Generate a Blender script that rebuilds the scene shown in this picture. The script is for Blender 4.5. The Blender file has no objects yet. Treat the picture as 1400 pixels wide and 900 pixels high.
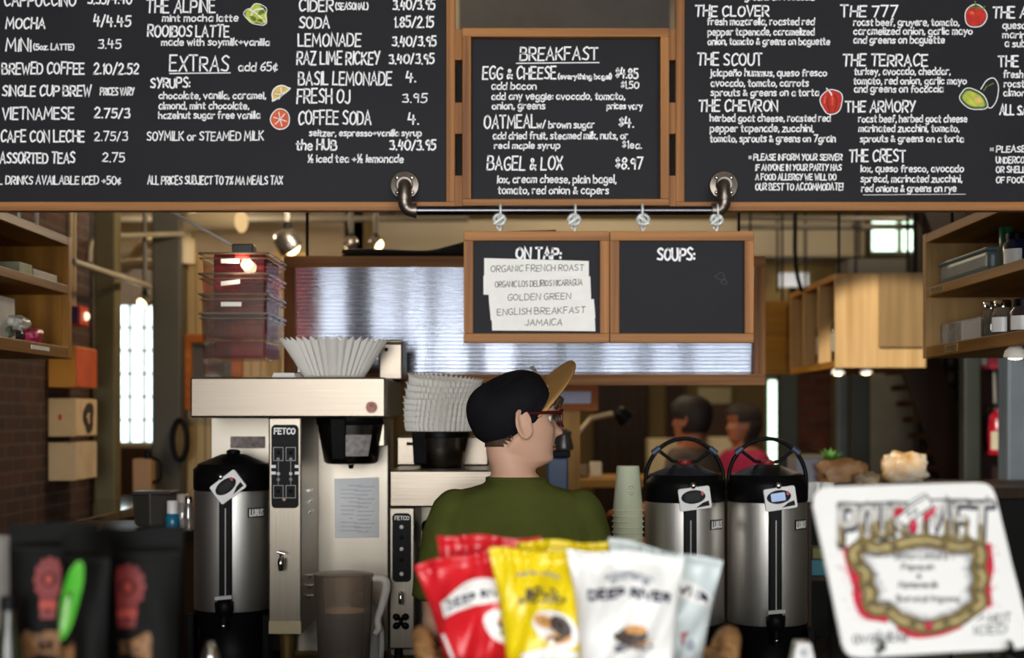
import bpy, bmesh, math, random
from mathutils import Vector, Matrix, noise
PI = math.pi
rnd = random.Random(7)
sc = bpy.context.scene
C = sc.collection
# ---------------------------------------------------------------- camera
F = 50.0 / 36.0 * 1400.0          # focal length in pixels of the 1400x900 frame
CZ = 1.6                          # eye height
HY = 570.0                        # row of the horizon
cam = bpy.data.cameras.new('camera')
cam.lens = 50.0
cam.sensor_width = 36.0
cam.shift_y = 120.0 / 1400.0
cam.clip_start = 0.05
cam.dof.use_dof = True
cam.dof.focus_distance = 3.45
cam.dof.aperture_fstop = 2.4
co = bpy.data.objects.new('camera', cam)
C.objects.link(co)
co.location = (0, 0, CZ)
co.rotation_euler = (PI / 2, 0, 0)
sc.camera = co
# ---------------------------------------------------------------- world, light, exposure
w = bpy.data.worlds.new('world')
sc.world = w
w.use_nodes = True
w.node_tree.nodes['Background'].inputs[0].default_value = (0.86, 0.94, 1.0, 1)
w.node_tree.nodes['Background'].inputs[1].default_value = 5.0
vs = sc.view_settings
vs.view_transform = 'Standard'
vs.look = 'None'
vs.gamma = 1.0
vs.exposure = 0.0
vs.use_curve_mapping = False


def area_light(name, loc, rot, sx, sy, power, col):
    l = bpy.data.lights.new(name, 'AREA')
    l.shape = 'RECTANGLE'
    l.size = sx
    l.size_y = sy
    l.energy = power
    l.color = col
    o = bpy.data.objects.new(name, l)
    C.objects.link(o)
    o.location = loc
    o.rotation_euler = rot
    return o


def point_light(name, loc, power, col, r=0.03, spot=None, aim=None, blend=0.3):
    l = bpy.data.lights.new(name, 'SPOT' if spot else 'POINT')
    l.energy = power
    l.color = col
    l.shadow_soft_size = r
    o = bpy.data.objects.new(name, l)
    C.objects.link(o)
    o.location = loc
    if spot:
        l.spot_size = spot
        l.spot_blend = blend
        d = Vector(aim) - Vector(loc)
        o.rotation_euler = d.to_track_quat('-Z', 'Y').to_euler()
    return o


# daylight standing in the two shop-front windows behind the camera
DAY = (1.0, 0.99, 0.97)
area_light('shop_front_daylight_a', (-0.75, -3.45, 1.95), (PI / 2, 0, 0), 2.0, 2.2, 175, DAY)
area_light('shop_front_daylight_b', (1.85, -3.45, 1.95), (PI / 2, 0, 0), 2.2, 2.2, 95, DAY)
WARM = (1.0, 0.83, 0.6)
point_light('added_cabinet_spot', (0.75, 3.75, 2.98), 380, (1.0, 0.94, 0.83), 0.02, 0.42, (1.42, 5.4, 1.97))  # unseen spot added to light the cabinets in place of sunlight
point_light('room_fill_a', (0.4, 8.0, 3.1), 34, WARM, 0.08)  # these room lights are unseen warm fills added to brighten the background
point_light('room_fill_b', (-1.7, 7.4, 2.75), 36, WARM, 0.08)
point_light('room_fill_c', (-0.75, 5.9, 2.6), 34, WARM, 0.05)
point_light('room_fill_d', (2.3, 7.6, 3.1), 22, WARM, 0.08)


# ---------------------------------------------------------------- helpers
def P(px, py, Y):
    return Vector(((px - 700.0) * Y / F, Y, CZ - (py - HY) * Y / F))


def srgb(h):
    r, g, b = (h if not isinstance(h, str) else [int(h[i:i + 2], 16) for i in (0, 2, 4)])
    f = lambda c: (c / 255 / 12.92) if c / 255 <= 0.04045 else ((c / 255 + 0.055) / 1.055) ** 2.4
    return (f(r), f(g), f(b), 1)


MATS = {}


def mat(name, col, rough=0.5, metal=0.0, var=0.12, scale=8.0, stretch=(1, 1, 1), bump=0.0, spec=0.5, emit=0.0, bscale=None, col2=None,
        coat=0.0, trans=0.0):
    if name in MATS:
        return MATS[name]
    m = bpy.data.materials.new(name)
    m.use_nodes = True
    nt = m.node_tree
    b = nt.nodes['Principled BSDF']
    b.inputs['Roughness'].default_value = rough
    b.inputs['Metallic'].default_value = metal
    b.inputs['Specular IOR Level'].default_value = spec
    b.inputs['Coat Weight'].default_value = coat
    b.inputs['Transmission Weight'].default_value = trans
    c = srgb(col)
    tc = nt.nodes.new('ShaderNodeTexCoord')
    mp = nt.nodes.new('ShaderNodeMapping')
    mp.inputs['Scale'].default_value = stretch
    nt.links.new(tc.outputs['Object'], mp.inputs['Vector'])
    nz = nt.nodes.new('ShaderNodeTexNoise')
    nz.inputs['Scale'].default_value = scale
    nz.inputs['Detail'].default_value = 5
    nt.links.new(mp.outputs[0], nz.inputs['Vector'])
    cr = nt.nodes.new('ShaderNodeValToRGB')
    cr.color_ramp.elements[0].position = 0.3
    cr.color_ramp.elements[1].position = 0.7
    if col2:
        cr.color_ramp.elements[0].color = srgb(col2)
        cr.color_ramp.elements[1].color = c
    else:
        cr.color_ramp.elements[0].color = (c[0] * (1 - var), c[1] * (1 - var), c[2] * (1 - var), 1)
        cr.color_ramp.elements[1].color = (min(1, c[0] * (1 + var)), min(1, c[1] * (1 + var)), min(1, c[2] * (1 + var)), 1)
    nt.links.new(nz.outputs['Fac'], cr.inputs['Fac'])
    nt.links.new(cr.outputs['Color'], b.inputs['Base Color'])
    if bump:
        bp = nt.nodes.new('ShaderNodeBump')
        bp.inputs['Strength'].default_value = bump
        bp.inputs['Distance'].default_value = 0.01
        if bscale:
            n2 = nt.nodes.new('ShaderNodeTexNoise')
            n2.inputs['Scale'].default_value = bscale
            nt.links.new(mp.outputs[0], n2.inputs['Vector'])
            nt.links.new(n2.outputs['Fac'], bp.inputs['Height'])
        else:
            nt.links.new(nz.outputs['Fac'], bp.inputs['Height'])
        nt.links.new(bp.outputs[0], b.inputs['Normal'])
    if emit:
        b.inputs['Emission Color'].default_value = c
        b.inputs['Emission Strength'].default_value = emit
    MATS[name] = m
    return m


def clear_mat(name, tint, gloss=0.12, milk=0.0, rough=0.05):
    """thin clear plastic or glass sheet: lets light straight through, with a little gloss and a little milkiness"""
    if name in MATS:
        return MATS[name]
    m = bpy.data.materials.new(name)
    m.use_nodes = True
    nt = m.node_tree
    nt.nodes.clear()
    out = nt.nodes.new('ShaderNodeOutputMaterial')
    t = nt.nodes.new('ShaderNodeBsdfTransparent')
    t.inputs[0].default_value = srgb(tint)
    g = nt.nodes.new('ShaderNodeBsdfGlossy')
    g.inputs['Roughness'].default_value = rough
    lw = nt.nodes.new('ShaderNodeLayerWeight')
    lw.inputs['Blend'].default_value = 0.25
    mm = nt.nodes.new('ShaderNodeMath')
    mm.operation = 'ADD'
    mm.use_clamp = True
    mm.inputs[1].default_value = gloss
    ms = nt.nodes.new('ShaderNodeMath')
    ms.operation = 'MULTIPLY'
    ms.inputs[1].default_value = 0.5
    nt.links.new(lw.outputs['Fresnel'], ms.inputs[0])
    nt.links.new(ms.outputs[0], mm.inputs[0])
    mx = nt.nodes.new('ShaderNodeMixShader')
    nt.links.new(mm.outputs[0], mx.inputs[0])
    d = nt.nodes.new('ShaderNodeBsdfDiffuse')
    d.inputs[0].default_value = srgb(tint)
    m2 = nt.nodes.new('ShaderNodeMixShader')
    m2.inputs[0].default_value = milk
    nt.links.new(t.outputs[0], m2.inputs[1])
    nt.links.new(d.outputs[0], m2.inputs[2])
    nt.links.new(m2.outputs[0], mx.inputs[1])
    nt.links.new(g.outputs[0], mx.inputs[2])
    nt.links.new(mx.outputs[0], out.inputs[0])
    MATS[name] = m
    return m


def brick_mat(name, c1, c2, mortar, axis='YZ', scale=1.0, bw=0.21, bh=0.072):
    if name in MATS:
        return MATS[name]
    m = bpy.data.materials.new(name)
    m.use_nodes = True
    nt = m.node_tree
    b = nt.nodes['Principled BSDF']
    b.inputs['Roughness'].default_value = 0.85
    tc = nt.nodes.new('ShaderNodeTexCoord')
    sp = nt.nodes.new('ShaderNodeSeparateXYZ')
    cb = nt.nodes.new('ShaderNodeCombineXYZ')
    nt.links.new(tc.outputs['Object'], sp.inputs[0])
    nt.links.new(sp.outputs[axis[0]], cb.inputs[0])
    nt.links.new(sp.outputs[axis[1]], cb.inputs[1])
    br = nt.nodes.new('ShaderNodeTexBrick')
    br.inputs['Color1'].default_value = srgb(c1)
    br.inputs['Color2'].default_value = srgb(c2)
    br.inputs['Mortar'].default_value = srgb(mortar)
    br.inputs['Scale'].default_value = scale
    br.inputs['Mortar Size'].default_value = 0.006
    br.inputs['Brick Width'].default_value = bw
    br.inputs['Row Height'].default_value = bh
    nt.links.new(cb.outputs[0], br.inputs['Vector'])
    nz = nt.nodes.new('ShaderNodeTexNoise')
    nz.inputs['Scale'].default_value = 9
    mx = nt.nodes.new('ShaderNodeMixRGB')
    mx.blend_type = 'MULTIPLY'
    mx.inputs[0].default_value = 0.7
    nt.links.new(tc.outputs['Object'], nz.inputs['Vector'])
    nt.links.new(br.outputs['Color'], mx.inputs[1])
    nt.links.new(nz.outputs['Fac'], mx.inputs[2])
    nt.links.new(mx.outputs[0], b.inputs['Base Color'])
    bp = nt.nodes.new('ShaderNodeBump')
    bp.inputs['Strength'].default_value = 0.6
    bp.inputs['Distance'].default_value = 0.01
    bp.invert = True
    nt.links.new(br.outputs['Fac'], bp.inputs['Height'])
    nt.links.new(bp.outputs[0], b.inputs['Normal'])
    MATS[name] = m
    return m


def wood(name, light, dark, axis, rough=0.5, fine=60.0):
    st = {'X': (1.2, fine, fine), 'Y': (fine, 1.2, fine), 'Z': (fine, fine, 1.2)}[axis]
    return mat(name, light, rough, scale=1.0, stretch=st, bump=0.15, col2=dark, spec=0.2)


def crom(pts, n=6, closed=False):
    pts = [Vector(p) for p in pts]
    k = len(pts)
    if k < 3:
        return pts
    out = []
    rng = k if closed else k - 1
    for i in range(rng):
        if closed:
            p0, p1, p2, p3 = pts[(i - 1) % k], pts[i], pts[(i + 1) % k], pts[(i + 2) % k]
        else:
            p1, p2 = pts[i], pts[i + 1]
            p0 = pts[i - 1] if i else p1 * 2 - p2
            p3 = pts[i + 2] if i + 2 < k else p2 * 2 - p1
        for j in range(n):
            t = j / n
            out.append(0.5 * ((2 * p1) + (p2 - p0) * t + (2 * p0 - 5 * p1 + 4 * p2 - p3) * t * t + (3 * p1 - p0 - 3 * p2 + p3) * t ** 3))
    if not closed:
        out.append(pts[-1])
    return out


class MB:
    """collects shapes in world space; build() links them as one mesh object"""

    def __init__(self):
        self.v = []
        self.f = []

    def add(self, vs_, fs_):
        o = len(self.v)
        self.v += [Vector(p) for p in vs_]
        self.f += [tuple(i + o for i in f) for f in fs_]
        return self

    def box(self, x0, x1, y0, y1, z0, z1):
        return self.add([(x0, y0, z0), (x1, y0, z0), (x1, y1, z0), (x0, y1, z0), (x0, y0, z1), (x1, y0, z1), (x1, y1, z1), (x0, y1, z1)],
                        [(3, 2, 1, 0), (4, 5, 6, 7), (0, 1, 5, 4), (1, 2, 6, 5), (2, 3, 7, 6), (3, 0, 4, 7)])

    def pbox(self, px0, px1, py0, py1, Y0, Y1):
        a = P(px0, py1, Y0)
        b = P(px1, py0, Y0)
        return self.box(a.x, b.x, Y0, Y1, a.z, b.z)

    def obox(self, c, ux, uy, uz):
        c, ux, uy, uz = Vector(c), Vector(ux), Vector(uy), Vector(uz)
        pts = [c + ux * a + uy * b + uz * d for d in (-1, 1) for a, b in ((-1, -1), (1, -1), (1, 1), (-1, 1))]
        return self.add(pts, [(3, 2, 1, 0), (4, 5, 6, 7), (0, 1, 5, 4), (1, 2, 6, 5), (2, 3, 7, 6), (3, 0, 4, 7)])

    def tube(self, pts, r, n=10, closed=False, caps=True, smooth=0, flat=1.0):
        pts = [Vector(p) for p in pts]
        if smooth:
            if isinstance(r, (list, tuple)):
                rr = crom([Vector((q, 0, 0)) for q in r], smooth, closed)
                r = [q.x for q in rr]
            pts = crom(pts, smooth, closed)
        k = len(pts)
        rs = r if isinstance(r, (list, tuple)) else [r] * k
        ref = None
        vs_, fs_ = [], []
        for i, p in enumerate(pts):
            if closed:
                t = pts[(i + 1) % k] - pts[i - 1]
            else:
                t = pts[min(i + 1, k - 1)] - pts[max(i - 1, 0)]
            t.normalize()
            if ref is None:
                ref = Vector((0, 0, 1)) if abs(t.z) < 0.9 else Vector((1, 0, 0))
            ref = (ref - t * ref.dot(t))
            if ref.length < 1e-6:
                ref = t.orthogonal()
            ref.normalize()
            s = t.cross(ref)
            for j in range(n):
                a = 2 * PI * j / n
                vs_.append(p + (ref * math.cos(a) * flat + s * math.sin(a)) * rs[i])
        rng = k if closed else k - 1
        for i in range(rng):
            for j in range(n):
                a, b = i * n + j, i * n + (j + 1) % n
                c_, d = ((i + 1) % k) * n + (j + 1) % n, ((i + 1) % k) * n + j
                fs_.append((a, b, c_, d))
        if caps and not closed:
            fs_.append(tuple(range(n))[::-1])
            fs_.append(tuple((k - 1) * n + j for j in range(n)))
        return self.add(vs_, fs_)

    def lathe(self, prof, c, n=32, axis=None, cap0=True, cap1=True, flute=0, famp=0.0, sx=1.0, sy=1.0):
        c = Vector(c)
        if axis is None:
            X, Y_, Z = Vector((1, 0, 0)), Vector((0, 1, 0)), Vector((0, 0, 1))
        else:
            Z = Vector(axis).normalized()
            X = Z.orthogonal().normalized()
            Y_ = Z.cross(X)
        vs_, fs_ = [], []
        for (r, z) in prof:
            for j in range(n):
                a = 2 * PI * j / n
                q = r + (famp * r * math.cos(flute * a) if flute else 0)
                vs_.append(c + X * q * math.cos(a) * sx + Y_ * q * math.sin(a) * sy + Z * z)
        k = len(prof)
        for i in range(k - 1):
            for j in range(n):
                a, b = i * n + j, i * n + (j + 1) % n
                fs_.append((a, b, b + n, a + n))
        if cap0:
            fs_.append(tuple(range(n))[::-1])
        if cap1:
            fs_.append(tuple((k - 1) * n + j for j in range(n)))
        return self.add(vs_, fs_)

    def ball(self, c, rx, ry=None, rz=None, n=20, m=12, rot=None):
        ry = rx if ry is None else ry
        rz = rx if rz is None else rz
        vs_, fs_ = [], []
        c = Vector(c)
        for i in range(m + 1):
            th = PI * i / m
            for j in range(n):
                a = 2 * PI * j / n
                p = Vector((rx * math.sin(th) * math.cos(a), ry * math.sin(th) * math.sin(a), -rz * math.cos(th)))
                vs_.append(c + (rot @ p if rot else p))
        for i in range(m):
            for j in range(n):
                a, b = i * n + j, i * n + (j + 1) % n
                fs_.append((a, b, b + n, a + n))
        return self.add(vs_, fs_)

    def grid(self, fn, nu, nv):
        vs_ = [fn(i / nu, j / nv) for j in range(nv + 1) for i in range(nu + 1)]
        fs_ = []
        for j in range(nv):
            for i in range(nu):
                a = j * (nu + 1) + i
                fs_.append((a, a + 1, a + nu + 2, a + nu + 1))
        return self.add(vs_, fs_)

    def prism(self, pts, off):
        """closed outline in 3-D, pushed along off"""
        pts = [Vector(p) for p in pts]
        off = Vector(off)
        k = len(pts)
        fs_ = [tuple(range(k)), tuple(range(2 * k - 1, k - 1, -1))]
        for i in range(k):
            j = (i + 1) % k
            fs_.append((i, i + k, j + k, j))
        return self.add(pts + [p + off for p in pts], fs_)

    def poly(self, pts):
        return self.add(pts, [tuple(range(len(pts)))])

    def build(self, name, m, parent=None, smooth=None, bevel=0.0, solid=0.0, merge=True, remesh=0.0, seg=2, subd=0):
        me = bpy.data.meshes.new(name)
        if parent is not None:
            inv = (Matrix.Translation(parent.get('wloc', (0, 0, 0))) @ Matrix.Rotation(parent.get('wrot', 0.0), 4, 'Z')).inverted()
            vv = [inv @ p for p in self.v]
            org = None
        else:
            lo = [min(p[i] for p in self.v) for i in range(3)]
            hi = [max(p[i] for p in self.v) for i in range(3)]
            org = Vector(((lo[0] + hi[0]) / 2, (lo[1] + hi[1]) / 2, lo[2]))
            vv = [p - org for p in self.v]
        me.from_pydata(vv, [], self.f)
        if merge:
            bm = bmesh.new()
            bm.from_mesh(me)
            bmesh.ops.remove_doubles(bm, verts=bm.verts, dist=1e-6)
            bmesh.ops.recalc_face_normals(bm, faces=bm.faces)
            bm.to_mesh(me)
            bm.free()
        me.update()
        o = bpy.data.objects.new(name, me)
        C.objects.link(o)
        me.materials.append(m)
        if smooth is not None:
            for p in me.polygons:
                p.use_smooth = True
            if smooth < 179:
                me.set_sharp_from_angle(angle=math.radians(smooth))
        if parent is not None:
            o.parent = parent
            o['wloc'] = parent['wloc']
            o['wrot'] = parent['wrot']
        else:
            o.location = org
            o['wloc'] = tuple(org)
            o['wrot'] = 0.0
        if remesh:
            md = o.modifiers.new('skin', 'REMESH')
            md.mode = 'VOXEL'
            md.voxel_size = remesh
            md.use_smooth_shade = True
            ms = o.modifiers.new('soft', 'SMOOTH')
            ms.factor = 0.5
            ms.iterations = 3
        if solid:
            md = o.modifiers.new('thick', 'SOLIDIFY')
            md.thickness = solid
            md.offset = 0
        if bevel:
            md = o.modifiers.new('edge', 'BEVEL')
            md.width = bevel
            md.segments = seg
            md.limit_method = 'ANGLE'
            md.angle_limit = math.radians(40)
        if subd:
            md = o.modifiers.new('sub', 'SUBSURF')
            md.levels = subd
            md.render_levels = subd
        return o


def tag(o, label=None, cat=None, group=None, kind=None):
    if label:
        o['label'] = label
    if cat:
        o['category'] = cat
    if group:
        o['group'] = group
    if kind:
        o['kind'] = kind
    return o


def thing(name, label, cat, loc, rz=0.0, group=None):
    o = bpy.data.objects.new(name, None)
    o.empty_display_size = 0.05
    C.objects.link(o)
    o.location = loc
    o.rotation_euler = (0, 0, rz)
    o['wloc'] = tuple(loc)
    o['wrot'] = rz
    return tag(o, label, cat, group)


def struct(name, mb, m, **k):
    return tag(mb.build(name, m, **k), kind='structure')


def dup(root, loc, rz=None, label=None):
    r = root.copy()
    C.objects.link(r)
    r.location = loc
    if rz is not None:
        r.rotation_euler = (0, 0, rz)
    if label:
        r['label'] = label
    for ch in list(root.children):
        c = ch.copy()
        C.objects.link(c)
        c.parent = r
        for g in ch.children:
            d = g.copy()
            C.objects.link(d)
            d.parent = c
    return r


# ---------------------------------------------------------------- hand lettering
O_ = '~2.6,10 .5,8 .2,2.8 2.5,0 4.7,2.6 4.7,7.6 2.6,10'
GL = {
    'A': '0,0 2.6,10 5,0;.9,3.6 4.2,3.6', 'B': '0,0 0,10;~0,10 3.4,9.3 3.5,6 0,5.3;~0,5.3 4.3,4.6 4.2,.6 0,0',
    'C': '~4.6,8.6 3,10 .6,7.8 .3,3.5 1.8,0 4.6,1.6', 'D': '0,0 0,10;~0,10 3.6,9 4.8,5 3.6,1 0,0', 'E': '4,10 0,10 0,0 4.1,0;0,5.2 3.4,5.2',
    'F': '4,10 0,10 0,0;0,5.2 3.2,5.2', 'G': '~4.6,8.8 3,10 .6,7.8 .3,3.5 1.8,0 4.4,1 4.6,4.2;4.6,4.2 2.8,4.2', 'H': '0,0 0,10;4.4,0 4.4,10;0,5 4.4,5',
    'I': '.3,0 .3,10', 'J': '~3.4,10 3.4,2.5 2,0 0,1.4', 'K': '0,0 0,10;4.2,10 0,4.6;1,5.4 4.5,0', 'L': '0,10 0,0 3.8,0',
    'M': '0,0 .7,10 3.1,3 5.5,10 6.2,0', 'N': '0,0 0,10 4.5,0 4.5,10', 'O': O_, 'P': '0,0 0,10;~0,10 4,9.4 4,5.2 0,4.6',
    'Q': O_ + ';3,2.5 5.2,-.8', 'R': '0,0 0,10;~0,10 3.9,9.4 3.9,5.4 0,4.8;1.2,4.8 4.5,0', 'S': '~4.2,8.8 2.4,10 .4,8 1.6,5.8 3.9,3.6 3.2,.5 .1,1',
    'T': '0,10 4.8,10;2.4,10 2.4,0', 'U': '~0,10 .1,2.6 2.3,0 4.4,2.6 4.5,10', 'V': '0,10 2.4,0 4.7,10', 'W': '0,10 1.6,0 3.2,7 4.8,0 6.4,10',
    'X': '0,10 4.4,0;4.4,10 0,0', 'Y': '0,10 2.2,5.2;4.5,10 1.4,0', 'Z': '0,10 4.2,10 0,0 4.4,0',
    'a': '~4,5.6 1.6,6 .2,3.2 1.3,.1 3.2,.8 4,3.6;4,6 4,0', 'b': '0,9.6 0,0;~0,4.5 2,6 4,4.2 3.8,1.2 1.8,0 0,1.2', 'c': '~3.6,5 2,6 .3,4 .4,1.4 2,0 3.7,1',
    'd': '4,9.6 4,0;~4,4.5 2,6 .2,4.2 .3,1.2 2,0 4,1.4', 'e': '~.3,3.1 3.8,3.4 3.2,5.6 1.6,6 .3,4 .4,1.4 2,0 3.8,1', 'f': '~3.2,8.8 2,9.6 1.1,8 1.1,0;0,5.6 2.8,5.6',
    'g': '~4,5.4 1.8,6 .2,4 .6,1.2 2.2,.4 4,2.4;~4,6 4,-1.4 2.4,-3.2 .4,-2.2', 'h': '0,9.6 0,0;~0,4 2,6 3.6,4.6 3.6,0', 'i': '.2,6 .2,0;.2,8 .2,8.6',
    'j': '~1.4,6 1.4,-1.6 0,-3;1.4,8 1.4,8.6', 'k': '0,9.6 0,0;3.2,6 0,2.6;.8,3.3 3.5,0', 'l': '.2,9.6 .2,0',
    'm': '0,6 0,0;~0,4 1.4,6 2.6,4.6 2.6,0;~2.6,4 4,6 5.2,4.6 5.2,0', 'n': '0,6 0,0;~0,4 2,6 3.6,4.6 3.6,0', 'o': '~2,6 .2,4.2 .3,1.4 2,0 3.8,1.6 3.8,4.4 2,6',
    'p': '0,6 0,-3.2;~0,4.5 2,6 4,4.2 3.8,1.2 1.8,0 0,1.4', 'q': '4,6 4,-3.2;~4,4.5 2,6 .2,4.2 .3,1.2 2,0 4,1.4', 'r': '0,6 0,0;~0,3.6 1.2,5.6 2.8,5.8',
    's': '~3.2,5.2 1.7,6 .3,4.8 2.9,2 2.2,.2 0,.6', 't': '1.2,8.6 1.2,.6 2.7,0;0,6 2.8,6', 'u': '~0,6 .1,1.4 1.6,0 3.4,1.6;3.5,6 3.5,0',
    'v': '0,6 1.9,0 3.8,6', 'w': '0,6 1.3,0 2.6,4.6 3.9,0 5.2,6', 'x': '0,6 3.6,0;3.6,6 0,0', 'y': '0,6 1.9,.6;3.8,6 .9,-3.2', 'z': '0,6 3.4,6 0,0 3.6,0',
    '0': O_, '1': '.6,8.4 1.4,10 1.4,0', '2': '~.3,8 2,10 4,8 3.2,5 0,0;0,0 4.3,0', '3': '~.3,9.2 3.4,9.6 3,6 1.4,5.2;~1.4,5.2 4,4.4 3.6,.6 .2,.8',
    '4': '1,10 .1,4.2 4.4,4.2;3.3,8 3.1,0', '5': '4,10 .7,10 .4,5.6;~.4,5.6 3.4,5.8 4,2 2,0 0,.8', '6': '~3.6,9.8 .8,6 .4,2 2.2,0 4,2 3.4,4.6 .6,4',
    '7': '0,10 4.2,10 1.4,0', '8': '~2,5.4 .4,7.6 2,10 3.8,7.8 2,5.4 .2,2.6 2,0 4.1,2.6 2,5.4', '9': '~3.8,8 2,10 .4,7.6 1.6,5.4 3.8,6.6;3.8,9 3.5,0',
    '.': '.2,0 .6,.2', ',': '.6,.8 .1,-1.2', ':': '.3,1 .3,1.8;.3,5 .3,5.8', '/': '0,-.6 3,10.4', '$': '~3,7.6 1.6,8.6 .3,7.4 2.9,4 2.2,2 0,2.8;1.6,9.8 1.5,1',
    '\u00a2': '~3.4,5.6 2,6.6 .3,4.4 .4,2 2,.8 3.6,1.6;2.6,8 1.4,-.6', '&': '~4.2,0 .9,6.4 1.6,8 2.6,6.6 .3,2.6 1,.2 4.2,3.4', '+': '0,4 4,4;2,6 2,2',
    '(': '~1.6,10.4 .2,7 .2,3 1.6,-.6', ')': '~0,10.4 1.4,7 1.4,3 0,-.6', '!': '.3,10 .3,3;.3,.2 .3,.7', '%': '~1,9.6 .1,8 1,6.6 1.8,8 1,9.6;4,10 .4,0;~3.6,3.2 2.8,1.8 3.6,.2 4.4,1.8 3.6,3.2',
    '*': '0,3 3,7;3,3 0,7;0,5 3,5', '\u00bd': '.4,8.4 1,9.6 1,5;4.4,10 .4,0;~3,3.4 4,4.6 5,3.4 3,0;3,0 5.2,0', '\u00f1': '0,6 0,0;~0,4 2,6 3.6,4.6 3.6,0;~.4,7.6 1.4,8.4 2.4,7.6 3.4,8.4',
    '-': '0,4 2.6,4', "'": '.3,10 .2,8',
}


def glyph(ch):
    out = []
    for st in GL.get(ch, '').split(';'):
        if not st:
            continue
        sm = st[0] == '~'
        pts = [Vector((float(a.split(',')[0]), float(a.split(',')[1]), 0)) for a in st.lstrip('~').split()]
        out.append(crom(pts, 4) if sm else pts)
    return out


def ribbon(mb, pts, hw, fmap, closed=False):
    """flat stroke of half width hw through 2-D points, laid on the surface fmap(u, v)"""
    k = len(pts)
    L, R = [], []
    for i, p in enumerate(pts):
        if closed:
            a, b = pts[i - 1], pts[(i + 1) % k]
        else:
            a, b = pts[max(i - 1, 0)], pts[min(i + 1, k - 1)]
        d1 = Vector((p[0] - a[0], p[1] - a[1]))
        d2 = Vector((b[0] - p[0], b[1] - p[1]))
        if d1.length < 1e-9:
            d1 = d2
        if d2.length < 1e-9:
            d2 = d1
        d1.normalize()
        d2.normalize()
        t = d1 + d2
        if t.length < 0.3:
            t = d1
        t.normalize()
        nn = Vector((-t.y, t.x))
        c = max(0.45, nn.dot(Vector((-d1.y, d1.x))))
        o = hw / c
        q = Vector((p[0], p[1]))
        if not closed and i == 0:
            q -= d2 * hw * 0.7
        if not closed and i == k - 1:
            q += d1 * hw * 0.7
        L.append(fmap(q.x + nn.x * o, q.y + nn.y * o))
        R.append(fmap(q.x - nn.x * o, q.y - nn.y * o))
    fs_ = []
    rng = k if closed else k - 1
    for i in range(rng):
        j = (i + 1) % k
        fs_.append((i, j, k + j, k + i))
    mb.add(L + R, fs_)


def write(mb, text, x0, base, cap, fmap, x1=None, hw=0.8, jit=1.0, rot=0.0):
    """text in plane pixels: x right, y down; fitted to x0..x1"""
    cur = 0.0
    strokes = []
    for ch in text:
        if ch == ' ':
            cur += 2.6
            continue
        g = glyph(ch)
        if not g:
            continue
        wd = max(p.x for s in g for p in s)
        a = rnd.uniform(-0.05, 0.05) * jit
        sy = 1 + rnd.uniform(-0.07, 0.07) * jit
        dy = rnd.uniform(-0.35, 0.35) * jit
        for s in g:
            strokes.append([(cur + p.x + p.y * (a + 0.03), p.y * sy + dy) for p in s])
        cur += wd + 1.5
    cur -= 1.5
    if cur <= 0:
        return
    ky = cap / 10.0
    kx = ((x1 - x0) / cur) if x1 is not None else ky
    cr, sr = math.cos(rot), math.sin(rot)
    for s in strokes:
        pts = []
        for (u, v) in s:
            uu, vv = u * kx, -v * ky
            pts.append((x0 + uu * cr - vv * sr, base + uu * sr + vv * cr))
        ribbon(mb, pts, hw, fmap)
    return cur * kx


def on_plane(Y):
    return lambda u, v: P(u, v, Y)


def blob(cx, cy, rx, ry, n=24, wob=0.0, ang=0.0, seed=0):
    r_ = random.Random(seed)
    ph = [r_.uniform(0, 6.28) for _ in range(3)]
    out = []
    for i in range(n):
        a = 2 * PI * i / n
        k = 1 + wob * (math.sin(3 * a + ph[0]) + 0.6 * math.sin(5 * a + ph[1]))
        x, y = rx * k * math.cos(a), ry * k * math.sin(a)
        out.append((cx + x * math.cos(ang) - y * math.sin(ang), cy + x * math.sin(ang) + y * math.cos(ang)))
    return out


def ppoly(mb, pts, fmap):
    mb.poly([fmap(*p) for p in pts])
# ---------------------------------------------------------------- materials
M_WX = wood('frame_wood_x', 'ba8048', '6f4626', 'X')
M_WZ = wood('frame_wood_z', 'b27841', '6a4224', 'Z')
M_PLY_X = wood('ply_x', 'b9872f', '936420', 'X', fine=25)
M_PLY_Y = wood('ply_y', 'b07e2e', '8a5a1c', 'Y', fine=25)
M_PLY_Z = wood('ply_z', 'c8a470', 'a88250', 'Z', fine=25)
M_SLATE = mat('chalkboard', '222226', 0.55, var=0.12, scale=5, spec=0.12)
M_CHALK = mat('chalk_paint', 'fafafc', 0.8, var=0.05, scale=60)
M_STEEL = mat('brushed_steel', '82786c', 0.34, 1.0, var=0.06, scale=3, stretch=(1, 40, 90), bump=0.03)
M_STEELV = mat('brushed_steel_upright', '8c8376', 0.34, 1.0, var=0.06, scale=3, stretch=(60, 60, 1), bump=0.03)
M_CHROME = mat('chrome', 'd8d8d8', 0.12, 1.0, var=0.03)
M_IRON = mat('pipe_iron', '6f665e', 0.33, 0.9, var=0.2, scale=30, bump=0.1)
M_BLACK = mat('black_plastic', '0d0d0f', 0.42, var=0.2, scale=20, spec=0.1)
M_BLACKM = mat('black_matte', '151413', 0.7, var=0.2, scale=12, spec=0.2)
M_WHITE = mat('white_paper', 'efece6', 0.8, var=0.04, scale=20)
M_WPLAS = mat('white_plastic', 'eceae6', 0.35, var=0.04)
M_INK = mat('black_ink', '202024', 0.8)
M_RED = mat('red_paint', 'b3141c', 0.35, var=0.15)
M_ROPE = mat('galvanised_wire', 'd4d8d4', 0.4, 0.25, var=0.15, scale=80)
M_DARKWOOD = wood('dark_wood', '3d2717', '22150c', 'Z', fine=30)
M_LAMP = mat('lit_lamp', 'ffd9a0', emit=9.0)
M_COLG = mat('column_grey', '4a463b', 0.6, var=0.1)
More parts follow.
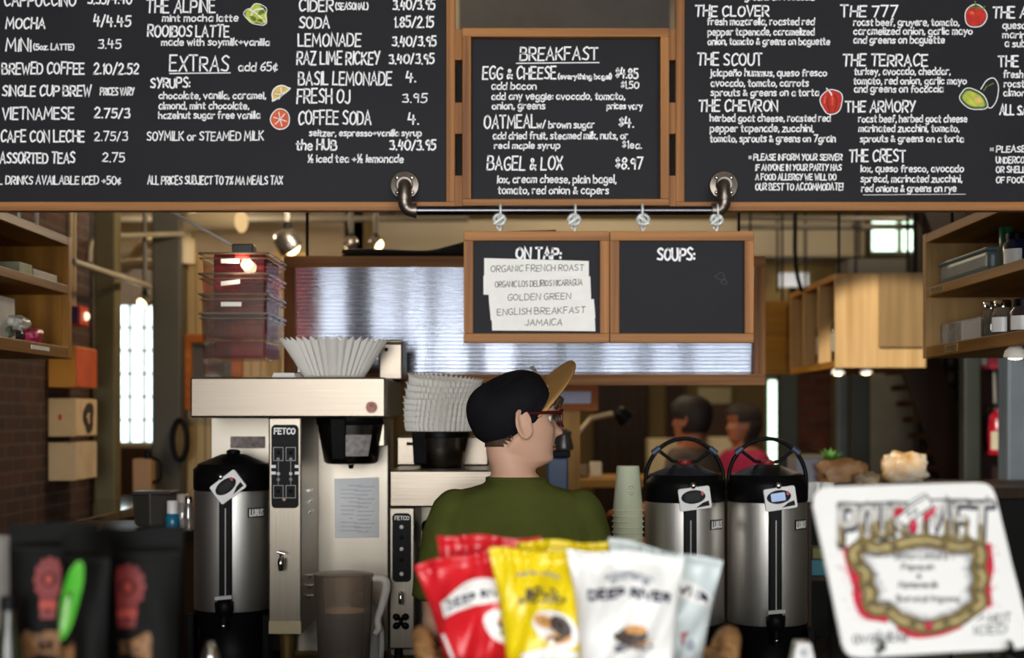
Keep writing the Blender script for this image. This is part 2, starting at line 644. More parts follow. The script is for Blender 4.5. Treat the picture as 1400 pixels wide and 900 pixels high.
M_COLO = mat('column_olive', '5d522f', 0.6, var=0.1)
M_COLD = mat('column_dark_green', '23271b', 0.6, var=0.1)
M_COLB = mat('column_blue_grey', '555f66', 0.5, var=0.1)
M_CREAM = mat('cream_paint', 'b0a48c', 0.7, var=0.06, scale=2)

# ---------------------------------------------------------------- the room
X0, X1, YB, YF, ZC = -3.4, 3.8, -3.2, 11.0, 3.5
struct('floor', MB().box(X0, X1, YB, YF, -0.1, 0), mat('floor_concrete', '5a4a3a', 0.4, var=0.2, scale=3))
struct('ceiling', MB().box(X0, X1, YB, YF, ZC, ZC + 0.1), mat('ceiling_paint', 'a89c88', 0.8, var=0.1, scale=2))
struct('wall_left', MB().box(-1.95, -1.80, YB, 6.12, 0, ZC), brick_mat('brick_left', '54260f', '371707', '55402e', bw=0.15, bh=0.05))
struct('wall_right', MB().box(X1, X1 + 0.15, YB, YF, 0, ZC), mat('wall_right_paint', '57503f', 0.7, var=0.1))
# shop front with two tall windows behind the camera
wf = MB()
wf.box(X0, X1, YB - 0.15, YB, 0, 0.8).box(X0, X1, YB - 0.15, YB, 3.1, ZC)
for a, b in ((X0, -1.75), (0.3, 0.7), (3.0, X1)):
    wf.box(a, b, YB - 0.15, YB, 0.8, 3.1)
struct('wall_front', wf, mat('wall_front_paint', '4a4238', 0.7))
for k, (a, b) in enumerate(((-1.75, 0.3), (0.7, 3.0))):
    wm = MB()
    for i in range(4):
        x = a + (b - a) * i / 3
        wm.box(x - 0.03, x + 0.03, YB - 0.12, YB - 0.04, 0.8, 3.1)
    wm.box(a, b, YB - 0.12, YB - 0.04, 2.45, 2.52)
    struct('window_%d' % (k + 3), wm, M_BLACKM)
# left alcove wall with the bright glass-block window
wl = MB()
YA = 8.5
xa, xb = P(155, 0, YA).x, P(214, 0, YA).x
zt, zb = P(0, 352, YA).z, P(0, 606, YA).z
wl.box(X0, xa, YA, YA + 0.12, 0, ZC).box(xb, -0.9, YA, YA + 0.12, 0, ZC).box(xa, xb, YA, YA + 0.12, 0, zb).box(xa, xb, YA, YA + 0.12, zt, ZC)
struct('wall_alcove', wl, mat('alcove_paint', '94846c', 0.7, var=0.12, scale=3))
struct('wall_alcove_side', MB().box(X0 - 0.1, X0, 5.9, YF, 0, ZC), MATS['alcove_paint'])
struct('wall_alcove_return', MB().box(X0, -1.95, 5.78, 5.9, 0, ZC), MATS['alcove_paint'])
wb = MB()
for i in range(4):
    x = xa + (xb - xa) * i / 3
    wb.box(x - 0.003, x + 0.003, YA + 0.02, YA + 0.08, zb, zt)
for i in range(9):
    z = zb + (zt - zb) * i / 8
    wb.box(xa, xb, YA + 0.02, YA + 0.08, z - 0.006, z + 0.006)
gw = struct('window_1', wb, mat('block_mortar', 'c9cdc9', 0.6))
pane = MB().box(xa, xb, YA + 0.04, YA + 0.06, zb, zt)
pane.build('pane', clear_mat('block_glass', 'f2f8f6', 0.05, 0.1), gw)
bl = MB()
for i in range(24):
    x = xa - 0.01 + (xb - xa + 0.02) * i / 24
    bl.box(x, x + 0.0125, YA - 0.03 - 0.006 * (i % 2), YA - 0.02, P(0, 418, YA).z, zt + 0.02)
tag(bl.build('window_blind', clear_mat('blind_fabric', '9a8e84', 0.0, 0.66)), 'pale pleated blind drawn over the top of the bright window', 'blind')
struct('trim_3', MB().pbox(60, 300, 612, 1000, YA - 0.03, YA - 0.002), M_DARKWOOD)
# far wall
wr = MB()
WX0 = -0.9
wins = [(P(1046, 0, 11).x, P(1088, 0, 11).x, P(0, 640, 11).z, P(0, 515, 11).z), (P(1188, 0, 11).x, P(1275, 0, 11).x, P(0, 348, 11).z, P(0, 296, 11).z)]
a0, a1, c0, c1 = wins[0]
b0, b1, d0, d1 = wins[1]
wr.box(WX0, a0, YF, YF + .12, 0, ZC).box(a0, a1, YF, YF + .12, 0, c0).box(a0, a1, YF, YF + .12, c1, ZC).box(a1, b0, YF, YF + .12, 0, ZC)
wr.box(b0, b1, YF, YF + .12, 0, d0).box(b0, b1, YF, YF + .12, d1, ZC).box(b1, X1 + .1, YF, YF + .12, 0, ZC)
struct('wall_far', wr, mat('far_wall_olive', '6e5a30', 0.75, var=0.15, scale=1.5))
struct('wall_far_side', MB().box(-1.0, -0.9, YA, YF, 0, ZC), MATS['far_wall_olive'])
for i, (a, b, c, d) in enumerate(wins):
    fm = MB()
    for x in (a + 0.015, (a + b) / 2, b - 0.015):
        fm.box(x - .015, x + .015, YF + .02, YF + .08, c, d)
    for z in (c + .015, d - .015):
        fm.box(a, b, YF + .025, YF + .075, z - .015, z + .015)
    wn = struct('window_%d' % (i + 5), fm, mat('window_frame_paint', 'b8b8a8', 0.5))
    MB().box(a, b, YF + .045, YF + .05, c, d).build('pane', clear_mat('pane_glass', 'e6f2e0', 0.03, 0.04), wn)
# a dark door, and the wide cream beam under the ceiling
dr = MB().pbox(812, 886, 520, 1000, 10.9, 10.98)
struct('door_1', dr, M_DARKWOOD, bevel=0.01)
struct('ceiling_beam', MB().pbox(400, 1184, 300, 352, 9.3, 9.6), M_CREAM, bevel=0.02)
struct('ceiling_duct_box', MB().pbox(628, 916, -90, 60, 6.0, 6.6), mat('duct_grey', '5b554e', 0.6))
# columns
for nm, a, b, Y, m in (('column_olive', 128, 158, 6.05, M_COLO), ('column_grey', 207, 247, 6.6, M_COLG), ('column_green', 1066, 1092, 8.9, M_COLD),
                       ('column_blue', 1146, 1166, 8.2, M_COLB), ('column_dark', 1164, 1190, 7.9, M_COLD), ('column_stair', 1318, 1342, 6.4, M_COLD),
                       ('column_slate', 1378, 1420, 6.0, M_COLB)):
    x0, x1 = P(a, 0, Y).x, P(b, 0, Y).x
    struct(nm, MB().box(x0, x1, Y, Y + (x1 - x0), 0, ZC if a < 1000 or a > 1340 else 2.08), m, bevel=0.01)
x0, x1 = P(1088, 0, 9.6).x, P(1136, 0, 9.6).x
struct('column_brick', MB().box(x0, x1, 9.6, 9.9, 0, 2.3), brick_mat('brick_far', '6b3522', '4a2417', '5a4636', 'XZ'))
x0, x1 = P(1338, 0, 6.7).x, P(1500, 0, 6.7).x
struct('wall_brick_right', MB().box(x0, x1, 6.7, 6.9, 0, ZC), brick_mat('brick_right', '4a1f18', '361712', '2c1f1a', 'XZ'))
x0, x1 = P(1188, 0, 8.6).x, P(1262, 0, 8.6).x
struct('partition_grey', MB().box(x0, x1, 8.6, 8.75, 0, 2.35), mat('partition_paint', '6a675c', 0.7))
# warm panelled partition behind the tall brewer
x0, x1 = P(243, 0, 6.75).x, P(420, 0, 6.75).x
pw = MB()
for i in range(14):
    xx = x0 + (x1 - x0) * i / 14
    pw.box(xx, xx + (x1 - x0) / 14 - 0.004, 6.75 + 0.004 * (i % 2), 6.9, 0, P(0, 345, 6.75).z)
struct('partition_panelled', pw, mat('partition_panel', 'a88a58', 0.35, 0.2, var=0.08, scale=2))


# ---------------------------------------------------------------- chalkboard menus
def framed(root, px0, px1, py0, py1, Y, wpx, depth, panel_m=M_SLATE, rail='rail', back=0.01, wb_=None):
    """four mitre-less rails and a recessed panel, measured on the plane of its front face"""
    wb_ = wb_ or wpx
    MB().pbox(px0, px1, py0, py0 + wpx, Y, Y + depth).build(rail, M_WX, root, bevel=0.0015)
    MB().pbox(px0, px1, py1 - wb_, py1, Y, Y + depth).build(rail, M_WX, root, bevel=0.0015)
    MB().pbox(px0, px0 + wpx, py0 + wpx, py1 - wb_, Y, Y + depth).build('stile', M_WZ, root, bevel=0.0015)
    MB().pbox(px1 - wpx, px1, py0 + wpx, py1 - wb_, Y, Y + depth).build('stile', M_WZ, root, bevel=0.0015)
    if panel_m:
        MB().pbox(px0 + wpx - 2, px1 - wpx + 2, py0 + wpx - 2, py1 - wb_ + 2, Y + back, Y + back + 0.006).build('writing_panel', panel_m, root)


YM = 2.985            # front face of the menu frames
YT = YM + 0.0085      # lettering lies on the panels just in front of YM + 0.01
TM = on_plane(YT)


def entry(root, items, name='menu_lettering', m=M_CHALK, fm=TM):
    for it in items:
        mb = MB()
        t, xa_, xb_, bl_, cap = it[:5]
        hw = it[5] if len(it) > 5 else (1.08 if cap >= 13 else 0.84)
        write(mb, t, xa_, bl_, cap, fm, xb_, hw)
        mb.build('price_lettering' if t[0] in '0123456789$' else name, m, root, merge=False)


def underline(root, xa_, xb_, y, fm=TM, hw=0.7):
    mb = MB()
    ribbon(mb, [(xa_, y + 0.6), ((xa_ + xb_) / 2, y), (xb_, y - 0.4)], hw, fm)
    return mb.build('underline', M_CHALK, root, merge=False)


def rods(root, pxs, py, Y, r=0.006):
    for px in pxs:
        a = P(px, py, Y)
        MB().tube([a, (a.x, a.y, ZC)], r, 8).build('hanging_rod', M_BLACKM, root)


left = thing('menu_board', 'large black drinks chalkboard with mocha, lemonade and tea prices', 'menu board', P(230, 288, YM))
framed(left, -170, 622, -190, 288, YM, 12, 0.03)
rods(left, (-100, 560), -185, YM + 0.015)
for it in (
    [("CAPPUCCINO", 6, 103, 8, 17), ("3.35/4.40", 120, 180, 5, 14)], [("MOCHA", 8, 61, 39, 14), ("4/4.45", 128, 178, 36, 15)],
    [("MINI", 8, 42, 70, 16), ("(5oz. LATTE)", 46, 101, 68, 8), ("3.45", 134, 165, 66, 12)], [("BREWED COFFEE", 3, 115, 101, 15), ("2.10/2.52", 128, 189, 101, 14)],
    [("SINGLE CUP BREW", 3, 124, 131, 14), ("PRICES VARY", 137, 183, 130, 10)], [("VIETNAMESE", 3, 101, 163, 15), ("2.75/3", 129, 177, 161, 13)],
    [("CAFE CON LECHE", 1, 115, 194, 15), ("2.75/3", 129, 174, 192, 12)], [("ASSORTED TEAS", 0, 102, 223, 14), ("2.75", 140, 170, 221, 12)],
    [("ALL DRINKS AVAILABLE ICED +50\u00a2", -16, 165, 252, 11)],
    [("THE ALPINE", 200, 294, 17, 17), ("mint mocha latte", 222, 325, 29, 10)], [("ROOIBOS LATTE", 202, 313, 50, 15), ("made with soymilk+vanilla", 221, 368, 62, 10)],
    [("EXTRAS", 232, 312, 97, 20), ("add 65\u00a2", 326, 379, 97, 12)],
    [("SYRUPS:", 206, 259, 120, 13), ("chocolate, vanilla, caramel,", 217, 363, 135, 10), ("almond, mint chocolate,", 217, 340, 149, 10), ("hazelnut sugar free vanilla", 217, 355, 162, 10)],
    [("SOYMILK or STEAMED MILK", 201, 360, 192, 12)], [("ALL PRICES SUBJECT TO 7% MA MEALS TAX", 202, 386, 252, 11)],
    [("CIDER", 409, 455, 15, 15), ("(SEASONAL)", 459, 503, 13, 9), ("3.40/3.95", 537, 594, 13, 13)], [("SODA", 409, 450, 38, 15), ("1.85/2.15", 539, 592, 37, 14)],
    [("LEMONADE", 408, 493, 63, 17), ("3.40/3.95", 536, 596, 63, 13)], [("RAZ LIME RICKEY", 406, 519, 88, 17), ("3.40/3.95", 532, 593, 87, 13)],
    [("BASIL LEMONADE", 408, 535, 116, 17), ("4.", 555, 568, 112, 14)], [("FRESH OJ", 406, 478, 141, 19), ("3.95", 550, 583, 140, 12)],
    [("COFFEE SODA", 408, 507, 170, 18), ("4.", 558, 572, 170, 16), ("seltzer, espresso+vanilla syrup", 423, 576, 186, 9)],
    [("the HUB", 405, 460, 205, 14), ("3.40/3.95", 533, 595, 205, 13), ("\u00bd iced tea +\u00bd lemonade", 421, 551, 222, 11)],
):
    entry(left, it)
underline(left, 232, 315, 100)

mid = thing('menu_board', 'small square breakfast chalkboard between the two wide menus', 'menu board', P(773, 280, YM - 0.012))
framed(mid, 632, 915, 38, 281, YM - 0.012, 12, 0.034, back=0.022, wb_=9)
for a, b in ((622, 632), (915, 924)):
    for c, d in ((40, 82), (140, 183), (240, 288)):
        MB().pbox(a - 0.3, b + 0.3, c, d, YM + 0.002, YM + 0.03).build('spacer_block', M_WZ, mid, bevel=0.001)
    MB().pbox(a, b, 82, 240, YM + 0.028, YM + 0.032).build('gap_shade_strip', M_BLACKM, mid)  # black strip added to darken the open gap between the frames
for it in (
    [("BREAKFAST", 711, 817, 82, 17)], [("EGG & CHEESE", 660, 760, 108, 16), ("(everything bagel)", 763, 836, 108, 7), ("$4.85", 842, 872, 107, 14)],
    [("add bacon", 672, 733, 122, 10), ("$1.50", 849, 873, 121, 9)], [("add any veggie: avocado, tomato,", 672, 854, 136, 10), ("onion, greens", 673, 745, 149, 10), ("prices vary", 830, 878, 149, 9)],
    [("OATMEAL", 662, 733, 175, 17), ("w/ brown sugar", 734, 812, 175, 10), ("$4.", 846, 866, 174, 14)], [("add dried fruit, steamed milk, nuts, or", 674, 858, 190, 10)],
    [("real maple syrup", 676, 765, 203, 9), ("$1ea.", 851, 877, 203, 10)], [("BAGEL & LOX", 666, 769, 232, 18), ("$8.97", 842, 878, 231, 15)],
    [("lox, cream cheese, plain bagel,", 680, 842, 250, 11), ("tomato, red onion & capers", 681, 832, 265, 11)],
):
    entry(mid, it)
underline(mid, 706, 819, 86)

right = thing('menu_board', 'large black sandwich chalkboard with a painted tomato and avocado', 'menu board', P(1280, 288, YM))
framed(right, 924, 1640, -190, 288, YM, 12, 0.03)
rods(right, (990, 1580), -185, YM + 0.015)
for it in (
    [("greens on focaccia", 1018, 1113, 0, 9)],
    [("THE CLOVER", 950, 1051, 22, 14), ("fresh mozarella, roasted red", 967, 1113, 34, 10), ("pepper tapenade, caramelized", 968, 1113, 48, 10), ("onion, tomato & greens on baguette", 968, 1134, 61, 10)],
    [("THE SCOUT", 953, 1042, 89, 16), ("jalape\u00f1o hummus, queso fresco", 971, 1130, 104, 10), ("avocado, tomato, carrots", 972, 1105, 118, 10), ("sprouts & greens on a torta", 972, 1119, 131, 10)],
    [("THE CHEVRON", 955, 1063, 152, 15), ("herbed goat cheese, roasted red", 971, 1135, 166, 10), ("pepper tapenade, zucchini,", 971, 1112, 180, 10), ("tomato, sprouts & greens on 7grain", 971, 1142, 194, 10)],
    [("* PLEASE INFORM YOUR SERVER", 1024, 1151, 219, 8, .8), ("IF ANYONE IN YOUR PARTY HAS", 1033, 1150, 233, 8, .8), ("A FOOD ALLERGY WE WILL DO", 1033, 1143, 246, 8, .8), ("OUR BEST TO ACCOMMODATE!", 1033, 1152, 260, 9, .8)],
    [("THE 777", 1149, 1226, 23, 15), ("roast beef, gruyere, tomato,", 1167, 1311, 35, 10), ("caramelized onion, garlic mayo", 1167, 1329, 47, 10), ("and greens on baguette", 1167, 1291, 59, 10)],
    [("THE TERRACE", 1152, 1268, 90, 15), ("turkey, avocado, cheddar,", 1168, 1299, 102, 10), ("tomato, red onion, garlic mayo", 1167, 1321, 115, 10), ("and greens on focaccia", 1168, 1289, 126, 10)],
    [("THE ARMORY", 1156, 1251, 153, 15), ("roast beef, herbed goat cheese", 1174, 1322, 167, 10), ("marinated zucchini, tomato,", 1174, 1311, 180, 10), ("sprouts & greens on a torta", 1176, 1317, 194, 10)],
    [("THE CREST", 1161, 1238, 221, 16), ("lox, queso fresco, avocado", 1177, 1317, 235, 10), ("spread, marinated zucchini,", 1177, 1315, 249, 10), ("red onions & greens on rye", 1178, 1307, 262, 10)],
    [("THE A", 1357, 1404, 24, 15), ("queso", 1371, 1402, 39, 10), ("marin", 1371, 1402, 52, 10), ("a sub", 1374, 1402, 64, 10)],
    [("THE", 1365, 1392, 91, 15), ("fresh", 1372, 1398, 106, 10), ("roast", 1373, 1400, 119, 10), ("almon", 1372, 1402, 131, 10)],
    [("ALL SA", 1367, 1404, 157, 13)], [("* PLEASE", 1354, 1402, 208, 8, .8), ("UNDERCOO", 1362, 1406, 223, 8, .8), ("OR SHELL", 1362, 1402, 236, 8, .8), ("OF FOOD", 1362, 1402, 250, 8, .8)],
):
    entry(right, it)
underline(right, 1180, 1320, 266, hw=0.35)


# painted fruit and leaves on the boards
def painting(root, name, layers):
    g = None
    for k, (m, shapes) in enumerate(layers):
        fm = on_plane(YT - 0.0003 * (k + 1))
        mb = MB()
        for s in shapes:
            if s[0] == 'r':
                ribbon(mb, crom([Vector((a, b, 0)) for a, b in s[1]], 4, s[3]), s[2], fm, closed=s[3])
            else:
                ppoly(mb, s[1], fm)
        o = mb.build(name if g is None else ['outline', 'shading', 'highlight', 'seed', 'stem'][(k - 1) % 5], m, root if g is None else g, merge=False)
        g = g or o


mR, mR2 = mat('chalk_red', 'c22a1e', 0.8, var=0.25, scale=90), mat('chalk_dark_red', '8e1a14', 0.8)
mG, mG2 = mat('chalk_green', '5f7a2c', 0.8, var=0.25, scale=90), mat('chalk_lime', 'b9c24a', 0.8, var=0.2, scale=90)
mY, mO = mat('chalk_yellow', 'd8b868', 0.8, var=0.2, scale=90), mat('chalk_orange', 'd5613c', 0.8, var=0.25, scale=120)
painting(left, 'leaf_drawing', [(mG2, [('p', blob(351, 20, 15, 13, 26, .12, .4, 1))]), (M_CHALK, [('r', blob(351, 20, 15, 14, 18, .14, .4, 2), .5, True), ('r', [(339, 12), (350, 18), (362, 30)], .7, False), ('r', [(342, 24), (348, 14), (360, 12)], .7, False)]),
                                (mG, [('p', blob(346, 25, 5, 3, 12, .1, .6)), ('p', blob(357, 17, 5, 3, 12, .1, -.5)), ('p', blob(356, 28, 4, 2.5, 12, .1, .2))])])
half = [(373 + 0, 141)] + [(385 + 13 * math.cos(a), 130 + 13 * math.sin(a)) for a in [PI * 0.8 + PI * i / 12 for i in range(13)]]
painting(left, 'lemon_drawing', [(mY, [('p', half[1:])]), (M_CHALK, [('r', half[1:], .8, True), ('r', [(381, 136), (388, 126)], .5, False), ('r', [(384, 120), (385, 132)], .5, False), ('r', [(376, 128), (386, 130)], .5, False)])])
painting(left, 'grapefruit_drawing', [(mO, [('p', blob(383, 163, 12.5, 13.5, 24, .02))]), (M_CHALK, [('r', blob(383, 163, 13, 14, 20, .02), .6, True)] + [('r', [(383, 163), (383 + 9 * math.cos(a), 163 + 10 * math.sin(a))], .5, False) for a in (0.3, 1.3, 2.4, 3.4, 4.5, 5.5)])])
painting(right, 'pepper_drawing', [(mR, [('p', blob(1137, 139, 14, 15.5, 26, .04, .1, 5))]), (M_CHALK, [('r', blob(1137, 139, 15, 17, 20, .05, .1, 5), .6, True), ('r', [(1130, 121), (1135, 126), (1137, 130)], .9, False)]),
                                   (mR2, [('r', [(1134, 130), (1131, 140), (1134, 152)], 1., False), ('r', [(1142, 130), (1144, 141), (1141, 152)], 1., False)]), (mO, [('r', [(1128, 132), (1127, 141)], 1.1, False), ('r', [(1138, 133), (1138, 143)], 1.1, False)])])
painting(right, 'tomato_drawing', [(mR, [('p', blob(1334, 22, 14, 14, 26, .03, .2, 3))]), (M_CHALK, [('r', blob(1334, 22, 15, 15.5, 22, .03, .2, 3), .6, True)]), (mG, [('r', [(1333, 2), (1334, 8), (1326, 10)], 1., False), ('r', [(1334, 8), (1343, 12), (1346, 9)], 1., False), ('r', [(1334, 8), (1335, 14)], .9, False)]),
                                   (mO, [('p', blob(1329, 18, 3, 2.4, 10, .1))])])
painting(right, 'avocado_drawing', [(mG2, [('p', blob(1331, 136, 17, 9.5, 26, .05, .45, 4))]), (M_CHALK, [('r', blob(1331, 136, 20, 13, 24, .05, .45, 4), .6, True), ('r', [(1341, 122), (1349, 110), (1359, 107), (1365, 118), (1363, 136), (1356, 147), (1351, 147)], .6, False)]),
                                    (mG, [('r', blob(1331, 136, 17, 10, 20, .05, .45, 4), 1., True), ('r', [(1352, 117), (1358, 114)], .9, False), ('r', [(1345, 124), (1349, 118)], .9, False)]), (mY, [('p', blob(1337, 137, 5, 5, 14, .03))])])

# ---------------------------------------------------------------- black pipe rail on the boards
YP = 2.93
rail = thing('pipe_rail', 'black iron pipe rail screwed across the bottom of the menus', 'pipe rail', P(776, 288, YP))
for cx, sg in ((553, 1), (990, -1)):
    c = P(cx, 253, YM)
    fl = MB().lathe([(0.030, 0), (0.031, 0.004), (0.029, 0.007), (0.018, 0.009), (0.016, 0.016)], c + Vector((0, 0.0095, 0)), 32, (0, -1, 0)).build('flange', M_IRON, rail, 40)
    for a in (45, 135, 225, 315):
        d = Vector((math.cos(math.radians(a)), 0, math.sin(math.radians(a)))) * 0.022
        MB().ball(c + d + Vector((0, 0.003, 0)), 0.0050, 0.0045, 0.0050, 10, 6).build('bolt', M_CHROME, fl, 60)
    el = MB()
    k = P(cx, 253, YP - 0.002)
    el.tube([c, k + Vector((0, 0.012, 0)), k + Vector((0, 0.003, -0.004)), k + Vector((0, 0, -0.016)), k + Vector((0, 0, -0.03))], 0.0135, 16, smooth=6)
    e = P(cx + 13 * sg, 288, YP)
    el.tube([k + Vector((0, 0, -0.024)), k + Vector((0, 0, -0.036)), Vector((k.x + 0.003 * sg, YP, e.z + 0.008)), Vector((k.x + 0.011 * sg, YP, e.z + 0.001)), e], 0.0135, 16, smooth=6)
    el.tube([k + Vector((0, 0, -0.022)), k + Vector((0, 0, -0.031))], 0.0162, 16)
    el.tube([e - Vector((0.003 * sg, 0, 0)), e + Vector((0.006 * sg, 0, 0))], 0.0162, 16)
    el.build('elbow_fitting', M_IRON, rail, 50)
MB().tube([P(568, 288, YP), P(976, 288, YP)], 0.0092, 20).build('pipe', mat('pipe_black', '55555a', 0.2, 1.0, var=0.1), rail, 50)


def wire_clip(px, label, flip):
    t = thing('wire_clip', label, 'wire clip', P(px, 316, YP), 0, 'wire clips holding the small boards')
    c = P(px, 288, YP)
    sp = MB()
    sp.tube([c + Vector((0.002 * flip, math.sin(a) * 0.0125, math.cos(a) * 0.0125 - (0.007 if math.cos(a) < -0.5 else 0))) for a in [2 * PI * i / 16 for i in range(16)]], 0.0027, 8, closed=True)
    sp.tube([c + Vector((-0.004, -.004, -0.011)), c + Vector((-0.001 * flip, -.008, -0.02)), c + Vector((0.003 * flip, -.002, -.034)), P(px, 316, YP)], 0.0027, 8, smooth=5)
    sp.build('wire_loop', M_ROPE, t, 60)
    kb = MB()
    k = c + Vector((0, -0.006, -0.02))
    kb.tube([k + Vector((math.cos(a) * 0.0115, -0.002 + 0.003 * math.sin(2 * a), math.sin(a) * 0.0105)) for a in [2 * PI * i / 14 for i in range(14)]], 0.0034, 8, closed=True)
    kb.ball(k + Vector((0, -0.001, 0)), 0.006, 0.006, 0.0055, 12, 8)
    kb.tube([k + Vector((-0.012 * flip, -0.003, -0.009)), k + Vector((0.009 * flip, -0.003, 0.006))], 0.0032, 8)
    kb.build('clamp', M_ROPE, t, 60)
    ey = MB()
    b = P(px, 310, YP)
    ey.tube([b + Vector((math.cos(a) * 0.0055, 0.003, math.sin(a) * 0.0055)) for a in [2 * PI * i / 12 for i in range(12)]], 0.0016, 8, closed=True)
    ey.tube([b + Vector((0, 0.003, -0.005)), P(px, 319, YP)], 0.0018, 8)
    ey.build('eye_screw', M_ROPE, t, 60)


wire_clip(683, 'leftmost silver wire clip on the pipe, left end of the paper-slip board', 1)
wire_clip(785, 'silver wire clip over the right half of the paper-slip board', 1)
wire_clip(879, 'knotted silver wire clip over the left part of the empty board', -1)
wire_clip(979, 'rightmost silver wire clip on the pipe beside the elbow', 1)

YH = YP - 0.012
TH = on_plane(YH + 0.0095)
tap = thing('hanging_chalkboard', 'small hanging chalkboard covered with white paper slips', 'chalkboard', P(733, 469, YH), 0, 'small boards on the pipe')
framed(tap, 634, 833, 316, 469, YH, 13, 0.024, back=0.011)
entry(tap, [("ON TAP:", 706, 766, 354, 14, 1.5)], 'heading_lettering', fm=TH)
soup = thing('hanging_chalkboard', 'small hanging chalkboard reading soups, otherwise empty', 'chalkboard', P(933, 469, YH), 0, 'small boards on the pipe')
framed(soup, 834, 1031, 316, 469, YH, 13, 0.024, back=0.011)
entry(soup, [("SOUPS:", 899, 949, 356, 16, 1.4)], 'heading_lettering', fm=TH)
smu = MB()
for a, b, r_ in ((985, 378, 6), (990, 386, 4)):
    ribbon(smu, blob(a, b, r_, r_ * .8, 12, .2), .25, TH, True)
smu.build('chalk_smudge', mat('chalk_dust', '55565a', 0.9), soup, merge=False)
for k, (txt, q, tx, ty, lab) in enumerate((
        ("ORGANIC FRENCH ROAST", [(662, 353), (805, 357), (805, 382), (662, 380)], (671, 798), (372, 370), 'white paper slip at the top of the tap list'),
        ("ORGANIC LOS DELIRIOS NICARAGUA", [(661, 377), (807, 378), (808, 404), (661, 403)], (677, 796), (393, 390), 'white paper slip second in the tap list'),
        ("GOLDEN GREEN", [(668, 403), (808, 402), (808, 416), (669, 418)], (694, 780), (411, 409), 'thin white paper slip in the middle of the tap list'),
        ("ENGLISH BREAKFAST", [(669, 416), (812, 409), (814, 435), (671, 438)], (680, 800), (431, 428), 'white paper slip fourth in the tap list, above jamaica'),
        ("JAMAICA", [(672, 433), (813, 432), (814, 453), (673, 452)], (718, 768), (445, 445), 'white paper slip at the bottom of the tap list'))):
    Y = YH + 0.0088 - 0.0004 * k
    s = MB().prism([P(a, b, Y) for a, b in q], (0, 0.0003, 0))
    so = tag(s.build('paper_slip', M_WHITE), lab, 'paper slip', 'paper slips on the tap board')
    lt = MB()
    write(lt, txt, tx[0], ty[0], 8.5 if k != 1 else 8, on_plane(Y - 0.0004), tx[1], 0.45, rot=math.atan2(ty[1] - ty[0], tx[1] - tx[0]))
    lt.build('slip_lettering', M_INK, so, merge=False)
# ---------------------------------------------------------------- ribbed sheet in a wood frame behind the brewers
YPN = 4.7
pan = thing('framed_panel', 'wide wood-framed ribbed silvery sheet behind the brewers', 'panel', P(717, 526, YPN))
framed(pan, 388, 1047, 350, 527, YPN, 16, 0.04, None)
xs0, xs1 = P(402, 0, YPN).x, P(1033, 0, YPN).x
zs1, zs0 = P(0, 364, YPN).z, P(0, 513, YPN).z
NR = 28


def rib(u, v):
    return Vector((xs0 + (xs1 - xs0) * u, YPN + 0.032 - 0.028 * v - 0.00062 * math.cos(2 * PI * NR * v) + 0.0030 * math.sin(u * 19) + 0.0009 * math.sin(u * 61 + 1), zs0 + (zs1 - zs0) * v))


MB().grid(rib, 90, NR * 8).build('ribbed_sheet', mat('ribbed_metal', 'aeb5c4', 0.17, 1.0, var=0.05, scale=2, stretch=(30, 1, 1)), pan, 180)
rods(pan, (420, 1010), 350, YPN + 0.02, 0.005)
cl = MB()
top = P(0, 350, YPN).z
xs = [P(p, 0, YPN).x for p in (468, 500, 560, 630, 700, 760)]
cl.grid(lambda u, v: Vector((xs[0] + (xs[-1] - xs[0]) * u, YPN - 0.02 + 0.09 * v,
                             top + 0.003 + (0.010 + 0.085 * u ** 1.6 + 0.012 * math.sin(9 * u + 3 * v)) * math.sin(PI * min(1, v * 0.9 + 0.1)) * (0.3 if v < .05 else 1))), 40, 10)
cl.grid(lambda u, v: Vector((xs[0] + (xs[-1] - xs[0]) * u, YPN - 0.02 + 0.09 * v, top + 0.001)), 40, 1)
tag(cl.build('folded_cloth', mat('black_cloth', '121214', 0.85, bump=0.2, scale=40), smooth=60), 'black folded cloth lying on top of the wood-framed ribbed sheet', 'cloth')

# ---------------------------------------------------------------- back counter
ZB = 0.86
bc = thing('back_counter', 'dark back counter carrying the brewers and dispensers', 'counter', (0.1, 4.25, 0))
MB().box(-1.0, 1.55, 3.80, 4.75, ZB - 0.04, ZB).build('worktop', mat('dark_worktop', '1d1b1a', 0.3, var=0.2, scale=20), bc, bevel=0.004)
MB().box(-0.98, 1.53, 3.85, 4.74, 0, ZB - 0.04).build('cabinet_body', M_BLACKM, bc)
for i in range(4):
    x = -0.95 + i * 0.62
    dd = MB().box(x, x + 0.59, 3.83, 3.85, 0.1, ZB - 0.07).build('cabinet_door', M_DARKWOOD, bc, bevel=0.004)
    MB().tube([(x + 0.5, 3.822, 0.55), (x + 0.5, 3.822, 0.7)], 0.006, 8).build('handle', M_CHROME, dd)


def rrect(cx, cy, hw_, hh, r, n=6, sk=0.0):
    out = []
    for (sx, sy, a0_) in ((1, 1, 0), (-1, 1, 90), (-1, -1, 180), (1, -1, 270)):
        for i in range(n + 1):
            a = math.radians(a0_ + 90 * i / n)
            out.append((cx + sx * (hw_ - r) + r * math.cos(a), cy + sy * (hh - r) + r * math.sin(a)))
    return out


def brewer_column(root, px0, px1, py0, py1, panel, Y=4.0):
    MB().pbox(px0, px1, py0, py1, Y, Y + 0.35).build('control_column', M_STEELV, root, bevel=0.004)
    a, b, c, d = panel
    f2 = on_plane(Y - 0.006)
    pn = MB().prism([P(u, v, Y - 0.004) for u, v in rrect((a + b) / 2, (c + d) / 2, (b - a) / 2, (d - c) / 2, 6)], (0, 0.006, 0)).build('control_panel', M_BLACK, root)
    return pn, f2


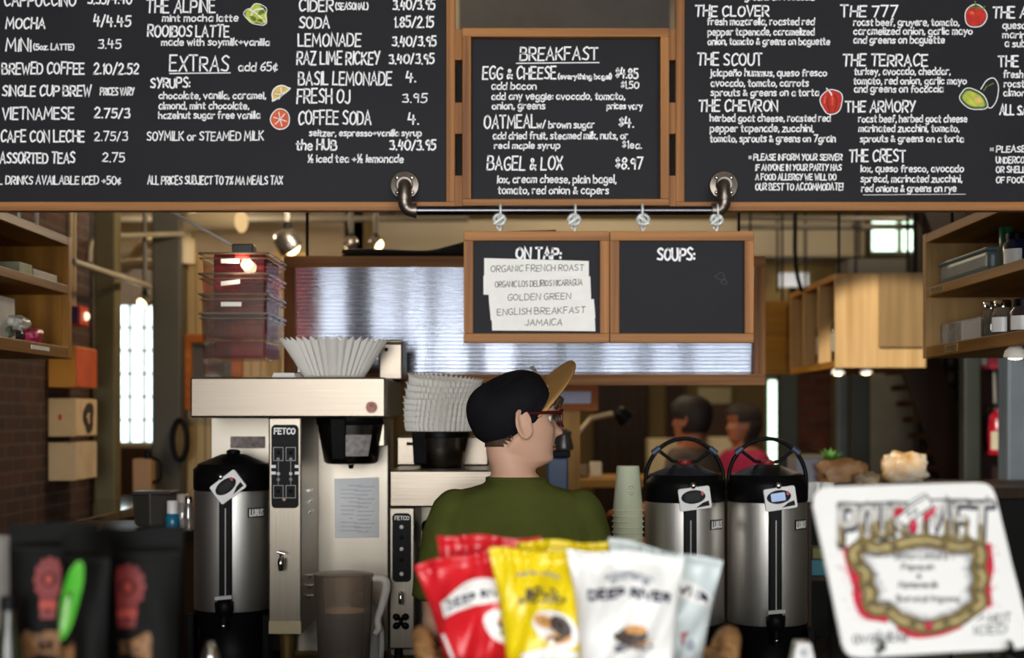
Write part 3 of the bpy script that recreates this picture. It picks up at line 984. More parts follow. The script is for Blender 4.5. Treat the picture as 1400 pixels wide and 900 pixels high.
# --- tall brewer
YB1 = 4.0
b1 = thing('coffee_brewer', 'tall stainless steel coffee brewer with a bin stack on top', 'coffee brewer', P(394, 930, YB1) + Vector((0, 0, 0)))
MB().pbox(260, 527, 516, 571, YB1, YB1 + 0.55).build('top_housing', M_STEEL, b1, bevel=0.005)
rb = MB()
a, b = P(288, 0, 4.36), P(531, 0, 4.36)
rb.box(a.x, b.x, 4.36, 4.55, ZB + 0.02, P(0, 571, YB1).z)
rb.build('back_panel', mat('steel_back', 'a69d90', 0.38, 1.0, var=0.05, scale=4), b1, bevel=0.003)
wr_ = MB().box(b.x - 0.02, b.x + 0.004, 4.18, 4.37, P(0, 612, YB1).z, P(0, 571, YB1).z)
wr_.build('side_bracket', M_STEELV, b1, bevel=0.002)
pn, f2 = brewer_column(b1, 367, 412, 571, 868, (371, 408, 581, 695))
lt = MB()
write(lt, "FETCO", 375, 593.5, 7.5, f2, 403, 0.95, jit=0)
lt.build('brand_lettering', M_WPLAS, pn, merge=False)
for cx in (380.5, 397.5):
    fr = MB()
    for cy0, cy1 in ((612, 630), (664, 681)):
        ribbon(fr, [(cx - 6.5, cy0), (cx + 6.5, cy0), (cx + 6.5, cy1), (cx - 6.5, cy1)], 0.5, f2, True)
    ribbon(fr, [(cx, 630), (cx, 664)], 0.4, f2)
    fr.build('control_outline', mat('panel_grey', '9a9a9a', 0.5), pn, merge=False)
    for cy, q in ((619, M_BLACKM), (628, MATS['panel_grey']), (648, M_WPLAS), (656, MATS['panel_grey']), (672, M_BLACKM)):
        MB().ball(P(cx, cy, YB1 - 0.005), 0.0052, 0.004, 0.0052, 12, 8).build('button', q, pn, 180)
for cx, cy in ((374, 638), (374, 647), (406, 638), (406, 647)):
    MB().pbox(cx - 3, cx + 3, cy - 2, cy + 2, YB1 - 0.006, YB1 - 0.003).build('side_marker', M_WPLAS, pn)
MB().ball(P(388.5, 683, YB1 - 0.005), 0.005, 0.004, 0.005, 12, 8).build('indicator_lamp', mat('lamp_pink', 'e7b4a4', 0.3), pn, 180)
MB().ball(P(389, 605, YB1 - 0.005), 0.003, 0.003, 0.003, 10, 6).build('indicator_lamp', M_CHROME, pn, 180)
xr = P(412, 0, YB1).x
for zz in (672, 687, 702, 792, 806, 820):
    for yy in (4.13,):
        p_ = P(0, zz, 4.1)
        MB().obox((xr + 0.002, 4.16, p_.z), (0.005, 0, 0), (0, 0.02, 0), (0.003, 0, 0.005)).build('vent_louvre', M_CHROME, b1, bevel=0.001)
fc = MB()
q = P(387, 762, YB1)
fc.tube([q, q + Vector((0, -0.03, 0)), q + Vector((0, -0.04, -0.012)), q + Vector((0, -0.04, -0.034))], [0.008, 0.009, 0.009, 0.0065], 12, smooth=4)
fc.tube([q + Vector((-0.011, -0.034, 0.018)), q + Vector((0.012, -0.034, 0.012))], 0.0042, 8)
fc.tube([q + Vector((0, -0.034, 0)), q + Vector((0, -0.034, 0.016))], 0.004, 8)
fc.build('water_faucet', M_CHROME, b1, 60)
MB().pbox(367.5, 411.5, 850, 867, YB1 - 0.002, YB1 + 0.001).build('lower_plate', mat('steel_warm', 'b8a888', 0.35, 1.0), b1)
MB().pbox(315, 362, 597, 613, 4.352, 4.358).build('rating_plate', mat('plate_brown', '5a3a30', 0.5, col2='8f8680', scale=60), b1)
st = MB().lathe([(0.0155, 0), (0.0155, 0.002)], P(508, 557, YB1), 24, (0, -1, 0)).build('round_sticker', mat('sticker_red', '9c3a2e', 0.5, col2='c08a70', scale=90), b1)
MB().lathe([(0.0185, 0), (0.0185, 0.0012)], P(508, 557, YB1), 24, (0, -1, 0)).build('sticker_rim', M_IRON, b1)
for px, Y in ((393, 4.05), (292, 4.5), (520, 4.5), (393, 4.3)):
    t_ = P(px, 867, Y)
    MB().lathe([(0.014, 0), (0.016, 0.005), (0.018, 0.02), (0.024, max(0.03, P(0, 867, YB1).z - ZB))], (t_.x, Y, ZB), 16).build('leg', mat('brass_leg', 'a98a52', 0.3, 0.8), b1, 60)
MB().box(-0.945, -0.70, 4.07, 4.34, ZB + 0.001, ZB + 0.027).build('drip_tray', M_BLACKM, b1, bevel=0.003)


def basket(root, cx, Y, zt_, zb_, rt, rb_, handle_px, sub=True):
    """metal coffee basket with a black collar and a black grip"""
    c = P(cx, 0, Y)
    h = zt_ - zb_
    MB().lathe([(rb_ * .9, 0), (rb_, 0.006), (rb_ + (rt - rb_) * .55, h * .55), (rt * .985, h * .9)], (c.x, Y, zb_), 40).build('basket_body', mat('basket_steel', '8c8984', 0.22, 1.0), root, 50)
    MB().lathe([(rt * .97, h * .84), (rt, h * .86), (rt, h), (rt * .9, h)], (c.x, Y, zb_), 40).build('basket_collar', M_BLACK, root, 50)
    d = MB()
    hx = P(handle_px, 0, Y - rt).x
    yy = Y - math.sqrt(max(0.0, rt * rt - (hx - c.x) ** 2))
    d.prism([(hx - 0.024, yy - 0.012, zb_ + h), (hx + 0.024, yy - 0.012, zb_ + h), (hx + 0.02, yy + 0.006, zb_ + h * .1), (hx - 0.02, yy + 0.006, zb_ + h * .1)], (0, 0.012, 0))
    d.build('basket_grip', M_BLACK, root, bevel=0.004)
    return c


YK = 4.2
c = basket(b1, 480, YK, P(0, 571, YB1).z - 0.001, P(0, 634, YK).z, 0.101, 0.079, 462)
MB().lathe([(0.006, 0), (0.009, 0.012)], (c.x, YK, P(0, 641, YK).z), 12).build('drip_spout', M_BLACK, b1)
stc = MB().pbox(482, 514, 590, 622, YK - 0.1015, YK - 0.1)
lb = MB()
for i in range(9):
    a_ = math.radians(-86 + i * 5)
    for j in (0, 1):
        pass
lb.grid(lambda u, v: Vector((c.x + (0.083 + 0.0165 * v) * math.cos(math.radians(-95 + 48 * u)), YK + (0.0865 + 0.0115 * v) * math.sin(math.radians(-95 + 48 * u)) - 0.001, P(0, 623, YK).z + 0.062 * v)), 10, 2)
lb.build('warning_label', mat('label_clear', 'a8a6a4', 0.4, col2='8a7a78', scale=70), b1, solid=0.0006)

# paper taped on the back panel of the tall brewer
sh = MB().prism([P(457, 655, 4.355), P(518, 653, 4.355), P(518, 735, 4.355), P(458, 736, 4.355)], (0, 0.002, 0))
so = tag(sh.build('instruction_sheet', mat('sheet_paper', 'f6f6f8', 0.7)), 'white printed sheet taped inside the tall brewer beneath its basket', 'paper sheet')
lt = MB()
for i in range(12):
    y = 664 + i * 5.6
    ribbon(lt, [(463 + (3 if i % 4 else 14), y), (rnd.uniform(480, 495), y + 0.4)], 0.35, on_plane(4.3545))
    ribbon(lt, [(rnd.uniform(484, 490), y + 2), (512 - (i % 3) * 4, y + 1.6)], 0.35, on_plane(4.3545))
lt.build('printed_lines', mat('print_grey', '9a9ca6', 0.8), so, merge=False)

# --- low brewer
b2 = thing('coffee_brewer', 'low stainless steel coffee brewer behind the person in green', 'coffee brewer', P(612, 930, YB1))
MB().pbox(532, 700, 643, 694, YB1, YB1 + 0.5).build('top_housing', M_STEEL, b2, bevel=0.005)
a, b = P(542, 0, 4.36), P(668, 0, 4.36)
MB().box(a.x, b.x, 4.36, 4.5, P(0, 643, YB1).z, P(0, 597, 4.36).z).build('water_housing', M_STEEL, b2, bevel=0.005)
MB().box(P(556, 0, 4.36).x, P(640, 0, 4.36).x, 4.354, 4.36, P(0, 609, 4.36).z, P(0, 605, 4.36).z).build('housing_slot', M_BLACKM, b2)
MB().box(P(535, 0, 4.3).x, P(700, 0, 4.3).x, 4.3, 4.5, ZB + 0.02, P(0, 694, YB1).z).build('back_panel', M_STEELV, b2)
pn, f2 = brewer_column(b2, 532, 567, 694, 888, (536.5, 562, 702, 796))
lt = MB()
write(lt, "FETCO", 540, 711, 5, f2, 559, 0.6, jit=0)
lt.build('brand_lettering', M_WPLAS, pn, merge=False)
for cy, m_ in ((721, M_WPLAS), (735, M_BLACKM), (751, M_WPLAS), (766, M_BLACKM), (785, M_WPLAS)):
    MB().ball(P(549, cy, YB1 - 0.005), 0.006, 0.004, 0.006, 12, 8).build('button', m_, pn, 180)
MB().tube([P(548, 812, YB1), P(548, 812, YB1 - 0.025), P(548, 818, YB1 - 0.03), P(548, 826, YB1 - 0.03)], 0.007, 10, smooth=3).build('water_faucet', M_CHROME, b2, 60)
bf = MB()
for sx in (-1, 1):
    for sz in (-1, 1):
        bf.ball(P(548 + sx * 6, 850 + sz * 6, YB1 - 0.01), 0.011, 0.006, 0.010, 12, 8, Matrix.Rotation(sx * sz * 0.6, 3, 'Y'))
bf.ball(P(548, 850, YB1 - 0.01), 0.006, 0.01, 0.012, 12, 8)
bf.build('valve_handle', M_BLACK, b2, 60)
for px, Y in ((545, 4.06), (690, 4.06), (545, 4.45), (690, 4.45)):
    t_ = P(px, 888, Y)
    MB().lathe([(0.018, 0), (0.015, 0.01), (0.012, P(0, 887, YB1).z - ZB if Y < 4.3 else 0.09)], (t_.x, Y, ZB), 14).build('leg', M_BLACK, b2, 60)
MB().pbox(690, 700, 694, 888, YB1 + 0.05, YB1 + 0.35).build('side_column', M_STEELV, b2)

# loose basket standing on the low brewer, with the tall stack of filters in it
ztop = P(0, 643, YB1).z
bk = thing('brew_basket', 'steel filter basket with black grip standing on the low brewer', 'brew basket', (P(602, 0, YK).x, YK, ztop))
basket(bk, 603, YK, ztop + 0.105, ztop + 0.001, 0.085, 0.066, 574)


def filt(name, label, c, r0, r1, h, nf, group=None):
    t = MB()
    n = nf * 6
    prof = [(r0, 0), (r0 + (r1 - r0) * .12, h * .05), (r0 + (r1 - r0) * .5, h * .48), (r1 * .97, h * .95), (r1, h)]
    vs_, fs_ = [], []
    for k, (r, z) in enumerate(prof):
        amp = 0.0 if k == 0 else 0.018 + 0.03 * k / 4
        for j in range(n):
            a_ = 2 * PI * j / n
            tr = abs(((j / 6.0) % 1.0) * 2 - 1) * 2 - 1
            q = r * (1 + amp * tr)
            vs_.append((c[0] + q * math.cos(a_), c[1] + q * math.sin(a_), c[2] + z + (0.006 * tr if k == 4 else 0)))
    for i in range(4):
        for j in range(n):
            fs_.append((i * n + j, i * n + (j + 1) % n, (i + 1) * n + (j + 1) % n, (i + 1) * n + j))
    fs_.append(tuple(range(n))[::-1])
    t.add(vs_, fs_)
    return tag(t.build(name, mat('filter_paper', 'eeeae2', 0.9, var=0.03), solid=0.0008), label, 'coffee filter', group)


b1t = P(0, 516, YB1).z
cf = P(457, 0, YK)
filt('coffee_filter', 'large white fluted paper filter open on the tall brewer', (cf.x, YK, b1t + 0.001), 0.078, 0.152, 0.112, 40)
zf = ztop + 0.108
f0 = None
for k in range(8):
    x = P(603 + (k > 4) * (k - 4) * 1.6, 0, YK).x
    loc = (x, YK, zf + 0.0185 * k)
    if f0 is None:
        f0 = filt('coffee_filter', 'white fluted filter nested in the tall stack on the low brewer', loc, 0.101, 0.107, 0.026, 44, 'filters stacked on the low brewer')
        z0 = f0.location.copy()
    else:
        d = f0.copy()
        C.objects.link(d)
        d.location = z0 + Vector((loc[0], loc[1], loc[2])) - Vector((P(603, 0, YK).x, YK, zf))
        d.rotation_euler = (0.02 * (k % 2), -0.018 * k, k * 0.31)
        if k == 7:
            d['label'] = 'topmost white fluted filter of the stack beside the black cap'
            d['group'] = 'filters stacked on the low brewer'

# bright steel box behind the big filter
sb = thing('steel_canister', 'square steel box behind the large paper filter on the tall brewer', 'steel box', (P(535, 0, 4.4).x, 4.45, b1t))
MB().box(P(519, 0, 4.4).x, P(552, 0, 4.4).x, 4.36, 4.53, b1t + 0.001, P(0, 470, 4.4).z).build('box_body', M_STEEL, sb, bevel=0.006)
MB().box(P(518, 0, 4.4).x, P(553, 0, 4.4).x, 4.355, 4.535, P(0, 470, 4.4).z, P(0, 466, 4.4).z).build('lid', M_STEELV, sb, bevel=0.004)
MB().ball(P(528, 478, 4.355), 0.006, 0.005, 0.006, 10, 6).build('latch', M_BLACK, sb, 60)
wp = MB()
for i in range(3):
    wp.prism([P(a, b, 4.06) + Vector((0, 0, 0.0042 * i)) for a, b in ((372 + i, 516), (404 - i, 516))] + [P(a, 516, 4.06) + Vector((0.0, 0.12, 0.0042 * i)) for a in (406 - i, 374)], (0, 0, 0.004))
tag(wp.build('paper_pad', M_WHITE), 'thin white paper pad lying between bin stack and big filter', 'paper pad')


# ---------------------------------------------------------------- clear bins in a nested stack
M_CLEAR = clear_mat('clear_plastic', 'fbf7ee', 0.05, 0.0)
M_CRED = clear_mat('red_clear_plastic', 'cc4654', 0.04, 0.06)
xb0, xb1 = P(273, 0, 4.05).x, P(365, 0, 4.05).x
yb0, yb1 = 4.06, 4.36
hh_ = P(0, 427, 4.05).z - P(0, 515, 4.05).z
labs = ['lowest clear plastic bin of the nested stack on the brewer', 'clear plastic bin second from the bottom of the nested stack', 'clear plastic bin third from the bottom, showing reddish content', 'topmost clear plastic bin of the stack with the red tray']
rows = (516, 490, 462, 434)
for k in range(4):
    zb_ = b1t + 0.001 if k == 0 else P(0, rows[k], 4.05).z
    t = thing('clear_bin', labs[k], 'plastic bin', ((xb0 + xb1) / 2, 4.21, zb_), 0, 'clear bins nested on the tall brewer')
    ins = 0.0025 * k
    tp = 0.008
    zt_ = zb_ + hh_

    def ring(e, z):
        return [(xb0 + e, yb0 + e, z), (xb1 - e, yb0 + e, z), (xb1 - e, yb1 - e, z), (xb0 + e, yb1 - e, z)]
    w_ = MB()
    vs_ = ring(tp + ins, zb_) + ring(ins * .4, zt_)
    w_.add(vs_, [(0, 1, 5, 4), (1, 2, 6, 5), (2, 3, 7, 6), (3, 0, 4, 7), (3, 2, 1, 0)])
    w_.build('bin_walls', M_CLEAR, t, bevel=0.006)
    rm = MB()
    e0 = -0.004
    pts = ring(e0, zt_)
    rm.tube([Vector(p) for p in pts], 0.0032, 6, closed=True)
    rm.tube([Vector(p) - Vector((0, 0, 0.014)) for p in ring(e0 + 0.002, zt_)], 0.0018, 6, closed=True)
    rm.build('rim', clear_mat('rim_plastic', 'b8a898', 0.2, 0.25), t)
    if k:
        lx0, lx1, ly = ((302, 330, 416), (302, 328, 386), (302, 327, 357))[k - 1]
        MB().prism([P(lx0, ly - 3 + (2 if k == 2 else 0), 4.053), P(lx1, ly - 3 - (1 if k == 2 else 0), 4.053), P(lx1, ly + 3 - (1 if k == 2 else 0), 4.053), P(lx0, ly + 3 + (2 if k == 2 else 0), 4.053)], (0, 0.0015, 0)).build('tape_label', M_WHITE, t)
    if k >= 1:
        q0 = (0.045, 0.05, 0.03)[k - 1]
        MB().box(xb0 + 0.03, xb1 - 0.012, yb0 + 0.03, yb1 - 0.02, zb_ + 0.004, zb_ + (0.05, 0.055, hh_ + 0.004)[k - 1]).build('red_tray', M_CRED, t, bevel=0.008)


# ---------------------------------------------------------------- insulated dispensers
M_DISP = mat('dispenser_steel', 'd6d2cc', 0.46, 1.0, var=0.05, scale=3, stretch=(50, 50, 1))
RD = 0.1135


def dispenser(px, Y, zlift, label, tilt, screen, fold=False):
    c = P(px, 0, Y)
    s = Y / F
    z0 = ZB + zlift
    zb0, zb1 = z0 + 0.150, z0 + 0.497
    r = thing('coffee_dispenser', label, 'coffee dispenser', (c.x, Y, z0))
    base = MB().lathe([(RD * .93, 0), (RD * .95, 0.01), (RD * .9, 0.02), (RD * .86, 0.09), (RD * .97, 0.135), (RD * .985, 0.152)], (c.x, Y, z0), 48)
    base.build('base', M_BLACK, r, 40)
    for a in (-0.5, 0.5):
        ft = MB().box(c.x + a * 0.22 - 0.012, c.x + a * 0.22 + 0.012, Y - 0.085, Y - 0.02, z0, z0 + 0.14)
        ft.build('leg', M_BLACK, r, bevel=0.004)
    MB().lathe([(RD * .98, 0.149), (RD, 0.155), (RD, 0.49), (RD * .985, 0.498)], (c.x, Y, z0), 64).build('body', M_DISP, r, 40)
    MB().lathe([(RD * .985, 0.496), (RD * 1.015, 0.502), (RD * 1.02, 0.545), (RD * 1.0, 0.556), (RD * .93, 0.566), (RD * .9, 0.574), (RD * .55, 0.59), (RD * .3, 0.602), (0.001, 0.604)], (c.x, Y, z0), 64, cap1=False).build('lid', M_BLACK, r, 40)
    cap = MB().lathe([(0.017, 0.598), (0.02, 0.602), (0.02, 0.612), (0.012, 0.616)], (c.x, Y, z0), 20).build('lid_button', M_BLACK if fold else mat('button_dark_red', '8a1f22', 0.4), r, 40)
    h = MB()
    arc = [Vector((c.x + math.cos(a) * RD * 0.99, Y + (math.sin(a) * 0.1 if fold else 0), z0 + 0.555 + math.sin(a) * (0.02 if fold else 0.122))) for a in [PI * i / 24 for i in range(25)]]
    h.tube([Vector((c.x + RD * .99, Y, z0 + 0.53))] + arc + [Vector((c.x - RD * .99, Y, z0 + 0.53))], 0.0062, 10)
    hd = h.build('handle', M_BLACK, r, 60)
    for sg in () if fold else (-1, 1):
        MB().tube([Vector((c.x + sg * 0.078, Y, z0 + 0.645)), Vector((c.x + sg * 0.035, Y, z0 + 0.612)), Vector((c.x + sg * 0.02, Y, z0 + 0.61))], 0.0052, 8).build('brace', M_BLACK, hd, 60)
        MB().tube([Vector((c.x + sg * 0.072, Y, z0 + 0.650)), Vector((c.x + sg * 0.092, Y, z0 + 0.634))], 0.0095, 10).build('brace_clip', mat('clip_blue_grey', '3c465c', 0.4), hd, 60)
    # sight gauge and tap, straight to the front
    yf = Y - RD
    g = MB().box(c.x - 0.017, c.x + 0.019, yf - 0.012, yf + 0.02, z0 + 0.18, z0 + 0.49).build('gauge_strip', M_BLACK, r, bevel=0.003)
    MB().box(c.x + 0.0005, c.x + 0.0035, yf - 0.0135, yf - 0.011, z0 + 0.2, z0 + 0.45).build('sight_tube', mat('gauge_light', 'b9b4ac', 0.2), g)
    tp = MB()
    tp.ball((c.x, yf - 0.018, z0 + 0.165), 0.027, 0.022, 0.032, 20, 12)
    tp.tube([(c.x, yf - 0.022, z0 + 0.15), (c.x, yf - 0.022, z0 + 0.105)], 0.012, 14)
    tp.tube([(c.x - 0.026, yf - 0.02, z0 + 0.175), (c.x + 0.026, yf - 0.02, z0 + 0.178)], 0.008, 10)
    tpo = tp.build('tap', M_BLACK, r, 60)
    MB().obox((c.x, yf - 0.031, z0 + 0.197), (0.024, 0, 0.002), (0, 0.004, 0), (0, 0, 0.005)).build('tap_plate', mat('plate_grey', 'bcbcb8', 0.4), tpo)
    MB().ball((c.x, yf - 0.03, z0 + 0.116), 0.006, 0.005, 0.006, 10, 8).build('tap_screw', M_CHROME, tpo, 60)
    # timer tag hung on the gauge top
    tc = Vector((c.x + 0.012, yf - 0.026, z0 + 0.512))
    ca, sa = math.cos(tilt), math.sin(tilt)

    def tm(u, v, d=0.0):
        return tc + Vector((u * ca - v * sa, d, u * sa + v * ca))
    tg = MB().prism([tm(u, v) for u, v in rrect(0, 0, 0.044, 0.031, 0.006)], (0, 0.012, 0)).build('timer_tag', M_WPLAS, r)
    MB().prism([tm(u, v, -0.001) for u, v in blob(-0.004, 0.005, 0.034, 0.019, 24)], (0, 0.003, 0)).build('timer_bezel', M_BLACK, tg)
    MB().prism([tm(u, v, -0.002) for u, v in rrect(-0.006, 0.005, 0.02, 0.0115, 0.003)], (0, 0.003, 0)).build('timer_screen', screen, tg)
    MB().prism([tm(u, v, -0.001) for u, v in ((0.0, -0.026), (0.038, -0.024), (0.037, -0.010), (0.02, -0.014))], (0, 0.003, 0)).build('timer_button', M_BLACK, tg)
    MB().prism([tm(u, v, -0.003) for u, v in blob(0.022, 0.012, 0.004, 0.006, 12)], (0, 0.003, 0)).build('timer_mark', M_RED, tg)
    MB().ball(tm(0, 0.036), 0.009, 0.006, 0.009, 12, 8).build('tag_stud', M_CHROME, tg, 60)
    # maker's plaque round the right of the body
    def cm(u, v, d=0.0015):
        a = math.radians(-44) + u / RD
        return Vector((c.x + (RD + d) * math.cos(a), Y + (RD + d) * math.sin(a), z0 + 0.435 + v))
    pl = MB().grid(lambda u, v: cm(-0.028 + 0.056 * u, -0.014 + 0.028 * v), 8, 1).build('maker_plaque', M_BLACK, r, solid=0.001)
    lt_ = MB()
    write(lt_, "LUXUS", -22, 9, 18, lambda u, v: cm(u / 1000.0, -v / 1000.0, 0.0026), 23, 2.3, jit=0)
    lt_.build('brand_lettering', M_WPLAS, pl, merge=False)
    return r


SCR = mat('screen_dark', '0e0f10', 0.4, spec=0.15)
SCRB = mat('screen_blue', '6f8fc0', 0.15, emit=0.35)
YD = 4.1
dispenser(936, YD, 0.0, 'steel dispenser nearer the paper cups, its timer screen dark', 0.13, SCR)
dispenser(1049, YD, 0.0, 'steel dispenser beside the white sign, its timer screen lit blue', 0.15, SCRB)
dispenser(319, 4.19, 0.028, 'steel dispenser standing in the tall brewer, timer tag tilted', 0.65, SCR, True)
dshort = dispenser(632, 4.14, 0.0, 'steel dispenser under the low brewer, half hidden by green shirt', 0.1, SCR, True)
dshort.scale = (1, 1, 0.77)

# ---------------------------------------------------------------- paper cups, mouth down, nested
M_CUP = mat('cup_paper', 'bcc4a0', 0.7, col2='d8dcc4', scale=6, stretch=(1, 1, .3))
cc = P(858.5, 0, 4.0)
hc = 0.128


def cup(z, label):
    t = thing('paper_cup', label, 'paper cup', (cc.x, 4.0, z), 0, 'paper cups nested mouth down')
    MB().lathe([(0.0425, 0.004), (0.0415, 0.008), (0.032, hc - 0.003), (0.031, hc)], (cc.x, 4.0, z), 32, cap0=False).build('cup_wall', M_CUP, t, 50)
    MB().tube([Vector((cc.x + 0.0437 * math.cos(a), 4.0 + 0.0437 * math.sin(a), z + 0.003)) for a in [2 * PI * i / 32 for i in range(32)]], 0.0019, 8, closed=True).build('rolled_rim', mat('cup_rim', 'd6cfb4', 0.6), t, 60)
    return t


zc = P(0, 637, 4.0).z - hc
ncup = int((zc - ZB) / 0.0155)
zfirst = zc - ncup * 0.0155
base_c = cup(zfirst, 'pale green paper cup nested low in the tall mouth-down stack')
for k in range(1, ncup):
    dup(base_c, (cc.x, 4.0, zfirst + k * 0.0155))
top_c = cup(zc, 'topmost pale green paper cup of the mouth-down stack, fully visible')
lt = MB()


def cupmap(u, v):
    a = math.radians(-80) + u
    r = 0.037 - (v / hc) * 0.006 + 0.0008
    return Vector((cc.x + r * math.cos(a), 4.0 + r * math.sin(a), zc + 0.06 + v))


ribbon(lt, [(0.28 * math.cos(a), 0.012 * math.sin(a)) for a in [2 * PI * i / 16 for i in range(16)]], 0.0009, cupmap, True)
ribbon(lt, [(0.13 * math.cos(a), 0.005 * math.sin(a)) for a in [2 * PI * i / 12 for i in range(12)]], 0.0007, cupmap, True)
lt.build('printed_mark', mat('cup_print', '8c8a62', 0.7), top_c, merge=False)

# ---------------------------------------------------------------- iced coffee pitcher and white things by it
YI = 3.91
pc = P(470, 0, YI)
pit = thing('pitcher', 'frosted plastic pitcher half full of dark iced coffee', 'pitcher', (pc.x, YI, ZB))
ht = P(0, 785, YI).z - ZB
M_FROST = clear_mat('frosted_plastic', 'e4dace', 0.04, 0.12, 0.3)
MB().lathe([(0.066, 0), (0.068, 0.004), (0.078, ht * .8), (0.0815, ht - .004), (0.083, ht), (0.080, ht), (0.0755, ht * .8), (0.065, 0.006)], (pc.x, YI, ZB), 48, cap1=False).build('pitcher_body', M_FROST, pit, 50)
hl = P(0, 835, YI).z - ZB
MB().lathe([(0.0635, 0.007), (0.0635 + 0.0105 * hl / ht, hl), (0.001, hl)], (pc.x, YI, ZB), 48, cap1=False).build('iced_coffee', mat('iced_coffee_brown', '2c1a16', 0.15, var=0.1), pit, 50)
hp = [(0.077, ht - 0.012), (0.108, ht - 0.014), (0.117, ht - 0.035), (0.106, ht - 0.085), (0.094, ht - 0.125), (0.096, ht - 0.15), (0.086, ht - 0.165)]
MB().tube([Vector((pc.x + a, YI, ZB + b)) for a, b in hp], [0.010, 0.012, 0.0125, 0.011, 0.0095, 0.009, 0.007], 12, smooth=5).build('pitcher_handle', mat('frost_white', 'd6cfc6', 0.4, var=0.03), pit, 60)
MB().ball((pc.x, YI, ZB + ht + 0.001), 0.0805, 0.0805, 0.006, 40, 8).build('pitcher_lid', M_FROST, pit, 60)
wb_ = thing('white_jug', 'white rounded plastic jug behind the iced coffee pitcher handle', 'jug', (P(496, 0, 4.14).x, 4.14, ZB))
q = P(496, 0, 4.14)
MB().lathe([(0.052, 0), (0.058, 0.01), (0.06, 0.1), (0.056, 0.15), (0.03, 0.2), (0.022, 0.21), (0.022, 0.225), (0.001, 0.226)], (q.x, 4.14, ZB), 32, cap1=False).build('jug_body', M_WPLAS, wb_, 50)
MB().tube([(q.x + 0.045, 4.10, ZB + 0.15), (q.x + 0.06, 4.07, ZB + 0.13), (q.x + 0.06, 4.07, ZB + 0.06), (q.x + 0.05, 4.10, ZB + 0.04)], 0.008, 10, smooth=5).build('jug_handle', M_WPLAS, wb_, 60)
# ---------------------------------------------------------------- people
M_SKIN = mat('skin', 'e0b094', 0.5, var=0.05, scale=12, spec=0.35)
M_SKIN2 = mat('skin_tan', 'a8684a', 0.55, var=0.05, scale=12)
M_HAIR = mat('hair_brown', '4a3524', 0.7, var=0.35, scale=30, stretch=(6, 6, 1), bump=0.3)
M_HAIRD = mat('hair_dark', '1d1512', 0.65, var=0.3, scale=30, bump=0.3)
HEADZ = [-.120, -.114, -.104, -.094, -.085, -.077, -.070, -.062, -.054, -.047, -.040, -.033, -.026, -.018, -.010, 0, .010, .020, .032, .046, .062, .078, .094, .107, .115, .118]
FRONT = {-.120: .050, -.104: .080, -.094: .083, -.085: .078, -.077: .081, -.070: .0795, -.062: .083, -.047: .081, -.026: .083, -.010: .080, 0: .0785, .010: .083, .020: .087, .046: .088, .062: .082, .078: .072, .094: .052, .107: .028, .115: .008, .118: -.004}
BACK = {-.120: -.045, -.104: -.058, -.085: -.072, -.054: -.088, -.026: -.099, .010: -.105, .046: -.104, .078: -.088, .094: -.068, .107: -.044, .115: -.022, .118: -.010}
WIDTH = {-.120: .030, -.114: .038, -.104: .046, -.085: .055, -.062: .063, -.033: .070, 0: .074, .032: .077, .062: .072, .078: .062, .094: .047, .107: .028, .115: .012, .118: .004}


def lerp_tab(t, z):
    ks = sorted(t)
    if z <= ks[0]:
        return t[ks[0]]
    for a, b in zip(ks, ks[1:]):
        if z <= b:
            return t[a] + (t[b] - t[a]) * (z - a) / (b - a)
    return t[ks[-1]]


def gs(x, s):
    return math.exp(-(x / s) ** 2)


def head_pt(th, z, grow=0.0):
    f, b, wd = lerp_tab(FRONT, z), lerp_tab(BACK, z), lerp_tab(WIDTH, z)
    c, a = (f + b) / 2, (f - b) / 2
    ct, st = math.cos(th), math.sin(th)
    e = 0.9
    x = c + (a + grow) * math.copysign(abs(ct) ** e, ct)
    y = (wd + grow) * math.copysign(abs(st) ** e, st)
    if ct > 0:
        fr = ct
        x += fr * (0.023 * gs(z + .036, .011) * gs(y, .012) + 0.013 * gs(z + .018, .016) * gs(y, .009) + 0.012 * gs(z + .040, .006) * gs(abs(y) - .011, .007))
        x += fr * (0.005 * gs(z + .064, .005) * gs(y, .02) + 0.005 * gs(z + .076, .005) * gs(y, .018) - 0.004 * gs(z + .0705, .003) * gs(y, .024))
        x -= fr * 0.011 * gs(abs(y) - .032, .015) * gs(z + .002, .011)
        x += fr * 0.004 * gs(abs(y) - .03, .02) * gs(z - .017, .007)
        x += fr * 0.005 * gs(abs(y) - .042, .018) * gs(z + .035, .016)
    return Vector((x, y, z))


def head(mb, M, n=56, fit=None):
    vs_ = [M @ head_pt(2 * PI * j / n, z) for z in HEADZ for j in range(n)]
    if fit:
        vs_ = [fit(p) for p in vs_]
    fs_ = []
    for i in range(len(HEADZ) - 1):
        for j in range(n):
            a, b = i * n + j, i * n + (j + 1) % n
            fs_.append((a, b, b + n, a + n))
    fs_ += [tuple(range(n))[::-1], tuple((len(HEADZ) - 1) * n + j for j in range(n))]
    mb.add(vs_, fs_)
    for sg in (-1, 1):                                  # ears
        e0 = Vector((-0.006, sg * 0.0785, -0.019))
        ring_ = []
        for i in range(14):
            a = 2 * PI * i / 14
            ring_.append(e0 + Vector((-0.004 + 0.018 * math.cos(a) - 0.006 * math.sin(a), sg * (0.006 + 0.010 * max(0, -math.cos(a))), 0.032 * math.sin(a) + (0.002 if math.sin(a) > 0 else -0.001))))
        mb.tube([M @ p for p in ring_], 0.0052, 8, closed=True)
        mb.ball(M @ (e0 + Vector((-0.003, sg * 0.004, 0.001))), 0.016, 0.008, 0.030, 14, 8, M.to_3x3())
        mb.ball(M @ (e0 + Vector((0.002, sg * 0.007, -0.024))), 0.0075, 0.005, 0.009, 10, 8)


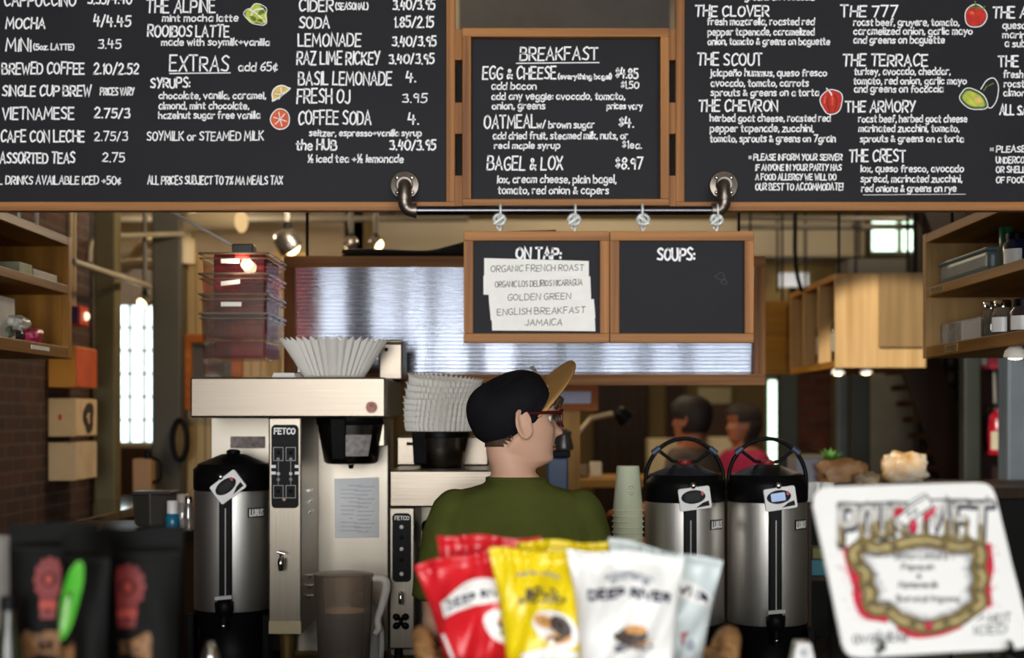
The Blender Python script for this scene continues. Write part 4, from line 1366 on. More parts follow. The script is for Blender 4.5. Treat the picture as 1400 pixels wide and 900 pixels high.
def limb(mb, pts, rs, n=16):
    mb.tube(pts, rs, n, smooth=5)
    mb.ball(pts[0], rs[0], n=14, m=8)
    mb.ball(pts[-1], rs[-1], n=14, m=8)


def hand(mb, wrist, d, up, side):
    """palm and five bent fingers; d: pointing direction, up: back of the hand, side: towards the thumb"""
    d, up, side = Vector(d).normalized(), Vector(up).normalized(), Vector(side).normalized()
    mb.tube([wrist, wrist + d * 0.03, wrist + d * 0.085], [0.024, 0.036, 0.038], 14, smooth=3, flat=1.0)
    pc_ = wrist + d * 0.055
    R = Matrix((side, d, up)).transposed()
    mb.ball(pc_, 0.042, 0.052, 0.017, 16, 10, R)
    for k, (off, ln) in enumerate(((0.030, 0.072), (0.010, 0.080), (-0.011, 0.074), (-0.031, 0.058))):
        b = wrist + d * 0.092 + side * off
        mb.tube([b - d * 0.02, b + d * ln * .4 - up * 0.004, b + d * ln * .75 - up * 0.018, b + d * ln * .9 - up * 0.034], [0.0095, 0.009, 0.008, 0.007], 10, smooth=4)
    t = wrist + d * 0.03 + side * 0.03
    mb.tube([t, t + d * 0.025 + side * 0.022, t + d * 0.055 + side * 0.028 - up * 0.01], [0.012, 0.0105, 0.008], 10, smooth=4)


TORSO = [(1.462, .055, .056, -.004), (1.440, .066, .062, -.006), (1.418, .122, .074, -.008), (1.395, .170, .088, -.008), (1.365, .186, .098, -.004), (1.315, .192, .110, 0), (1.24, .192, .117, .004),
         (1.14, .185, .114, .004), (1.04, .168, .108, .0), (.97, .170, .110, .0), (.90, .182, .116, .0), (.84, .18, .115, 0)]


def torso_rings(mb, T, grow=0.0, z_from=9, z_to=0, n=40, rows=TORSO, capt=True):
    rr = [r for r in rows if z_to <= r[0] <= z_from]
    sm = crom([Vector((r[0], r[1], r[2])) for r in rr], 4)
    ys = crom([Vector((r[3], 0, 0)) for r in rr], 4)
    vs_ = []
    for k, q in enumerate(sm):
        for j in range(n):
            a = 2 * PI * j / n
            ca, sa = math.cos(a), math.sin(a)
            x = (q.y + grow) * math.copysign(abs(ca) ** .85, ca)
            y = ys[k].x + (q.z + grow) * math.copysign(abs(sa) ** .9, sa)
            vs_.append(T(Vector((x, y, q.x))))
    fs_ = []
    for i in range(len(sm) - 1):
        for j in range(n):
            a, b = i * n + j, i * n + (j + 1) % n
            fs_.append((a, b, b + n, a + n))
    if capt:
        fs_ += [tuple(range(n))[::-1], tuple((len(sm) - 1) * n + j for j in range(n))]
    mb.add(vs_, fs_)


def shell(fn, cond, n=72, rows=None):
    """part of the head surface where cond(theta, z) holds"""
    rows = rows or [-.10 + .0075 * i for i in range(30)]
    vs_, fs_ = [], []
    for z in rows:
        for j in range(n):
            vs_.append(fn(2 * PI * j / n, z))
    for i in range(len(rows) - 1):
        for j in range(n):
            th = 2 * PI * (j + .5) / n
            th = th if th < PI else th - 2 * PI
            if cond(th, (rows[i] + rows[i + 1]) / 2):
                a, b = i * n + j, i * n + (j + 1) % n
                fs_.append((a, b, b + n, a + n))
    used = sorted({i for f in fs_ for i in f})
    mp_ = {u: k for k, u in enumerate(used)}
    return MB().add([vs_[u] for u in used], [tuple(mp_[i] for i in f) for f in fs_])


# --- the person in the olive shirt: back to us, face turned to the right
YPR = 3.55
px_c = 703
pr = thing('person', 'person in olive tee, black cap and dark red glasses, looking right', 'person', (P(px_c, 0, YPR).x, YPR, 0))
cx = P(703, 0, YPR).x
dz = P(0, 655, YPR).z - 1.452


def TB(p):
    # the lower back leans a touch towards the brewers
    return Vector((cx + 0.008 + p.x * 0.99, YPR - p.y, p.z + dz))


hz = P(0, 571, YPR).z
yaw = math.radians(13)
MH = Matrix.Translation((P(710, 0, YPR).x, YPR + 0.012, hz)) @ Matrix.Rotation(yaw, 4, 'Z') @ Matrix.Rotation(math.radians(-2), 4, 'X') @ Matrix.Scale(1.05, 4)
MC = MH @ Matrix.Translation((-0.002, 0.004, 0.004)) @ Matrix.Rotation(math.radians(23), 4, 'X') @ Matrix.Rotation(math.radians(1), 4, 'Z') @ Matrix.Rotation(math.radians(-47), 4, 'Y')
MCI = MC.inverted()


def under_cap(p):
    """keeps the crown of the head inside the cap"""
    q = MCI @ p
    if q.z <= 0:
        return p
    e = math.sqrt((q.x / .108) ** 2 + (q.y / .09) ** 2 + (q.z / .104) ** 2)
    return MC @ (q * (.85 / e)) if e > .85 else p


body = MB()
head(body, MH, fit=under_cap)
neck_b = TB(Vector((-0.012, 0.0, 1.43)))
body.tube([MH @ Vector((-0.03, 0, -0.03)), MH @ Vector((-0.034, 0, -0.075)), TB(Vector((-0.012, 0.0, 1.475))), neck_b], [0.050, 0.0495, 0.055, 0.068], 28, smooth=5)
torso_rings(body, TB)
for sg in (-1, 1):
    sh_, el_, wr2 = TB(Vector((sg * .162, .01, 1.355))), TB(Vector((sg * .20, .02, 1.10))), TB(Vector((sg * .17, -.20, 1.02)))
    limb(body, [sh_, (sh_ + el_) / 2 + Vector((sg * .012, 0, 0)), el_], [.044, .041, .038])
    limb(body, [el_, (el_ + wr2) / 2, wr2], [.040, .036, .026])
    hand(body, wr2, (-sg * 0.25, 1, -0.15), (0, .15, 1), (-sg, 0, 0))
    hp_, kn_, an_ = TB(Vector((sg * .092, 0, .86))), TB(Vector((sg * .095, -.01, .49))), TB(Vector((sg * .10, .01, .07)))
    hp_.z, kn_.z, an_.z = .88, .49, .08
    limb(body, [hp_, (hp_ + kn_) / 2, kn_], [.088, .074, .054])
    limb(body, [kn_, (kn_ * .6 + an_ * .4), an_], [.054, .05, .036])
    limb(body, [an_ + Vector((0, -.03, -.03)), an_ + Vector((0, .08, -.04)), an_ + Vector((0, .15, -.052))], [.04, .038, .026])
body_o = body.build('body', M_SKIN, pr, 179, remesh=0.0045)
# shirt
shirt = MB()
torso_rings(shirt, TB, 0.010, rows=[(1.454, .0665, .0625, -.006), (1.440, .0715, .068, -.006), (1.418, .128, .081, -.008)] + TORSO[3:])
for sg in (-1, 1):
    sh_, el_ = TB(Vector((sg * .158, .008, 1.362))), TB(Vector((sg * .190, .018, 1.14)))
    shirt.tube([sh_, sh_.lerp(el_, .45) + Vector((sg * .010, 0, .004)), sh_.lerp(el_, .95) + Vector((sg * .012, 0, 0))], [.060, .062, .066], 22, smooth=6)
    shirt.ball(sh_, .060, n=18, m=10)
so = shirt.build('tee_shirt', mat('olive_cotton', '555a28', 0.9, var=0.1, scale=9, bump=0.5, bscale=16, spec=0.1), pr, 179, remesh=0.0065)
tx = bpy.data.textures.new('cloth_folds', 'CLOUDS')
tx.noise_scale = 0.10
md = so.modifiers.new('folds', 'DISPLACE')
md.texture = tx
md.strength = 0.018
md.mid_level = 0.36
nb = MB()
nb.tube([TB(Vector((-0.004 + 0.071 * math.cos(a), -.006 + 0.067 * math.sin(a), 1.452))) for a in [2 * PI * i / 32 for i in range(32)]], 0.0058, 10, closed=True)
nb.build('neck_band', MATS['olive_cotton'], so, 60)
pants = MB()
for sg in (-1, 1):
    pants.tube([TB(Vector((sg * .09, 0, .88 - dz))), TB(Vector((sg * .095, -.01, .49 - dz))), TB(Vector((sg * .10, .01, .1 - dz)))], [.104, .078, .062], 20, smooth=5)
torso_rings(pants, TB, 0.016, .98, .84)
pants.build('trousers', mat('dark_denim', '22252e', 0.85, scale=40), pr, 179, remesh=0.01)
for sg in (-1, 1):
    a_ = TB(Vector((sg * .10, .01, .07)))
    MB().tube([(a_.x, a_.y - .06, .045), (a_.x, a_.y + .04, .05), (a_.x, a_.y + .17, .035)], [.045, .05, .034], 16, smooth=4).build('shoe', M_BLACKM, pr, 60)




def hair_cond(th, z):
    t = abs(th)
    q = MCI @ (MH @ head_pt(th, z))
    if q.z > -0.003 and (q.x > 0 or (q.x / .097) ** 2 + (q.y / .082) ** 2 < 1):
        return False
    if t < 0.75:
        return z > 0.058 - 0.018 * t
    if t < 1.35:
        return z > 0.022
    if t < 1.62:
        return z > 0.008
    if t < 1.74:
        return z > 0.014
    return z > max(-0.072, -0.02 - (t - 1.74) / 0.50 * 0.056)


hm = shell(lambda th, z: MH @ head_pt(th, z, 0.0045), hair_cond)
hair = hm.build('hair', M_HAIR, pr, 179)
md = hair.modifiers.new('lie_on_scalp', 'SHRINKWRAP')
md.target = body_o
md.wrap_method = 'NEAREST_SURFACEPOINT'
md.wrap_mode = 'ABOVE_SURFACE'
md.offset = 0.0018
md = hair.modifiers.new('thick', 'SOLIDIFY')
md.thickness = 0.0025
md.offset = 0
fr = MB()
for k in range(26):                                   # short fringe swept under the raised peak
    th = -0.95 + 1.75 * k / 25
    b = head_pt(th, 0.050, 0.003)
    m_ = head_pt(th, 0.040, 0.012 + 0.003 * math.sin(k * 2.1))
    e_ = head_pt(th - 0.05, 0.028 - 0.007 * math.sin(k * 1.7), 0.009)
    tuft = []
    for q in (b, m_, e_):
        q = MCI @ (MH @ q)
        q.z = min(q.z, -0.010)
        tuft.append(MC @ q)
    fr.tube(tuft, [0.006, 0.0062, 0.0016], 7, smooth=3)
fr.build('fringe', M_HAIR, hair, 60)
# eyes, brows and mouth
for sg in (-1, 1):
    ey = MB().ball(MH @ Vector((0.0615, sg * .030, -.003)), 0.0115, n=16, m=10).build('eye', M_WPLAS, pr, 180)
    MB().ball(MH @ Vector((0.0705, sg * .030, -.003)), 0.004, 0.005, 0.005, 12, 8).build('iris', mat('iris_brown', '3a2416', 0.2), ey, 180)
    MB().tube([MH @ (head_pt(sg * a, .021, .001)) for a in (.22, .4, .6)], [.0022, .003, .0014], 8).build('eyebrow', M_HAIR, pr, 60)
lp = MB()
lp.tube([MH @ head_pt(a, -.0665 - .001 * abs(a), 0.0005) for a in (-.34, -.15, 0, .15, .34)], [.001, .0035, .0032, .0035, .001], 8, smooth=3)
lp.tube([MH @ head_pt(a, -.0752, 0.0003) for a in (-.3, -.15, 0, .15, .3)], [.001, .004, .0045, .004, .001], 8, smooth=3)
lp.build('mouth', mat('lip_pink', 'b9695c', 0.45), pr, 60)
# glasses
M_GL = mat('glasses_dark_red', '4a0f16', 0.25)
gl = MB()


def gp(x, y, z):
    return MH @ Vector((x, y, z))


for sg in (-1, 1):
    rim = [gp(0.098 - 0.012 * (abs(v[0]) / .028) ** 2 * (1 if v[0] > 0 else .2), sg * (0.034 + v[0]), -0.003 + v[1]) for v in rrect(0, 0, 0.0265, 0.0195, 0.012, 4)]
    gl.tube(rim, 0.0026, 8, closed=True)
gl.tube([gp(0.102, -.008, 0.004), gp(0.105, 0, 0.006), gp(0.102, .008, 0.004)], 0.0024, 8)
gob = gl.build('glasses', M_GL, pr, 60)
for sg in (-1, 1):
    MB().tube([gp(0.086, sg * .062, 0.009), gp(0.05, sg * .0775, 0.009), gp(0.0, sg * .0835, 0.006), gp(-0.022, sg * .082, -0.004)], [0.0042, 0.0042, 0.0036, 0.003], 8, smooth=4).build('temple_arm', M_GL, gob, 60)
    MB().poly([gp(0.0975 - 0.012 * (abs(v[0]) / .028) ** 2 * (1 if v[0] > 0 else .2), sg * (0.034 + v[0]), -0.003 + v[1]) for v in rrect(0, 0, 0.0265, 0.0195, 0.012, 4)]).build('lens', clear_mat('lens_glass', 'f4f8f4', 0.06), gob, solid=0.001)
# cap: tipped back, peak up
cap = MB()
prof = []
for i in range(15):
    t = i / 14 * PI / 2
    hq = math.sin(t) ** .95 if t > 0 else 0
    prof.append((math.cos(t) ** .62 * (.88 + .12 * min(1, hq / .35)), hq))
NCP = 64
vs_, fs_ = [], []
for (r, h) in [(0.865, -0.07)] + prof:
    for j in range(NCP):
        a = 2 * PI * j / NCP
        seam = 1 + 0.008 * abs(math.sin(3 * a))
        fl = 1 - 0.02 * max(0, math.cos(a)) * (h if h > 0 else 0)
        hh2 = h * (0.106 + 0.016 * math.cos(a + PI) * h)
        vs_.append(MC @ Vector((0.109 * r * math.cos(a) * seam * fl, 0.087 * r * math.sin(a) * seam, hh2)))
for i in range(len(prof)):
    for j in range(NCP):
        a, b = i * NCP + j, i * NCP + (j + 1) % NCP
        fs_.append((a, b, b + NCP, a + NCP))
cap.add(vs_, fs_)
M_CAP = mat('cap_black', '17171b', 0.85, var=0.2, scale=30, bump=0.15, bscale=120, spec=0.15)
cpo = cap.build('cap', M_CAP, pr, 179, solid=0.003)
MB().ball(MC @ Vector((0, 0, 0.105)), 0.007, 0.007, 0.004, 12, 8).build('cap_button', M_CAP, cpo, 180)
pk = MB()


def peak(u, v):
    a = (u - 0.5) * 2 * 1.12
    x0_, y0_ = 0.096 * math.cos(a), 0.082 * math.sin(a)
    ln = 0.090 * (1 - (abs(u - .5) * 2) ** 2.6) + 0.004
    return MC @ Vector((x0_ - 0.004 + ln * v, y0_ * (1 + 0.02 * v), -0.004 + 0.004 * v - 1.6 * (y0_ * v) ** 2))


pk.grid(peak, 28, 8)
pk.build('cap_peak', mat('tan_suede', 'b98b4e', 0.8, var=0.1, scale=30), cpo, 179, solid=0.004)
el = MB()
for k in range(3):
    a = 0.25 - k * 0.12
    el.ball(MC @ Vector((0.106 * math.cos(a), 0.09 * math.sin(a), 0.045 + 0.01 * k)), 0.006, 0.006, 0.004, 10, 6)
el.build('cap_patch', mat('patch_grey', '9a958c', 0.7), cpo, 60)


# --- seated guests far behind
def guest(px, py_head, Y, face_deg, label, skin, hair_m, shirt_m, lean=0.0, hair_long=False):
    hzz = P(0, py_head, Y).z
    X = P(px, 0, Y).x
    t = thing('person', label, 'person', (X, Y, 0))
    M = Matrix.Translation((X, Y, hzz)) @ Matrix.Rotation(math.radians(face_deg), 4, 'Z')
    d2 = hzz - 0.175 - 1.40
    rz_ = Matrix.Rotation(math.radians(face_deg), 3, 'Z')

    def T(p):
        q = rz_ @ Vector((-p.y + lean * (p.z - 1.4) - 0.02, p.x, 0))
        return Vector((X + q.x, Y + q.y, p.z + d2))
    b = MB()
    head(b, M, 40)
    b.tube([M @ Vector((-.02, 0, -.05)), M @ Vector((-.02, 0, -.11)), T(Vector((0, 0, 1.40)))], [.052, .055, .075], 20, smooth=4)
    torso_rings(b, T, 0, n=28)
    for sg in (-1, 1):
        s_, e_, w2 = T(Vector((sg * .18, 0, 1.35))), T(Vector((sg * .24, -.05, 1.10))), T(Vector((sg * .12, -.30, 1.08)))
        limb(b, [s_, (s_ + e_) / 2, e_], [.052, .046, .04], 12)
        limb(b, [e_, (e_ + w2) / 2, w2], [.04, .035, .026], 12)
        fw = rz_ @ Vector((1, -sg * .2, 0))
        hand(b, w2, fw, (0, 0, 1), rz_ @ Vector((0, -sg, 0)))
        h_ = T(Vector((sg * .1, 0, .88)))
        k_ = T(Vector((sg * .12, -.42, .86)))
        f_ = Vector((k_.x, k_.y, 0.08))
        limb(b, [h_, (h_ + k_) / 2, k_], [.085, .075, .058], 12)
        limb(b, [k_, (k_ + f_) / 2, f_], [.055, .05, .036], 12)
        limb(b, [f_ + Vector((0, 0, -.03)), f_ + fw * .1 + Vector((0, 0, -.04)), f_ + fw * .17 + Vector((0, 0, -.05))], [.04, .036, .026], 10)
    b.build('body', skin, t, 179, remesh=0.009)
    s2 = MB()
    torso_rings(s2, T, .014, 1.43, .84, 28)
    for sg in (-1, 1):
        s_, e_ = T(Vector((sg * .175, 0, 1.35))), T(Vector((sg * .235, -.04, 1.13)))
        s2.tube([s_, (s_ + e_) / 2, e_], [.066, .066, .064], 16, smooth=4)
        s2.ball(s_, .066, n=14, m=8)
    s2.build('shirt', shirt_m, t, 179, remesh=0.011)
    lo_ = -0.13 if hair_long else -0.075
    hs = shell(lambda th, z: M @ head_pt(th, max(z, -.1), 0.012 + (0.008 if hair_long and z < 0 else 0)) + Vector((0, 0, min(0, z + .1))),
               lambda th, z: (z > .05 if abs(th) < .9 else z > 0.0 if abs(th) < 1.5 else z > lo_), rows=[lo_ - .01 + .0075 * i for i in range(int((.118 - lo_) / .0075) + 2)])
    hs.build('hair', hair_m, t, 179, solid=0.012)
    return t


guest(943, 571, 7.4, 148, 'seated person in grey-brown tee with dark hair, beyond the dispensers', M_SKIN2, M_HAIRD, mat('tee_grey_brown', '5c5047', 0.9))
guest(1014, 578, 8.2, 200, 'seated person in pink top, beyond the dispenser with the blue screen', M_SKIN2, mat('hair_black_brown', '2a1d16', 0.7), mat('top_pink', 'a8224e', 0.85), hair_long=True)
# ---------------------------------------------------------------- front counter
ZF = 1.21
fc_ = thing('front_counter', 'front counter carrying the chip bags, the white sign and coffee bags', 'counter', (0, 1.85, 0))
MB().box(-1.25, 1.25, 1.45, 2.1, ZF - 0.03, ZF).build('worktop', MATS['dark_worktop'], fc_, bevel=0.004)
MB().box(-1.23, 1.23, 1.50, 2.07, 0, ZF - 0.03).build('counter_body', M_BLACKM, fc_)

# ---------------------------------------------------------------- chip bags in a basket
M_BAGR = mat('bag_red', 'd4202a', 0.32, var=0.06, scale=5)
M_BAGY = mat('bag_yellow', 'ecd112', 0.32, var=0.05, scale=5)
M_BAGW = mat('bag_white', 'f1efec', 0.35, var=0.02, scale=5)
M_BAGG = mat('bag_grey', 'ccd6d6', 0.35, var=0.03, scale=5)
M_TAN = mat('chip_tan', 'd39a5a', 0.6, var=0.2, scale=60)
M_BROWN = mat('chip_dark', '4a3c36', 0.6, var=0.3, scale=60)
M_NAVY = mat('print_navy', '26263e', 0.6)
M_SHADE = mat('print_grey_blue', '9aa0ac', 0.6)


def chip_bag(label, corners, Y, thick, m, seed, decals, grp):
    """pillow bag with crimped seals; corners in pixels at distance Y: top left, top right, bottom right, bottom left"""
    r_ = random.Random(seed)
    ph = [r_.uniform(0, 6.28) for _ in range(8)]
    tl, tr, br_, bl_ = [P(a, b, Y) for a, b in corners]
    bot = (bl_ + br_) / 2
    t = thing('chip_bag', label, 'chip bag', (bot.x, Y, max(ZF, bot.z)), 0, grp)

    def sf(u, v, side=1, d=0.0):
        p = (tl * (1 - u) + tr * u) * (1 - v) + (bl_ * (1 - u) + br_ * u) * v
        eu = max(0.0, 1 - abs(2 * u - 1) ** 2.4)
        ev = max(0.0, min(1.0, (v - 0.07) / 0.24)) if v < .5 else max(0.0, min(1.0, (0.93 - v) / 0.24))
        ev = ev * ev * (3 - 2 * ev)
        bul = thick * (eu ** .55) * ev ** .7
        # pleats running out of the seals, broad dents in the belly
        wr2 = 0.0060 * math.sin(u * 23 + ph[0] + 1.5 * math.sin(u * 7 + ph[1])) * (1 - ev) * eu + 0.0060 * math.sin(u * 11 + v * 9 + ph[2]) * ev * eu
        wr2 += 0.0042 * math.sin(v * 17 + u * 5 + ph[3]) * eu + 0.0016 * math.sin(u * 31 + v * 23 + ph[4]) * eu
        crimp = 0.0011 * math.sin(v * 520) if v < .07 or v > .93 else 0
        pinch = 1 - 0.075 * math.sin(PI * v) ** 1.0 if True else 1
        mid_ = (tl + tr) / 2 * (1 - v) + (bl_ + br_) / 2 * v
        q = mid_ + (p - mid_) * (pinch + 0.0 * u)
        wav = 0.006 * math.sin(u * 5 + ph[5]) * (1 - v)
        return Vector((q.x, Y + wav - side * (bul * (1 if side > 0 else .4) + wr2 * (1 if side > 0 else .4)) - crimp - d * side, q.z + 0.0025 * math.sin(u * 9 + ph[6]) * (1 - v) ** 8))
    mb = MB()
    mb.grid(lambda u, v: sf(u, v, 1), 44, 70)
    mb.grid(lambda u, v: sf(u, v, -1) + Vector((0, 0.0006, 0)), 44, 70)
    bag = mb.build('bag_body', m, t, 179, merge=False)
    for k, (nm, dm, shapes) in enumerate(decals):
        g = MB()
        dd = 0.0012 + 0.0005 * k
        fm = lambda a, b: sf(min(.99, max(.01, a)), min(.99, max(.01, b * .79)), 1, dd)
        for s in shapes:
            if s[0] == 'e':
                _, cu, cv, ru, rv, an = s
                n = 20
                rings = 5
                vs_ = [fm(cu, cv)]
                for q in range(1, rings + 1):
                    for (a, b) in blob(0, 0, 1, 1, n):
                        x, y = a * ru * q / rings, b * rv * q / rings
                        vs_.append(fm(cu + x * math.cos(an) - y * math.sin(an) * .7, cv + x * math.sin(an) * .7 + y * math.cos(an)))
                fs_ = [(0, 1 + j, 1 + (j + 1) % n) for j in range(n)]
                for q in range(rings - 1):
                    o = 1 + q * n
                    for j in range(n):
                        fs_.append((o + j, o + (j + 1) % n, o + n + (j + 1) % n, o + n + j))
                g.add(vs_, fs_)
            elif s[0] == 'b':
                _, u0, u1, v0, v1, arch, hgt = s
                g.grid(lambda a, b: fm(u0 + (u1 - u0) * a, v0 + (v1 - v0) * a - arch * math.sin(PI * a) + hgt * (b - .5) * (1 - .25 * math.cos(2 * PI * a))), 30, 4)
            elif s[0] == 't':
                _, tx_, u0, u1, v0, v1, cap_, hw = s
                write(g, tx_, 0, 0, cap_ * 100, lambda a, b: fm(u0 + (u1 - u0) * a / 100, v0 + (v1 - v0) * a / 100 - s_arch(s, a) + b / 100), 100, hw, jit=.6)
            elif s[0] == 'r':
                ribbon(g, s[1], s[2], fm)
        g.build(nm, dm, t, 179, merge=False)
    return t


def s_arch(s, a):
    return 0.03 * math.sin(PI * a / 100)


M_RAYW = mat('ray_print_grey', 'd4d2cf', 0.4)
M_RAYY = mat('ray_print_gold', 'd8b60c', 0.4)


def rays(cu, cv, r0, r1, a0, a1, n, hw):
    out = []
    for i in range(n):
        a = math.radians(a0 + (a1 - a0) * i / (n - 1))
        out.append(('r', [(cu + r * math.cos(a) * .9, cv + r * math.sin(a) * .62) for r in (r0, (r0 + r1) / 2, r1)], hw))
    return [o for o in out if all(.06 < p[0] < .94 and .1 < p[1] < .9 for p in o[1])]


G = 'small chip bags standing in the basket'
ZV = 962
chip_bag('red chip bag at the back left of the basket, plain top edge', [(597, 731), (741, 736), (728, ZV), (612, ZV)], 2.06, 0.02, M_BAGR, 1, [], G)
chip_bag('yellow chip bag at the back of the basket behind the white bag', [(704, 739), (832, 742), (826, ZV), (712, ZV)], 2.03, 0.018, M_BAGY, 2, [], G)
chip_bag('pale grey chip bag at the right of the basket behind the white bag', [(832, 736), (988, 768), (955, ZV), (838, ZV)], 2.035, 0.022, M_BAGG, 3, [
    ('name_band', M_BAGW, [('b', .50, .97, .27, .36, .02, .13)]),
    ('lettering', M_NAVY, [('t', 'IVER', .60, .93, .325, .385, .055, 1.6)]),
    ('red_mark', M_RED, [('r', [(.7, .66), (.76, .64), (.72, .70), (.74, .74)], .012)]),
    ('grey_figure', M_SHADE, [('e', .83, .75, .05, .05, 0)])], G)
chip_bag('red chip bag with a white name band at the left of the basket', [(566, 773), (706, 742), (735, ZV), (622, ZV)], 1.985, 0.026, M_BAGR, 4, [
    ('name_band', M_BAGW, [('b', .14, .98, .42, .40, .10, .17)]),
    ('lettering', M_NAVY, [('t', 'DEEP RIVER', .21, .93, .405, .385, .055, 1.1)]),
    ('picture_patch', M_BAGW, [('e', .80, .63, .27, .145, .5)]),
    ('bowl', M_BROWN, [('e', .86, .61, .16, .075, .4), ('e', .84, .68, .12, .04, .3)]),
    ('chips', M_TAN, [('e', .84, .56, .12, .03, 0)]),
    ('white_edge', M_BAGW, [('r', [(.07, .64), (.09, .74), (.11, .84), (.12, .9)], .022)])], G)
chip_bag('yellow chip bag with a bowl picture at the front of the basket', [(668, 750), (797, 757), (806, ZV), (697, ZV)], 1.95, 0.027, M_BAGY, 5, [
    ('ray_print', M_RAYY, rays(.62, .62, .45, 1.25, 95, 300, 26, .006)),
    ('small_print', M_SHADE, [('t', 'HAND MADE IN SMALL', .26, .74, .22, .21, .022, .6)]),
    ('lettering', M_BROWN, [('t', 'BOLD', .34, .70, .375, .36, .05, 1.2), ('t', 'AND JUICY', .24, .80, .435, .415, .045, 1.0)]),
    ('picture_patch', M_BAGW, [('e', .66, .625, .30, .155, .35)]),
    ('chips', M_TAN, [('e', .53, .56, .14, .06, .3), ('e', .68, .70, .17, .045, -.1)]),
    ('bowl', M_BROWN, [('e', .72, .60, .15, .085, .5), ('e', .66, .705, .10, .02, -.1)]),
    ('lower_band', M_BAGW, [('b', .2, .92, .86, .84, .03, .08)])], G)
chip_bag('white chip bag with a small bowl picture at the front of the basket', [(774, 750), (936, 761), (922, ZV), (797, ZV)], 1.925, 0.029, M_BAGW, 6, [
    ('ray_print', M_RAYW, rays(.52, .62, .34, 1.15, 0, 350, 46, .005)),
    ('arched_print', M_SHADE, [('t', 'KETTLE COOKED POTATO', .30, .74, .215, .215, .02, .6), ('t', 'CHIPS', .34, .70, .25, .25, .03, .8)]),
    ('lettering', M_NAVY, [('t', 'DEEP RIVER', .13, .90, .385, .385, .066, 1.3)]),
    ('bowl', M_BROWN, [('e', .54, .665, .15, .075, -.15), ('e', .5, .70, .16, .05, .2)]),
    ('chips', M_TAN, [('e', .57, .615, .115, .036, 0), ('e', .63, .73, .13, .014, -.3)]),
    ('lower_print', M_NAVY, [('t', 'SEA SALT', .35, .75, .80, .80, .04, .9)])], G)
bs = thing('wicker_basket', 'brown wicker basket holding the chip bags', 'basket', (P(787, 0, 1.99).x, 1.99, ZF))
M_WICK = mat('wicker', '8a6238', 0.8, var=0.35, scale=50, bump=0.3)
bx, by = P(787, 0, 1.99).x, 1.99
RX, RY = 0.208, 0.125
zr = P(0, 926, 1.87).z
wk = MB()
NS = 44
for k in range(7):
    z = ZF + 0.008 + (zr - ZF - 0.012) * k / 6
    f_ = 0.86 + 0.14 * k / 6
    wk.tube([(bx + (RX * f_ + 0.0035 * math.sin(NS / 2 * a + PI * k)) * math.cos(a), by + (RY * f_ + 0.0035 * math.sin(NS / 2 * a + PI * k)) * math.sin(a), z) for a in [2 * PI * i / 176 for i in range(176)]], 0.0052, 6, closed=True)
wk.build('woven_side', M_WICK, bs, 60)
rm = MB()
for q in (0, PI):
    rm.tube([(bx + RX * math.cos(a), by + RY * math.sin(a) + 0.005 * math.sin(14 * a + q), zr + 0.005 * math.cos(14 * a + q)) for a in [2 * PI * i / 160 for i in range(160)]], 0.0085, 8, closed=True)
rm.build('braided_rim', M_WICK, bs, 60)
for sg in (-1, 1):
    hd = MB()
    for q in (0, PI):
        hd.tube([Vector((bx + sg * (RX - .002 + .01 * math.sin(t)), by - .05 + .1 * t / PI, zr + .036 * math.sin(t) ** .6)) + Vector((.006 * math.cos(10 * t + q), 0, .006 * math.sin(10 * t + q))) for t in [PI * i / 40 for i in range(41)]], .0085, 8)
    hd.build('basket_handle', M_WICK, bs, 60)
MB().lathe([(1, 0.0), (1, 0.006)], (bx, by, ZF + .001), 40, sx=RX * .86, sy=RY * .86).build('basket_floor', M_WICK, bs)

# ---------------------------------------------------------------- white easel sign
YS = 1.95
s0 = YS / F
U_ = Vector((1, .34, .03)) * s0
V_ = Vector((.2, -.5, -1)) * s0
N_ = U_.cross(V_).normalized()
if N_.y > 0:
    N_ = -N_
O_s = P(1112, 664, YS)


def smap(d):
    eye = Vector((0, 0, CZ))

    def f(px, py):                       # the flat board measured through the lens
        r = P(px, py, 1.0) - eye
        return eye + r * ((O_s - eye).dot(N_) / r.dot(N_)) + N_ * d
    return f


sg_ = thing('counter_sign', 'white hand-painted sign board leaning on a black wire easel', 'sign', O_s + U_ * 125 + V_ * 215)
bdo = [(1112, 690), (1114, 676), (1121, 668), (1134, 665), (1230, 662), (1335, 659.5), (1349, 661), (1357, 667), (1362, 678), (1384, 770), (1409, 868), (1409, 878), (1403, 885), (1392, 887), (1290, 892), (1182, 899), (1166, 897), (1157, 890), (1152, 878), (1132, 780)]
sm = smap(0)
MB().prism([sm(*p) for p in bdo], -N_ * 0.006).build('sign_board', mat('sign_white', 'f4f3f1', 0.25, var=0.015), sg_, bevel=0.0015)
M_GOLD = mat('sign_gold', '93804a', 0.6, col2='6d5c34', scale=60)
M_GOLDL = mat('sign_gold_light', 'b9aa7c', 0.6, var=.15, scale=60)
M_SGREY = mat('sign_grey', '6b6a6e', 0.7, col2='a9a8ac', scale=70)
M_SRED = mat('sign_red', 'c8243e', 0.6, var=.15, scale=60)
M_SPINK = mat('sign_pink', 'dc6a7c', 0.7, var=.15, scale=60)
M_SINK = mat('sign_ink', '2c2c34', 0.7)


def sdraw(name, m, d, polys=(), lines=(), parent=None):
    g = MB()
    for p in polys:
        ppoly(g, p, smap(d))
    for pts, hw, cl_ in lines:
        ribbon(g, crom([Vector((a, b, 0)) for a, b in pts], 5, cl_), hw, smap(d), closed=cl_)
    return g.build(name, m, sg_, merge=False)


